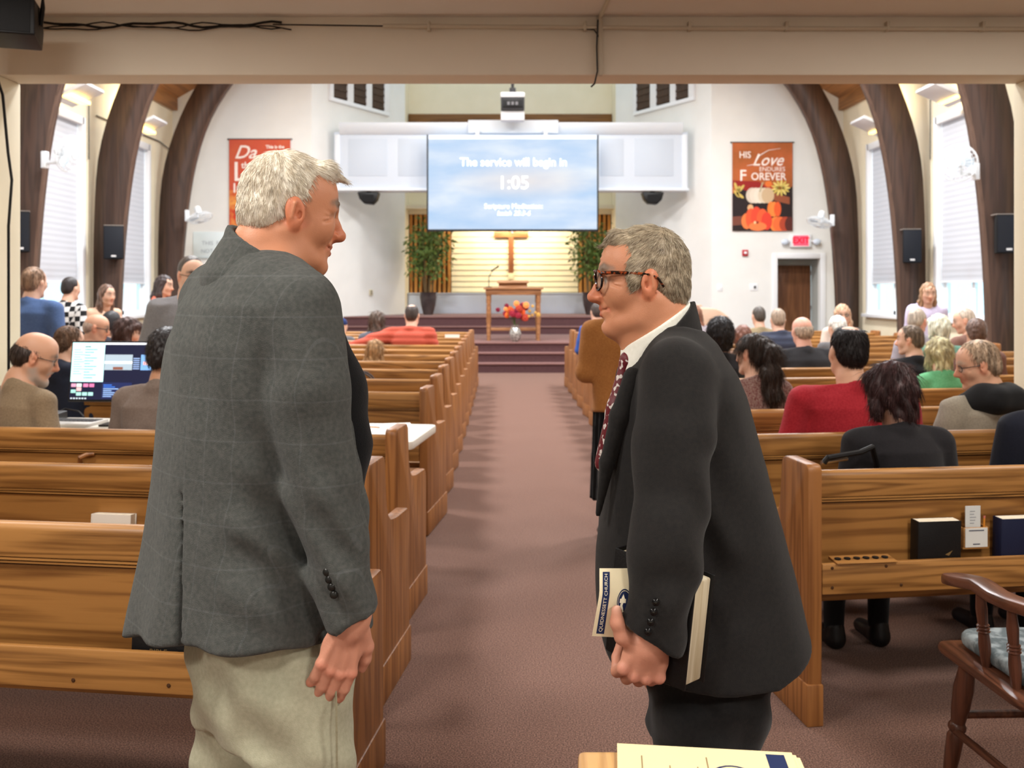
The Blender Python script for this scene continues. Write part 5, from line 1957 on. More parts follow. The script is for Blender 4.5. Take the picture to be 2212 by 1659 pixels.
def hair_solid(style, H, M, sc, seed=0):
    S = Solid()
    e = lambda c, r, k=.02, op='u': S.ell(H(*c), V(*r) * sc, M, k * sc, None, op)
    c_ = lambda a, b, ra, rb, k=.02, op='u': S.cone(H(*a), H(*b), ra * sc, rb * sc, k * sc, None, op)
    if style in ('short', 'thin', 'curly', 'bob', 'long', 'pony', 'wavy', 'fro', 'capcut'):
        t = {'curly': .012, 'fro': .02, 'bob': .012, 'long': .008, 'wavy': .012, 'pony': .006}.get(style, .003)
        e((0, -.016, .040), (.076 + t, .097 + t, .090 + t))
        e((0, -.058, -.008), (.064 + t, .054 + t, .062 + t), .02)
    if style == 'bald':
        e((0, -.018, .010), (.0785, .0985, .072))
        e((0, -.058, -.012), (.066, .052, .058), .02)
        e((0, .01, .095), (.082, .118, .075), .015, 's')
        e((0, .10, .0), (.10, .09, .2), .01, 's')
    if style == 'thin':
        e((0, -.035, .125), (.045, .05, .028), .02, 's')
    if style in ('bob', 'fro'):
        for s in (-1, 1):
            c_((s * .066, -.01, .02), (s * .074, .0, -.07), .036, .03, .03)
        c_((0, -.07, .0), (0, -.072, -.09), .06, .05, .03)
        c_((-.05, .064, .075), (.05, .064, .075), .024, .024, .02)
    if style in ('long', 'wavy'):
        for s in (-1, 1):
            c_((s * .064, -.02, .02), (s * .076, -.015, -.12), .034, .038, .03)
            c_((s * .076, -.015, -.12), (s * .075, .0, -.25), .038, .022, .03)
        c_((0, -.07, .0), (0, -.085, -.16), .058, .06, .03)
        c_((0, -.085, -.16), (0, -.075, -.27), .06, .035, .03)
    if style == 'pony':
        c_((0, -.105, .06), (.0, -.145, .01), .034, .045, .02)
        c_((0, -.145, .01), (.0, -.135, -.12), .045, .058, .02)
        c_((0, -.135, -.12), (.01, -.115, -.24), .058, .066, .03)
        c_((.01, -.115, -.24), (.0, -.11, -.30), .066, .035, .03)
    if style == 'cap':
        e((0, -.012, .050), (.084, .105, .086))
        S.plane(H(0, 0, .005), -M[:, 2] + M[:, 1] * -.1, .01)
        return S
    if style != 'bald':
        # face opening, ears, nape
        e((0, .088, -.02), (.066, .060, .082), .012, 's')
        e((0, .075, -.10), (.10, .085, .085), .012, 's')
        if style in ('short', 'thin', 'curly', 'pony'):
            for s in (-1, 1):
                e((s * .088, .0, -.012), (.026, .03, .036), .008, 's')
                e((s * .085, .02, -.05), (.04, .06, .05), .008, 's')
            if style != 'pony':
                e((0, -.04, -.115), (.12, .14, .055), .01, 's')
    else:
        for s in (-1, 1):
            e((s * .088, .0, -.012), (.026, .03, .036), .008, 's')
        e((0, -.04, -.115), (.12, .14, .055), .01, 's')
    if style in ('curly', 'fro'):
        S.warp(lambda P: .007 * np.sin(P[:, 0] * 150 + np.sin(P[:, 2] * 90)) * np.sin(P[:, 1] * 140) * np.sin(P[:, 2] * 150))
    elif style in ('wavy', 'pony', 'long', 'bob'):
        S.warp(lambda P: .004 * np.sin(P[:, 0] * 130 + 3 * np.sin(P[:, 2] * 28)) + .003 * np.sin(P[:, 1] * 150 + 2 * np.sin(P[:, 2] * 33)))
    return S


def glasses_obj(H, parent, off, rgb=(28, 24, 22), name='glasses', sc=1.0, rim=.0016, lens=True):
    b = MB()
    P = lambda x, y, z: Vector(H(x, y, z) - np.array(off))
    for s in (-1, 1):
        b.tube([P(s * .033 + .024 * math.cos(a), .094 - .006 * abs(math.cos(a)) * (1 if s * math.cos(a) > 0 else 0), .008 + .018 * math.sin(a)) for a in [2 * math.pi * k / 16 for k in range(17)]], rim * sc, 6, False)
        b.tube([P(s * .057, .088, .014), P(s * .074, .06, .014), P(s * .0805, .0, .012), P(s * .079, -.02, -.004)], rim * sc * 1.1, 6)
    b.tube([P(-.009, .096, .010), P(0, .099, .012), P(.009, .096, .010)], rim * sc, 6)
    o = b.build(name, mat('spectacle_frame_%d' % rgb[0], rgb, .35), parent)
    o['kind'] = 'thing'
    del o['kind']
    if lens:
        for s in (-1, 1):
            MB().poly([P(s * .033 + .0235 * math.cos(a), .094 - .006 * abs(math.cos(a)) * (1 if s * math.cos(a) > 0 else 0), .008 + .0175 * math.sin(a)) for a in [2 * math.pi * k / 16 for k in range(16)]]).build('lens', M_glass, o)
    return o


def person(label, px, d, top_py, yaw=0.0, pose='sit', head=(0, 0, 0), top=(80, 80, 80), hair=('short', (70, 54, 44)), skin='light', vox=None,
           w=1.0, g=1.0, lean=6.0, arms=None, pants=(40, 40, 48), garment='shirt', glasses=None, child=1.0, strand=0, smile=.3, old=0.0,
           beard=None, top2=None, collar=True, detail=None, shoes=(26, 24, 24), topmat=None, hairlift=.014, y=None, skirt=False, legs=True, X=None, brow=None):
    ztop = EYE - (top_py - CY) * d / F - hairlift
    hs = {'sit': (ztop - .455) / .862, 'stand': ztop / 1.70}[pose]
    zh = .455 + .085 * hs if pose == 'sit' else .925 * hs
    X = (px - CX) * d / F if X is None else X
    root = empty('person', (X, d, 0), R(yaw), label, 'person', 'people in the church')
    vox = vox or min(.022, max(.006, .0016 * d))
    Lm = rotm(0, lean, 0)
    o0 = V(0, 0, zh)
    U = lambda x, y, z: o0 + Lm @ (V(x, y, z) * hs)
    # keep the head over the base
    shift = -U(0, .0, .62)[1] * .75
    U = lambda x, y, z, _s=V(0, shift, 0): o0 + Lm @ (V(x, y, z) * hs) + _s
    hM = rotm(head[0], head[1], head[2])
    hc = U(0, .022, .61) + np.array([0, 0, .045 * hs]) + hM @ V(0, .012, .0)
    hsc = hs * child * (.96 if w < .95 else 1.0)
    H = lambda x, y, z: hc + hM @ (V(x, y, z) * hsc)
    sk = SKIN[skin] if isinstance(skin, str) else skin
    detail = (abs(yaw + head[0]) > 35) if detail is None else detail
    # ---- skin body: head and neck fine, trunk and arms coarser, one mesh
    S1 = Solid()
    head_prims(S1, hc, hM, hsc, sk, smile=smile, brow=brow or tuple(int(c * .8) for c in hair[1]), old=old, detail=detail, beard=beard)
    S1.cone(hc + hM @ (V(0, -.036, -.12) * hsc), U(0, -.02, .47), .056 * hs, .07 * hs, .03, sk)
    hv = min(vox, .0075 if detail else .011) if d < 9 else vox * .75
    v1, q1 = S1.mesh(hv)
    c1 = S1.colours(v1, lin(sk), tau=max(.0016, hv * .35))
    S2 = Solid()
    S2.loft([(-.06, 0, 0, .13 * g, .10 * g, .09 * g), (.1, 0, 0, .12 * g, .1 * g, .09 * g), (.3, 0, 0, .14 * w, .1 * g, .09 * g), (.46, 0, -.01, .10 * w, .06, .06)], U(0, 0, 0), Lm * hs, .04, sk) if False else None
    S2.cone(U(0, .01, .05), U(0, .01, .34), .085 * hs, .085 * hs, .04, sk)
    S2.cone(U(0, .01, .34), U(0, -.01, .49), .085 * hs, .055 * hs, .03, sk)
    S2.cone(U(-.14 * w, 0, .425), U(.14 * w, 0, .425), .045 * hs, .045 * hs, .03, sk)
    arms = arms or {}
    aj = {}
    for s, nm in ((-1, 'l'), (1, 'r')):
        sh = U(s * .188 * w, -.005, .435)
        if nm in arms:
            el, wr = arms[nm]
            el, wr = U(*el), U(*wr)
        elif pose == 'sit':
            el, wr = U(s * .245 * w, .045, .175), U(s * .10, .27, .09)
        else:
            el, wr = U(s * .245 * w, -.02, .145), U(s * .245 * w, .045, -.10)
        aj[nm] = (sh, el, wr)
        S2.chain([sh, el, wr], [.04 * hs, .036 * hs, .028 * hs], .02, sk)
        dz = wr - el
        dz = -dz / np.linalg.norm(dz)
        xx = np.cross(V(0, 1, 0), dz) if abs(dz[1]) < .8 else np.cross(V(0, 0, 1), dz)
        xx /= np.linalg.norm(xx)
        hand_prims(S2, wr - dz * .02, np.stack([xx, np.cross(dz, xx), dz], 1), hs * .95, sk, .35, -s)
    v2, q2 = S2.mesh(max(vox, .009))
    c2 = S2.colours(v2, lin(sk), tau=.01)
    net_obj('body', np.concatenate([v1, v2]), np.concatenate([q1, q2 + len(v1)]), M_skin, root, cols=np.concatenate([c1, c2]), smooth_it=1)
    # ---- upper garment
    T = Solid()
    fat = {'shirt': .0, 'jacket': .012, 'puffer': .03, 'hoodie': .016}[garment]
    rows = [(-.09, 0, 0, .175 * g + fat, .145 * g + fat, .125 * g + fat), (.05, 0, .005, .172 * g + fat, .145 * g + fat, .118 * g + fat), (.18, 0, .005, .168 * (g * .6 + w * .4) + fat, .130 * g + fat, .115 + fat),
            (.32, 0, 0, .184 * w + fat, .118 * g + fat, .122 + fat), (.40, 0, -.005, .186 * w + fat, .10 + fat, .118 + fat), (.455, 0, -.012, .15 * w + fat, .075 + fat, .088 + fat), (.50, 0, -.02, .085 + fat * .5, .058 + fat * .5, .062 + fat * .5)]
    rows = [(a * hs, b * hs, c * hs, e * hs, f * hs, h * hs) for a, b, c, e, f, h in rows]
    T.loft(rows, U(0, 0, 0), Lm, .03, None)
    for nm, s in (('l', -1), ('r', 1)):
        sh, el, wr = aj[nm]
        T.cone(U(s * .05, -.018, .495), U(s * .165 * w, -.006, .452), (.042 + fat * .5) * hs, (.046 + fat * .6) * hs, .03)
        cuff = wr + (el - wr) * .04
        short = garment == 'shirt' and arms.get('short')
        if short:
            T.chain([sh, sh + (el - sh) * .75], [(.064 + fat) * hs, (.058 + fat) * hs], .03)
        else:
            T.chain([sh, el, cuff], [(.062 + fat) * hs, (.052 + fat * .9) * hs, (.041 + fat * .7) * hs], .028)
    if collar:
        T.cone(U(0, -.03, .485), U(0, -.02, .520), (.072 + fat * .5) * hs, (.064 + fat * .3) * hs, .012)
        T.plane(U(0, -.10, .545), Lm @ V(0, .42, .9), .004)
    if garment == 'hoodie':
        T.cone(U(-.07, -.085, .475), U(.07, -.085, .475), .055 * hs, .055 * hs, .03)
        T.cone(U(0, -.10, .44), U(0, -.09, .50), .06 * hs, .05 * hs, .03)
    if garment == 'puffer':
        ax_ = Lm[:, 2]
        T.warp(lambda P: -.014 * np.abs(np.sin((P - o0) @ ax_ * 38)) + .008)
    else:
        T.warp(folds(.0035 if garment == 'jacket' else .0042, int(abs(px)) % 97))
    v, q = T.mesh(vox)
    tm = topmat or fabric('cloth_%d_%d_%d' % top, top, top2)
    net_obj({'shirt': 'shirt', 'jacket': 'jacket', 'puffer': 'padded_jacket', 'hoodie': 'hooded_top'}[garment], v, q, tm, root, smooth_it=1)
    # ---- trousers and shoes
    if legs:
        Lg = Solid()
        hipy = shift
        if pose == 'sit':
            Lg.loft([(-.10 * hs, 0, 0, .168 * g * hs, .13 * g * hs, .115 * g * hs), (.03 * hs, 0, 0, .165 * g * hs, .13 * g * hs, .115 * g * hs)], V(0, hipy, zh), None, .03)
            for s in (-1, 1):
                Lg.chain([V(s * .088 * hs, hipy + .03, zh - .01), V(s * .11 * hs, hipy + .40 * hs, zh - .01), V(s * .11 * hs, hipy + .42 * hs, .10)], [.082 * hs, .062 * hs, .046 * hs], .03)
        else:
            Lg.loft([(-.13 * hs, 0, 0, .17 * g * hs, .125 * g * hs, .12 * g * hs), (.06 * hs, 0, 0, .165 * g * hs, .12 * g * hs, .11 * g * hs)], V(0, hipy, zh), None, .03)
            for s in (-1, 1):
                Lg.chain([V(s * .09 * hs, hipy, zh - .06), V(s * .095 * hs, hipy + .01, .48 * hs), V(s * .10 * hs, hipy - .01, .09)], [.088 * hs, .066 * hs, .056 * hs], .02)
        v, q = Lg.mesh(max(vox, .012))
        net_obj('trousers', v, q, fabric('cloth_%d_%d_%d' % pants, pants), root, smooth_it=1)
        for s in (-1, 1):
            b = Solid()
            fy = hipy + (.44 * hs if pose == 'sit' else .0)
            b.cone(V(s * .11 * hs, fy - .03, .045), V(s * .115 * hs, fy + .14, .035), .042, .032, .02)
            b.cone(V(s * .11 * hs, fy - .03, .045), V(s * .11 * hs, fy - .03, .09), .04, .04, .02)
            b.plane((0, 0, .006), (0, 0, -1), .003)
            v, q = b.mesh(max(vox, .010))
            net_obj('shoe', v, q, mat('shoe_%d' % shoes[0], shoes, .45), root)
    # ---- hair, glasses
    st, hr = hair
    Hs = hair_solid(st, H, hM, hsc)
    v, q = Hs.mesh(min(vox, .009))
    hm = hair_mat(hr) if st != 'cap' else fabric('knit_%d' % hr[2], hr)
    ho = net_obj('hair' if st != 'cap' else 'knit_cap', v, q, hm, root, smooth_it=1)
    if strand and st != 'cap':
        crown = H(0, -.03, .12)
        ln = {'short': .03, 'thin': .03, 'bald': .025, 'curly': .035, 'fro': .04, 'bob': .06, 'long': .10, 'wavy': .09, 'pony': .09}[st] * hsc
        strands('hair_strands', v, q, strand, ln, max(.0007, .00022 * d), lambda P, n: (P - crown) / (np.linalg.norm(P - crown, axis=1)[:, None] + .01) * .6 + np.array([0, 0, -1.0]),
                hm, ho, (0, 0, 0), seed=int(px), lift=.12, jit=.25 if st not in ('curly', 'fro', 'wavy') else .6, curl=.25 if st in ('curly', 'wavy', 'fro') else .05, drop=.2)
    if glasses:
        glasses_obj(H, root, (0, 0, 0), glasses, sc=1.0, rim=.0016 if d < 7 else .003)
    return root, H, U


TR, TLf = TH, -TH        # seated people face along their row: right block turns left, left block turns right
Pn = []
# right block, near to far
r30, H30, U30 = person('dark-haired person in a black jacket with a hoop earring, nearest on the right', 1938, 3.80, 778, TR, head=(14, 12, 4), top=(30, 29, 31), hair=('bob', (58, 34, 34)), skin='brown', garment='jacket', w=.95, g=1.12, lean=8, strand=3500, pants=(24, 24, 26))
person('person in a navy coat cut off by the right picture edge', 2300, 3.92, 730, TR, head=(0, 4, 0), top=(24, 26, 36), hair=('short', (60, 50, 44)), garment='jacket', g=1.15, w=1.1, strand=0, pants=(22, 22, 26), shoes=(30, 30, 34), detail=False)
person('broad man in a red polo shirt with thinning dark hair', 1842, 4.68, 698, TR, head=(-6, 4, 3), top=(142, 30, 40), top2=(162, 42, 50), hair=('thin', (34, 28, 28)), skin='tan', w=1.36, g=1.5, lean=5, strand=3500)
r33, H33, U33 = person('elderly man with glasses and a khaki jacket turning to his left', 2128, 4.78, 730, TR + 8, head=(62, 14, -4), top=(132, 124, 110), hair=('short', (176, 152, 128)), skin='tan', garment='hoodie', g=1.15, w=1.05, lean=6, glasses=(24, 24, 26), strand=2600, smile=1.0, old=1.0, vox=.008, brow=(170, 150, 130))
person('woman with a long dark ponytail in a striped top', 1634, 5.52, 716, TR, head=(30, 6, 6), top=(96, 40, 42), top2=(150, 130, 120), hair=('pony', (52, 40, 32)), skin='light', w=.88, g=.95, strand=3200, detail=True)
person('woman with shoulder-length blond hair in a green top', 2036, 6.55, 726, TR, head=(-12, 6, 0), top=(88, 158, 112), top2=(110, 178, 130), hair=('bob', (214, 198, 160)), w=.92, strand=2200, detail=False)
person('woman with short grey-brown hair in a black top, looking left', 1974, 7.40, 698, TR, head=(48, 4, 0), top=(30, 30, 33), hair=('short', (128, 112, 98)), w=.92, strand=1600)
person('woman with bushy black curls beside the man in the dark suit', 1560, 7.20, 683, TR, head=(0, 0, 0), top=(28, 26, 28), hair=('fro', (26, 22, 24)), skin='brown', w=.9, strand=1800)
person('bald man in a black T-shirt', 1738, 8.18, 684, TR, head=(0, 2, 0), top=(48, 48, 51), hair=('bald', (196, 178, 162)), skin='pink', w=1.22, g=1.3, arms={'short': True}, strand=900, hairlift=0.0)
person('person with reddish brown hair behind the black curls', 1608, 9.1, 700, TR, head=(0, 4, 0), top=(110, 84, 70), hair=('bob', (116, 76, 62)), w=.9, detail=False)
person('white-haired person in a grey coat beyond the bald man', 1813, 9.85, 681, TR, head=(10, 4, 0), top=(96, 94, 96), hair=('curly', (214, 210, 200)), garment='jacket', w=.95, detail=False)
person('pale blond person in a sage green top near the right windows', 2034, 8.6, 676, TR, head=(0, 4, 0), top=(96, 138, 122), hair=('bob', (206, 208, 186)), w=.9, detail=False)
person('woman with curly brown hair near the right picture edge', 2115, 8.1, 685, TR, head=(-20, 0, 0), top=(112, 80, 72), hair=('curly', (96, 74, 64)), w=.92, detail=False)
person('grey-haired man in a brown shirt by the right windows', 2092, 10.1, 663, TR + 20, head=(40, 16, 0), top=(118, 88, 78), hair=('short', (178, 164, 150)), w=1.0)
person('man with greying hair in front of the girl in lavender', 1985, 9.5, 663, TR, head=(-52, 8, 0), top=(150, 146, 156), hair=('short', (170, 156, 142)), skin='pink')
person('standing girl in a lavender hooded top with long light brown hair', 2003, 11.1, 608, 172, 'stand', head=(0, 14, 0), top=(190, 182, 208), hair=('long', (150, 118, 90)), garment='hoodie', w=.86, g=.9, detail=True)
person('woman with glasses and long wavy hair facing the camera', 1819, 12.1, 655, 168, 'sit', head=(0, 6, 4), top=(196, 180, 168), hair=('wavy', (186, 150, 122)), w=.9, glasses=(60, 50, 50), detail=True, arms={'l': ((-.24, .1, .24), (-.02, .2, .47))})
person('man with greying hair in a navy padded vest', 1684, 10.8, 664, TR, head=(-14, 2, 0), top=(56, 60, 76), hair=('short', (146, 128, 112)), garment='puffer', w=1.05, detail=False)
person('dark-haired man in an olive shirt farther up the right pews', 1642, 12.3, 660, TR, head=(0, 2, 0), top=(132, 118, 92), hair=('short', (72, 66, 60)), detail=False)
person('woman with auburn hair looking left near the tan piano', 1501, 13.1, 657, TR, head=(58, 4, 0), top=(150, 142, 148), hair=('long', (116, 78, 60)), w=.88, detail=True)
person('person in a bright blue shirt at the front of the right pews', 1291, 13.1, 652, TR, head=(0, 4, 0), top=(52, 84, 156), hair=('short', (60, 50, 46)), detail=False)
# left block
person('bearded bald man in a tan sweater with glasses at the sound desk', 52, 4.86, 713, -34, head=(-30, 20, 4), top=(124, 106, 84), top2=(140, 121, 97), hair=('bald', (62, 50, 44)), skin='tan', w=1.05, g=1.2, lean=10, glasses=(50, 44, 40), beard=(168, 156, 146), old=1.0, vox=.008, strand=1500, hairlift=.0, smile=.2, brow=(110, 92, 80))
person('person in a grey-brown shirt with dark curly hair at the monitor', 352, 4.78, 705, TLf, head=(0, 8, 0), top=(110, 96, 88), top2=(122, 108, 99), hair=('curly', (38, 32, 32)), skin='olive', w=1.0, g=1.0, lean=8, strand=1500)
person('boy with brown hair in a navy hooded top', 140, 6.45, 697, TLf, head=(-28, 8, 0), top=(36, 40, 54), hair=('short', (110, 84, 66)), garment='hoodie', w=.92, strand=1800, hairlift=.02)
person('woman with a dark bob in an orange top', 266, 7.95, 683, -40, head=(-32, 10, 0), top=(234, 108, 62), hair=('bob', (84, 64, 60)), w=.9, strand=1200, detail=True)
person('bald man with glasses in a pale shirt behind the orange top', 197, 8.5, 678, -38, head=(-35, 14, 0), top=(176, 184, 192), hair=('bald', (150, 128, 112)), skin='tan', glasses=(40, 36, 36), detail=True, hairlift=0)
person('man with short black hair in a dark jacket leaning to his right', 236, 9.2, 669, TLf, head=(-10, 6, 0), top=(58, 60, 70), hair=('short', (34, 32, 36)), garment='jacket', detail=False)
person('man in a blue quilted jacket standing at the far left', 66, 7.8, 574, -8, 'stand', head=(-4, 2, 0), top=(70, 92, 134), top2=(84, 108, 152), hair=('short', (146, 118, 96)), garment='jacket', w=1.12, g=1.15, strand=800, detail=False)
tmk = mat('gingham', (20, 20, 22), .85)
_N, _L = tmk.node_tree.nodes, tmk.node_tree.links
_tc, _ck = _N.new('ShaderNodeTexCoord'), _N.new('ShaderNodeTexChecker')
_ck.inputs['Scale'].default_value = 19
_ck.inputs['Color1'].default_value = (.012, .012, .014, 1)
_ck.inputs['Color2'].default_value = (.72, .72, .72, 1)
_mp = _N.new('ShaderNodeMapping')
_mp.inputs['Rotation'].default_value = (.06, .08, .1)
_mp.inputs['Scale'].default_value = (1, .01, 1)
_L.new(_tc.outputs['Object'], _mp.inputs[0])
_L.new(_mp.outputs[0], _ck.inputs['Vector'])
_L.new(_ck.outputs['Color'], _N['Principled BSDF'].inputs['Base Color'])
person('boy in a black and white checked shirt standing by the left windows', 146, 9.8, 595, -14, 'stand', head=(-8, 4, 0), top=(60, 60, 60), topmat=tmk, hair=('short', (44, 38, 38)), w=.9, detail=False)
person('girl with long brown hair standing below the left loudspeaker', 226, 10.6, 612, -128, 'stand', head=(10, 6, 0), top=(206, 170, 146), hair=('long', (104, 80, 68)), w=.85, g=.9, detail=True)
person('woman with long dark hair in a coral dress, standing in profile', 346, 11.4, 592, -88, 'stand', head=(-4, 8, 0), top=(222, 120, 98), hair=('long', (56, 46, 46)), w=.85, g=.92, detail=True, arms={'l': ((-.2, .05, .2), (-.05, .22, .22)), 'r': ((.2, .05, .2), (.05, .22, .22))}, pants=(222, 150, 140))
person('man in a grey checked jacket standing behind the white-haired man', 409, 6.5, 550, -150, 'stand', head=(10, 10, 0), top=(118, 116, 118), hair=('short', (70, 60, 54)), garment='jacket', w=1.05, glasses=(40, 40, 44), detail=True)
person('man in an orange padded jacket with one arm along the pew', 888, 11.55, 655, TLf, head=(6, 2, 0), top=(176, 78, 62), top2=(194, 92, 74), hair=('thin', (58, 48, 44)), garment='puffer', w=1.08, g=1.15, detail=False, vox=.012, arms={'l': ((-.42, -.06, .36), (-.74, -.02, .26))})
person('woman with long wavy brown hair beside the orange padded jacket', 812, 11.75, 670, TLf, head=(8, 2, 0), top=(88, 90, 100), hair=('wavy', (92, 78, 68)), w=.9, detail=False, strand=700)
person('small child with blond hair in a left pew', 808, 9.0, 735, TLf, head=(10, 0, 6), top=(206, 182, 180), hair=('wavy', (168, 132, 92)), w=.8, g=.85, child=1.18, detail=False, strand=900)
person('child in a navy knitted cap at the end of a left pew', 737, 12.6, 685, TLf, head=(-10, 4, 0), top=(92, 92, 96), hair=('cap', (34, 48, 92)), w=.85, detail=False)

# hoop earring, hood lining
MB().tube([Vector(H30(-.086, -.004 + .010 * math.cos(a), -.052 + .020 * math.sin(a))) for a in [2 * math.pi * k / 20 for k in range(21)]], .0022, 6, False).build('hoop_earring', M_gold, r30)
hd = Solid()
hd.chain([U33(-.11, -.06, .455), U33(-.05, -.125, .475), U33(.05, -.125, .475), U33(.11, -.06, .455)], [.05, .065, .065, .05], .04)
hd.chain([U33(-.13, .0, .47), U33(-.08, -.07, .50), U33(.08, -.07, .50), U33(.13, .0, .47)], [.04, .05, .05, .04], .04)
hd.cone(U33(0, -.0, .50), U33(0, .04, .7), .065, .075, .01, None, 's')
v, q = hd.mesh(.009)
net_obj('hood', v, q, fabric('black_hood', (26, 26, 27)), r33, smooth_it=1)
# ------------------------------------------------------------------ the two men talking in the aisle


def W(px, py, d):
    return np.array(at(px, py, d))


def rows_px(rows, d):
    """(py, centre px, half width, front, back) -> loft rows about the origin"""
    out = []
    for py, cx, a, bf, bb in rows:
        p = at(cx, py, d)
        out.append((p, a, bf, bb))
    return out


def loft_world(S, rows, d, M, k=.02, n=2.3):
    P = rows_px(rows, d)
    o = np.array((0, d, 0), float)
    tab = []
    for p, a, bf, bb in P:
        q = (np.array(p) - o) @ M
        tab.append((q[2], q[0], q[1], a, bf, bb))
    S.loft(tab, o, M, k, None, 'u', n)


def tweed():
    m = fabric('grey_plaid_tweed', (66, 69, 67), (84, 85, 82), .92, .4, 700)
    N, L = m.node_tree.nodes, m.node_tree.links
    bs = N['Principled BSDF']
    src = bs.inputs['Base Color'].links[0].from_socket
    tc, mp, sp = N.new('ShaderNodeTexCoord'), N.new('ShaderNodeMapping'), N.new('ShaderNodeSeparateXYZ')
    mp.inputs['Rotation'].default_value = (0, 0, R(50))
    L.new(tc.outputs['Object'], mp.inputs[0])
    L.new(mp.outputs[0], sp.inputs[0])
    prev = src
    for ch, per in (('X', .052), ('Z', .075)):
        a, b, c = N.new('ShaderNodeMath'), N.new('ShaderNodeMath'), N.new('ShaderNodeMath')
        a.operation, b.operation, c.operation = 'DIVIDE', 'FRACT', 'LESS_THAN'
        a.inputs[1].default_value = per
        c.inputs[1].default_value = .045
        L.new(sp.outputs[ch], a.inputs[0])
        L.new(a.outputs[0], b.inputs[0])
        L.new(b.outputs[0], c.inputs[0])
        mu = N.new('ShaderNodeMath')
        mu.operation = 'MULTIPLY'
        mu.inputs[1].default_value = .06
        L.new(c.outputs[0], mu.inputs[0])
        mx = N.new('ShaderNodeMixRGB')
        mx.inputs[2].default_value = (*lin((150, 156, 160)), 1)
        L.new(mu.outputs[0], mx.inputs[0])
        L.new(prev, mx.inputs[1])
        prev = mx.outputs[0]
    L.new(prev, bs.inputs['Base Color'])
    return m


def join_nets(*parts):
    vs, qs, n = [], [], 0
    for v, q in parts:
        vs.append(v)
        qs.append(q + n)
        n += len(v)
    return np.concatenate(vs), np.concatenate(qs)


# ================================================================== white-haired man, seen from behind, facing right
base = (float(at(545, 0, 1.9).x), 1.9, 0.0)
man = empty('person', base, 0, 'tall white-haired man in a grey plaid jacket, seen from behind', 'person', 'people in the church')
BY = -50
BM = rotm(BY)
fv, rv = BM[:, 1], BM[:, 0]
skinL = (192, 130, 97)
hM = rotm(-63, 9, 2)
hc = W(629, 463, 1.93)
hs1 = .96
HL = lambda x, y, z: hc + hM @ (V(x, y, z) * hs1)
# skin: head and neck, both hands and forearms
S = Solid()
head_prims(S, hc, hM, hs1, skinL, smile=1.0, brow=(112, 90, 74), old=1.0)
S.cone(HL(0, -.05, -.08), W(565, 600, 1.9), .060, .07, .03, skinL)
S.cone(HL(.03, .0, -.09), W(600, 600, 1.86), .035, .04, .03, skinL)
for k in range(3):                                                     # neck tendons
    S.cone(HL(.050, -.045 + .022 * k, -.065), HL(.040, -.02 + .02 * k, -.14), .009, .009, .008, skinL)
v1, q1 = S.mesh(.0028)
c1 = S.colours(v1, lin(skinL), .0014)
wr = W(764, 1332, 1.73)
zt = W(722, 1450, 1.73)
zz = (wr - zt) / np.linalg.norm(wr - zt)
yn = V(.35, -.93, .0)
yn -= zz * (yn @ zz)
yn /= np.linalg.norm(yn)
xn = np.cross(yn, zz)
if xn @ fv < 0:
    xn = -xn
S2 = Solid()
hand_prims(S2, wr - zz * .012, np.stack([xn, yn, zz], 1), 1.0, (202, 142, 118), .20, 1)
S2.cone(wr + V(-.012, 0, .1), wr, .032, .028, .02, (206, 146, 120))
for k in range(4):                                                     # tendons
    S2.cone(wr - zz * .02 + xn * (.018 - .012 * k) + yn * .009, wr - zz * .09 + xn * (.028 - .019 * k) + yn * .009, .0035, .004, .006, (200, 138, 112))
v2, q2 = S2.mesh(.0026)
c2 = S2.colours(v2, lin(skinL), .002)
S3 = Solid()
S3.chain([W(565, 600, 1.9), W(540, 800, 1.9), W(540, 1300, 1.9)], [.08, .11, .11], .05, skinL)
S3.chain([W(650, 660, 1.79), W(700, 1050, 1.75), wr + V(-.012, 0, .08)], [.04, .038, .03], .02, skinL)
S3.chain([W(455, 660, 2.05), W(440, 1000, 2.12), W(540, 1240, 2.25)], [.04, .038, .03], .02, skinL)
hand_prims(S3, W(548, 1260, 2.26), np.stack([V(.64, .77, 0), V(-.77, .64, 0), V(0, 0, 1.0)], 1), 1.0, skinL, .4, -1)
v3, q3 = S3.mesh(.012)
c3 = S3.colours(v3, lin(skinL), .01)
vv, qq = join_nets((v1, q1), (v2, q2), (v3, q3))
net_obj('body', vv, qq, M_skin, man, base, np.concatenate([c1, c2, c3]), 1)
# ring on the third finger
MB().tube([Vector(wr - np.array(base)) + Vector(-zz * .098 + xn * (-.0125) + (xn * math.cos(a) + yn * math.sin(a)) * .0112 + yn * .001) for a in [2 * math.pi * k / 18 for k in range(19)]], .0022, 6, False).build('ring', M_gold, man)
# jacket
J = Solid()
loft_world(J, [(550, 556, .085, .07, .07), (575, 553, .130, .085, .085), (612, 553, .180, .105, .105), (660, 546, .208, .125, .125), (740, 533, .214, .135, .135), (900, 505, .212, .14, .13), (1050, 496, .215, .148, .13),
               (1200, 500, .236, .168, .152), (1320, 504, .255, .185, .175), (1420, 507, .270, .195, .19)], 1.9, BM, .02)
J.chain([W(585, 600, 1.86), W(650, 640, 1.80)], [.048, .056], .04)
J.chain([W(520, 590, 1.96), W(462, 622, 2.03)], [.05, .056], .04)
J.chain([W(652, 672, 1.78), W(668, 850, 1.755), W(700, 1050, 1.745), W(735, 1230, 1.735), W(764, 1372, 1.73)], [.076, .077, .067, .056, .049], .016)
J.chain([W(457, 655, 2.05), W(445, 1000, 2.12), W(540, 1220, 2.24)], [.07, .06, .05], .02)
J.chain([W(706, 820, 2.0), W(745, 1100, 1.99), W(778, 1345, 1.97)], [.05, .045, .026], .03)          # open front panel
sd_ = W(735, 1230, 1.735) - W(764, 1372, 1.73)
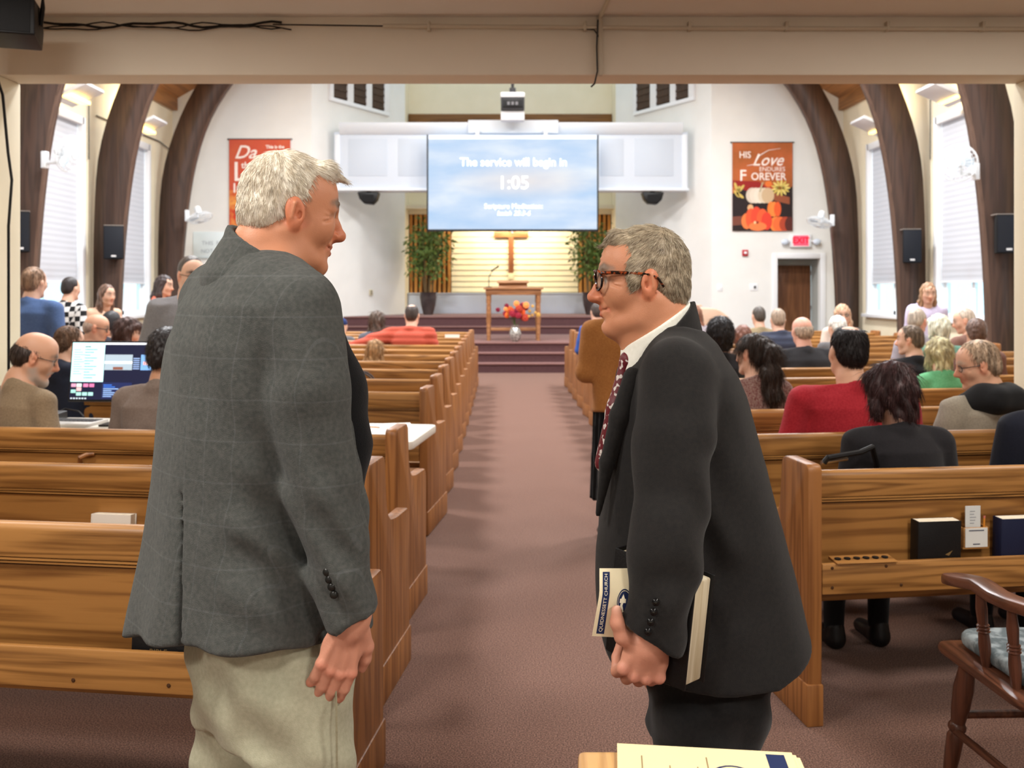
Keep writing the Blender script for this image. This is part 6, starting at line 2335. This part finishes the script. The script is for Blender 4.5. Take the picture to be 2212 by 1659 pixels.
sd_ /= np.linalg.norm(sd_)
cutn = V(.50, .0, -.86)
Mc = np.stack([np.cross(V(0, 1, 0), cutn), V(0, 1, 0), cutn], 1)
J.box(W(764, 1332, 1.73) + cutn * .055, (.09, .075, .05), Mc, .0, .004, None, 's')
J.plane((base[0], 1.9, .865), (0, -.2145, -1), .004)
bk_ = W(393, 1060, 1.767)
bk2 = W(372, 1420, 1.703)
ax_ = (bk_ - bk2) / np.linalg.norm(bk_ - bk2)
rr_ = rv - ax_ * (rv @ ax_)
rr_ /= np.linalg.norm(rr_)
J.box((bk_ + bk2) / 2, (.006, .035, np.linalg.norm(bk_ - bk2) / 2), np.stack([rr_, np.cross(ax_, rr_), ax_], 1), 0, .004, None, 's')


def drape_left(P):
    u = (P - np.array((base[0], 1.9, 0))) @ rv
    f_ = (P - np.array((base[0], 1.9, 0))) @ fv
    low = np.clip((1.25 - P[:, 2]) / .4, 0, 1)
    d = .006 * low * np.sin(u * 34 + 1.2 * np.sin(P[:, 2] * 5) + f_ * 6)
    # folds at the elbow and lower sleeve
    near = np.clip((u - .13) / .05, 0, 1) * np.exp(-((P[:, 2] - 1.08) / .16) ** 2)
    d += .006 * near * np.sin(P[:, 2] * 58 + u * 40 + 5 * np.sin(f_ * 14))
    # drag lines below the shoulder blade
    d += .004 * np.exp(-((P[:, 2] - 1.42) / .1) ** 2) * np.sin(u * 45 + P[:, 2] * 26)
    return d


J.warp(drape_left)
J.warp(folds(.0016, 5))
v, q = J.mesh(.0058)
M_tweed = tweed()
jo = net_obj('jacket', v, q, M_tweed, man, base, None, 1)
C = Solid()
nk = HL(0, -.052, -.07)
C.cone(W(550, 606, 1.9), nk, .106, .074, .01)
C.cone(W(556, 620, 1.9), nk + V(.03, 0, .08), .082, .056, .004, None, 's')
C.plane(W(528, 503, 1.9), (.50, -.10, .86), .003)
v, q = C.mesh(.004)
net_obj('collar', v, q, M_tweed, jo, base, None, 1)
for k, (px, py) in enumerate(((706, 1236), (711, 1252), (716, 1268), (721, 1285))):
    p = W(px, py, 1.674) - np.array(base)
    MB().ball(p, (.0075, .004, .0075), 12, 6).build('cuff_button', mat('horn_button', (30, 30, 28), .25), jo)
# dark shirt front glimpsed past the sleeve
Sh = Solid()
Sh.chain([W(640, 640, 2.0), W(700, 850, 2.03), W(735, 960, 2.03), W(700, 1300, 2.0)], [.07, .085, .06, .06], .04)
v, q = Sh.mesh(.010)
net_obj('shirt', v, q, fabric('black_shirt', (16, 16, 18)), man, base, None, 1)
# trousers
T = Solid()
loft_world(T, [(1330, 560, .175, .13, .13), (1420, 576, .185, .14, .14), (1500, 584, .185, .14, .14), (1560, 586, .18, .135, .13)], 1.9, BM, .03)
kn = lambda p, z: np.array([p[0], p[1], z])
lr, ll = W(650, 1480, 1.82), W(535, 1480, 1.99)
T.chain([lr, kn(W(662, 1700, 1.81), .50), kn(W(668, 1700, 1.80), .06)], [.102, .088, .075], .02)
T.chain([ll, kn(W(508, 1700, 2.0), .50), kn(W(512, 1700, 1.99), .06)], [.102, .088, .075], .02)


def trouser_folds(P):
    return .004 * np.sin(P[:, 2] * 34 + P[:, 0] * 40 + 2 * np.sin(P[:, 2] * 9)) + .003 * np.sin(P[:, 0] * 70 - P[:, 2] * 22) + .003 * np.sin(P[:, 2] * 60 + P[:, 1] * 30)


T.warp(trouser_folds)
v, q = T.mesh(.0075)
to = net_obj('trousers', v, q, fabric('khaki_twill', (168, 166, 142), (182, 180, 156), .8, .15, 500), man, base, None, 1)
MB().tube([Vector(W(px, py, dd) - np.array(base)) for px, py, dd in ((722, 1425, 1.735), (727, 1530, 1.728), (728, 1659, 1.725), (727, 1800, 1.73))], .0022, 5).build('side_seam', fabric('khaki_seam', (140, 134, 110)), to)
for p in (kn(W(672, 1700, 1.80), 0), kn(W(516, 1700, 1.99), 0)):
    b = Solid()
    b.chain([p + V(-.03, -.02, .05), p + fv * .16 + V(0, 0, .04)], [.05, .04], .02)
    b.plane((0, 0, .003), (0, 0, -1), .003)
    v, q = b.mesh(.008)
    net_obj('shoe', v, q, mat('brown_shoe', (60, 40, 30), .4), man, base, None, 1)
# hair
Hs = Solid()
e = lambda c, r, k=.015, op='u': Hs.ell(HL(*c), V(*r) * hs1, hM, k, None, op)
e((0, -.016, .040), (.0775, .0985, .0925))
e((0, -.058, -.005), (.066, .0545, .060))
e((0, .100, .02), (.064, .052, .062), .008, 's')
e((0, .085, -.08), (.12, .085, .085), .01, 's')
Hs.cone(HL(-.035, .052, .102), HL(.035, .052, .102), .021, .021, .02)
Hs.cone(HL(.0, .062, .103), HL(.015, .096, .094), .016, .006, .016)
for s in (-1, 1):
    e((s * .092, .004, -.008), (.026, .03, .036), .006, 's')
    e((s * .092, .03, -.05), (.04, .05, .045), .006, 's')
e((0, -.04, -.118), (.12, .14, .055), .01, 's')
Hs.warp(lambda P: .0007 * np.sin(P[:, 0] * 190 + P[:, 2] * 60) * np.sin(P[:, 2] * 170))
v, q = Hs.mesh(.0042)
M_wh = mat('white_hair', (224, 212, 190), .5, (248, 242, 228), 70, (1, 1, .3), bump=.12, bscale=120, spec=.3)
ho = net_obj('hair', v, q, M_wh, man, base, None, 1)
crown = HL(0, -.045, .125)


def combL(P, n):
    d = (P - crown)
    L_ = (d @ hM[:, 1])[:, None]
    return d / (np.linalg.norm(d, axis=1)[:, None] + .01) + hM[:, 1] * .55 * (L_ > -.0) - np.array([0, 0, .35])


strands('hair_strands', v, q, 10000, .022, .0005, combL, M_wh, ho, base, 3, .10, .13)

# ================================================================== man in the dark suit, profile to the left
base2 = (float(at(1480, 0, 2.1).x), 2.1, 0.0)
man2 = empty('person', base2, 0, 'grey-haired man with glasses in a dark suit, in profile, holding a Bible', 'person', 'people in the church')
skinR = (194, 133, 100)
hM2 = rotm(88, 3, 0)
hc2 = W(1384, 611, 2.1)
hs2 = .955
HR = lambda x, y, z: hc2 + hM2 @ (V(x, y, z) * hs2)
S = Solid()
head_prims(S, hc2, hM2, hs2, skinR, smile=1.0, brow=(120, 98, 82), old=1.0)
S.cone(HR(0, -.04, -.08), W(1440, 790, 2.1), .062, .072, .03, skinR)
S.cone(HR(0, .02, -.105), W(1405, 790, 2.1), .036, .05, .03, skinR)
for k in range(3):
    S.cone(HR(-.050, -.03 + .024 * k, -.07), HR(-.042, -.055 + .026 * k, -.15), .009, .009, .008, skinR)
v1, q1 = S.mesh(.0028)
c1 = S.colours(v1, lin(skinR), .0014)
wr2 = W(1406, 1386, 1.785)
zz = V(.30, -.05, .95)
zz /= np.linalg.norm(zz)
yn = V(.05, -1, -.12)
yn -= zz * (yn @ zz)
yn /= np.linalg.norm(yn)
xn = np.cross(yn, zz)
if xn[0] > 0:
    xn = -xn
HF = np.stack([xn, yn, zz], 1)
S2 = Solid()
skh = (198, 138, 114)
Hh = lambda x, y, z: wr2 + HF @ V(x, y, z)
S2.cone(wr2 + zz * .08, wr2 - zz * .01, .031, .032, .02, skh)
S2.ell(Hh(0, 0, -.036), (.046, .020, .042), HF, .015, skh)
for i, (x, z, ln) in enumerate(((.036, -.062, .075), (.013, -.070, .08), (-.011, -.068, .076), (-.034, -.060, .062))):
    pts = [Hh(x * .8, .004, z + .03), Hh(x, .004, z), Hh(x * .98, -.028, z - .022), Hh(x * .95, -.058, z - .008), Hh(x * .92, -.066, z + .018)]
    S2.chain(pts, [.0115, .0122, .0112, .0098, .0085], .004, skh)
    S2.ell(Hh(x, .009, z + .002), (.0105, .009, .0105), HF, .006, (212, 142, 122))
S2.chain([Hh(.028, -.004, -.012), Hh(.056, .004, -.004), Hh(.074, .004, .018), Hh(.082, .002, .040)], [.018, .0145, .0125, .0098], .008, skh)
S2.ell(Hh(.083, .007, .045), (.0065, .003, .0085), HF, .002, (226, 180, 160))
v2, q2 = S2.mesh(.0026)
c2 = S2.colours(v2, lin(skinR), .002)
S3 = Solid()
S3.chain([W(1440, 790, 2.1), W(1470, 950, 2.1), W(1500, 1400, 2.1)], [.08, .12, .12], .05, skinR)
S3.chain([W(1462, 810, 1.94), W(1448, 1130, 1.82), wr2 + zz * .06], [.04, .038, .03], .02, skinR)
S3.chain([W(1470, 810, 2.28), W(1480, 1130, 2.36), W(1420, 1330, 2.38)], [.04, .038, .03], .02, skinR)
hand_prims(S3, W(1415, 1345, 2.38), np.stack([V(-1, 0, 0), V(0, 1, 0), V(0, 0, 1.0)], 1), 1.0, skinR, .4, 1)
v3, q3 = S3.mesh(.012)
vv, qq = join_nets((v1, q1), (v2, q2), (v3, q3))
net_obj('body', vv, qq, M_skin, man2, base2, np.concatenate([c1, c2, S3.colours(v3, lin(skinR), .01)]), 1)
# suit jacket
M_suit = fabric('charcoal_suit', (29, 28, 28), (36, 34, 33), .85, .2, 700)
J = Solid()
I3 = np.eye(3)
rows2 = [(712, 1472, .048, .075), (740, 1466, .080, .12), (770, 1460, .100, .165), (800, 1458, .122, .195), (850, 1462, .140, .208), (1000, 1472, .180, .21), (1180, 1489, .204, .205), (1390, 1524, .228, .21), (1530, 1545, .238, .215)]
tab = []
for py, cx, ax2, by in rows2:
    p = at(cx, py, 2.1)
    tab.append((p.z, p.x, 0, ax2, by, by))
J.loft(tab, (0, 2.1, 0), I3, .02, None, 'u', 2.25)
J.chain([W(1450, 762, 2.03), W(1456, 800, 1.95)], [.048, .062], .04)
J.chain([W(1450, 762, 2.17), W(1462, 800, 2.25)], [.048, .062], .04)
J.chain([W(1462, 815, 1.93), W(1456, 950, 1.88), W(1448, 1120, 1.825), W(1424, 1280, 1.79), W(1402, 1425, 1.785)], [.078, .078, .072, .063, .060], .014)
J.chain([W(1470, 815, 2.27), W(1480, 1120, 2.36), W(1430, 1300, 2.38)], [.072, .066, .055], .02)
cn = V(-.52, .0, -.85)
J.box(W(1408, 1376, 1.785) + cn * .062, (.095, .085, .06), np.stack([np.cross(V(0, 1, 0), cn), V(0, 1, 0), cn], 1), 0, .004, None, 's')
J.plane(W(1750, 1391, 2.03), (.55, -.10, -.84), .003)
J.plane(W(1480, 1490, 1.92), (0, 0, -1), .005)
J.plane(W(1318, 1440, 2.0), (-.70, 0, -.71), .03)
J.cone(W(1415, 790, 2.1), W(1390, 600, 2.1), .074, .09, .006, None, 's')


def drape_right(P):
    q = P - np.array((base2[0], 2.1, 0))
    near = np.clip((-q[:, 1] - .17) / .05, 0, 1)
    el = np.exp(-((P[:, 2] - 1.06) / .2) ** 2)
    d = .006 * near * el * np.sin((P[:, 2] * .85 + q[:, 0] * .6) * 44 + 2.2 * np.sin(q[:, 0] * 22))
    d += .0035 * near * np.exp(-((P[:, 2] - .9) / .12) ** 2) * np.sin((P[:, 2] - q[:, 0] * .5) * 60)
    low = np.clip((1.1 - P[:, 2]) / .3, 0, 1) * (1 - near)
    d += .006 * low * np.sin(q[:, 0] * 30 + 2 * np.sin(P[:, 2] * 6))
    d += .003 * np.sin(P[:, 2] * 22 + q[:, 0] * 17 + 2 * np.sin(q[:, 1] * 14))
    return d


J.warp(drape_right)
v, q = J.mesh(.0058)
jo2 = net_obj('jacket', v, q, M_suit, man2, base2, None, 1)
C = Solid()
C.cone(W(1434, 800, 2.1), W(1422, 660, 2.1), .104, .081, .01)
C.cone(W(1420, 820, 2.1), W(1417, 620, 2.1), .077, .0725, .004, None, 's')
C.plane(W(1477, 670, 2.1), (-.70, 0, .71), .003)
C.plane(W(1500, 740, 2.1), (.45, 0, -.89), .02)
v, q = C.mesh(.004)
net_obj('collar', v, q, M_suit, jo2, base2, None, 1)
# lapel edge down the open front
lp = Solid()
lp.chain([W(1368, 812, 2.0), W(1340, 900, 1.985), W(1312, 1000, 1.99), W(1292, 1110, 2.0)], [.020, .022, .016, .006], .01)
v, q = lp.mesh(.004)
net_obj('lapel', v, q, M_suit, jo2, base2, None, 1)
for px, py in ((1417, 1301), (1412, 1322), (1406, 1344), (1400, 1365)):
    p = W(px, py, 1.722) - np.array(base2)
    MB().ball(p, (.0075, .004, .0075), 12, 6).build('cuff_button', mat('black_button', (16, 16, 17), .15), jo2)
# shirt with collar, tie
Sh = Solid()
Sh.cone(W(1414, 830, 2.1), W(1418, 650, 2.1), .078, .0735, .01)
Sh.cone(W(1425, 830, 2.1), W(1405, 560, 2.1), .066, .062, .004, None, 's')
Sh.plane(W(1474, 661, 2.1), (-.555, 0, .832), .003)
v, q = Sh.mesh(.003)
M_shirt = fabric('white_shirt', (228, 226, 214), (236, 234, 224), .7, .08, 600)
so_ = net_obj('shirt', v, q, M_shirt, man2, base2, None, 1)
S4 = Solid()
S4.chain([W(1400, 800, 2.1), W(1372, 900, 2.1), W(1345, 1060, 2.1)], [.058, .06, .05], .03)
v, q = S4.mesh(.006)
net_obj('shirt_front', v, q, M_shirt, so_, base2, None, 1)
S5 = Solid()
S5.ell(W(1354, 778, 2.08), (.016, .022, .020), None, .01)
S5.chain([W(1349, 790, 2.08), W(1330, 880, 2.07), W(1306, 1000, 2.08)], [.012, .019, .022], .01)
v, q = S5.mesh(.004)
M_tie = mat('maroon_patterned_tie', (96, 26, 34), .5, (206, 196, 190), 75, contrast=(.56, .6), detail=1)
net_obj('tie', v, q, M_tie, man2, base2, None, 1)
# trousers and shoes
T = Solid()
for py, cx, ax2, by in ((1420, 1535, .125, .17),):
    pass
tab = []
for py, cx, ax2, by in ((1380, 1530, .14, .165), (1500, 1528, .135, .165), (1580, 1525, .125, .16)):
    p = at(cx, py, 2.1)
    tab.append((p.z, p.x, 0, ax2, by, by))
T.loft(tab, (0, 2.1, 0), I3, .03, None, 'u', 2.2)
T.chain([W(1518, 1560, 2.02), kn(W(1520, 1700, 2.02), .48), kn(W(1535, 1700, 2.02), .06)], [.108, .085, .072], .02)
T.chain([W(1530, 1560, 2.18), kn(W(1540, 1700, 2.18), .48), kn(W(1560, 1700, 2.18), .06)], [.108, .085, .072], .02)
T.warp(trouser_folds)
v, q = T.mesh(.008)
net_obj('trousers', v, q, fabric('black_trousers', (26, 26, 27), (33, 32, 32), .85, .15, 500), man2, base2, None, 1)
for p in (kn(W(1535, 1700, 2.02), 0), kn(W(1560, 1700, 2.18), 0)):
    b = Solid()
    b.chain([p + V(.03, 0, .05), p + V(-.17, 0, .04)], [.05, .04], .02)
    b.plane((0, 0, .003), (0, 0, -1), .003)
    v, q = b.mesh(.008)
    net_obj('shoe', v, q, mat('black_shoe', (18, 17, 17), .3), man2, base2, None, 1)
# hair
Hs = Solid()
e = lambda c, r, k=.015, op='u': Hs.ell(HR(*c), V(*r) * hs2, hM2, k, None, op)
e((0, -.016, .040), (.0795, .100, .0935))
e((0, -.058, -.010), (.067, .056, .066))
Hs.cone(HR(-.03, .05, .106), HR(.03, .05, .106), .018, .018, .02)
Hs.cone(HR(-.01, .068, .100), HR(-.01, .086, .088), .009, .005, .012)
e((0, .095, .03), (.064, .050, .056), .008, 's')
e((0, .085, -.075), (.12, .085, .085), .01, 's')
for s in (-1, 1):
    e((s * .092, .004, -.008), (.026, .027, .034), .006, 's')
    e((s * .092, .03, -.055), (.04, .05, .045), .006, 's')
    e((s * .0715, .022, .018), (.0125, .018, .036), .012)
e((0, -.02, -.130), (.12, .12, .055), .01, 's')
Hs.warp(lambda P: .0006 * np.sin(P[:, 0] * 190 + P[:, 2] * 60) * np.sin(P[:, 2] * 170))
v, q = Hs.mesh(.0042)
M_gh = mat('grey_brown_hair', (116, 102, 84), .5, (190, 174, 148), 60, (.3, 1, 1), bump=.12, bscale=120, spec=.4)
ho = net_obj('hair', v, q, M_gh, man2, base2, None, 1)
crown2 = HR(0, -.05, .12)


def combR(P, n):
    d = (P - crown2)
    L_ = (d @ hM2[:, 1])[:, None]
    return d / (np.linalg.norm(d, axis=1)[:, None] + .01) + hM2[:, 1] * .7 * (L_ > .0) - np.array([0, 0, .45])


M_gh2 = mat('light_grey_hair', (172, 158, 134), .45, (212, 200, 176), 60, spec=.4)
strands('hair_strands', v, q, 6000, .017, .0005, combR, M_gh, ho, base2, 4, .10, .13)
strands('hair_strands', v, q, 5000, .019, .0005, combR, M_gh2, ho, base2, 9, .11, .13)
# tortoiseshell glasses
M_tort = mat('tortoiseshell', (24, 14, 10), .2, (150, 66, 30), 120, contrast=(.5, .62), detail=2)
gl = MB()
off2 = Vector(base2)
P = lambda x, y, z: Vector(HR(x, y, z)) - off2
lens = []
for s in (-1, 1):
    ring = [P(s * .034 + .027 * math.cos(a), .103 - .010 * (abs(math.cos(a)) if s * math.cos(a) > 0 else 0), .012 + (.0215 if math.sin(a) > 0 else .024) * math.sin(a)) for a in [2 * math.pi * k / 20 for k in range(21)]]
    gl.tube(ring, .0028, 6, False)
    lens.append(ring[:-1])
    gl.tube([P(s * .061, .094, .026), P(s * .072, .07, .0265), P(s * .0815, .02, .022), P(s * .083, -.012, .017)], [.0042, .0040, .0034, .0028], 8)
    gl.tube([P(s * .083, -.012, .017), P(s * .083, -.030, .008), P(s * .080, -.042, -.012)], [.0028, .0027, .0026], 8)
gl.tube([P(-.008, .104, .018), P(0, .107, .02), P(.008, .104, .018)], .003, 6)
go = gl.build('glasses', M_tort, man2)
for ring in lens:
    MB().poly(ring).build('lens', M_glass, go)

# ---- Bible and brochure in his hand
Mb = Matrix.Rotation(R(-48), 3, 'Z') @ Matrix.Rotation(R(7), 3, 'Y')
bc = at(1424, 1326, 1.862)
bi = empty('bible', bc, 0, 'black leather Bible with pale page edges held by the man in the dark suit', 'book')
bi.rotation_euler = Mb.to_euler()
M_edge = mat('gilt_worn_pages', (214, 204, 180), .6, (176, 160, 130), 90, (1, 1, .05))
MB().box(-.098, .098, -.032, -.027, -.107, .107).build('cover', M_bkblack, bi, bevel=.002)
MB().box(-.098, .098, .027, .032, -.107, .107).build('cover', M_bkblack, bi, bevel=.002)
MB().box(-.101, -.094, -.032, .032, -.107, .107).build('spine', M_bkblack, bi, bevel=.003)
MB().box(-.094, .092, -.027, .027, -.101, .101).build('pages', M_edge, bi, bevel=.004)
br = empty('brochure', at(1330, 1300, 1.80), 0, 'cream church brochure with a navy title band held against the Bible', 'brochure')
nb = 12


def bro(u, v_, lift=0.0):
    """u 0..1 left to right, v 0..1 bottom to top of the brochure"""
    x0, x1 = (1279 + 16 * min(1, v_ * 1.6)), 1425
    px = x0 + (x1 - x0) * u
    py = 1374 - 146 * v_ + 8 * u * (1 - v_)
    dd = 1.793 + .030 * u - .012 * math.sin(v_ * 3.1) - lift
    return at(px, py, dd) - at(1330, 1300, 1.80)


def patch(u0, u1, v0, v1, lift, name, m_, parent, thick=.0012):
    b = MB()
    g_ = [[bro(u0 + (u1 - u0) * i / nb, v0 + (v1 - v0) * j / nb, lift) for j in range(nb + 1)] for i in range(nb + 1)]
    n_ = nb + 1
    vs = [p for row in g_ for p in row] + [p + Vector((0, thick, 0)) for row in g_ for p in row]
    fs = []
    for i in range(nb):
        for j in range(nb):
            a = i * n_ + j
            fs += [(a, a + n_, a + n_ + 1, a + 1), (a + n_ * n_, a + n_ * n_ + 1, a + n_ * n_ + n_ + 1, a + n_ * n_ + n_)]
    rim = [i * n_ for i in range(n_)] + [nb * n_ + j for j in range(1, n_)] + [i * n_ + nb for i in range(nb - 1, -1, -1)] + [j for j in range(nb - 1, 0, -1)]
    for k in range(len(rim)):
        a, c = rim[k], rim[(k + 1) % len(rim)]
        fs.append((a, c, c + n_ * n_, a + n_ * n_))
    b._add(vs, fs)
    return b.build(name, m_, parent)


patch(0, 1, 0, 1, 0, 'sheet', mat('brochure_paper', (238, 226, 192), .7), br)
patch(.055, .17, .04, .95, .0006, 'title_band', M_navy, br, .0003)
M_cl = mat('cream_letters', (250, 240, 214), .7)
tx = text_mesh('lettering', 'QUIDNESSETT CHURCH', .0128, M_cl, br, (0, 0, 0), None)
me = tx.data
xs = [v_.co.x for v_ in me.vertices]
ys = [v_.co.y for v_ in me.vertices]
x0_, x1_ = min(xs), max(xs)
for v_ in me.vertices:
    v_.co = bro(.1125 - v_.co.y / .0128 * .075, .07 + .85 * (v_.co.x - x0_) / (x1_ - x0_), .0012)
for rr, mm, lf_ in ((1.0, M_navy, .0008), (.88, mat('brochure_paper', (238, 226, 192), .7), .0012), (.82, M_navy, .0016)):
    MB().poly([bro(.42 + .115 * rr * math.cos(a), .53 + .175 * rr * math.sin(a), lf_) for a in [2 * math.pi * k / 28 for k in range(28)]]).build('emblem', mm, br)
for poly in ([(.36, .44), (.40, .36), (.43, .37), (.40, .46), (.41, .5), (.37, .5)], [(.35, .5), (.45, .5), (.45, .56), (.35, .56)], [(.37, .56), (.43, .56), (.40, .63)]):
    MB().poly([bro(u, v_, .002) for u, v_ in poly]).build('emblem_church', M_cl, br)

# ================================================================== person in the brown suede jacket, head hidden behind the suited man
r17, H17, U17 = person('person in a brown suede jacket and long black skirt standing in the aisle', 1342, 5.9, 598, 6, 'stand', arms={'l': ((-.23, .02, .17), (-.06, .22, .22)), 'r': ((.23, .02, .17), (.06, .22, .2))}, head=(-10, 4, 0), top=(146, 94, 48), top2=(166, 112, 62), hair=('short', (70, 54, 44)), garment='jacket', w=1.0, g=1.05, lean=2, vox=.010, detail=False)
for ch_ in list(r17.children):
    if ch_.name.startswith('trousers'):
        bpy.data.objects.remove(ch_)
sk_ = Solid()
sk_.loft([(.26, 0, 0, .19, .17, .17), (.5, 0, 0, .18, .16, .16), (.9, 0, 0, .165, .14, .13)], (0, 0, 0), None, .02)
sk_.warp(lambda P: .008 * np.sin(np.arctan2(P[:, 1], P[:, 0]) * 22))
v, q = sk_.mesh(.010)
net_obj('pleated_skirt', v, q, fabric('black_pleats', (14, 13, 14)), r17, None, None, 1)
for s in (-1, 1):
    b = Solid()
    b.cone(V(s * .09, 0, .06), V(s * .09, 0, .34), .036, .05, .02)
    b.cone(V(s * .09, -.02, .04), V(s * .1, .12, .035), .04, .03, .02)
    b.plane((0, 0, .004), (0, 0, -1), .003)
    v, q = b.mesh(.010)
    net_obj('boot', v, q, mat('grey_boot', (66, 58, 52), .6), r17, None, None, 1)
for ch_ in list(r17.children):
    if ch_.name.startswith('shoe'):
        bpy.data.objects.remove(ch_)
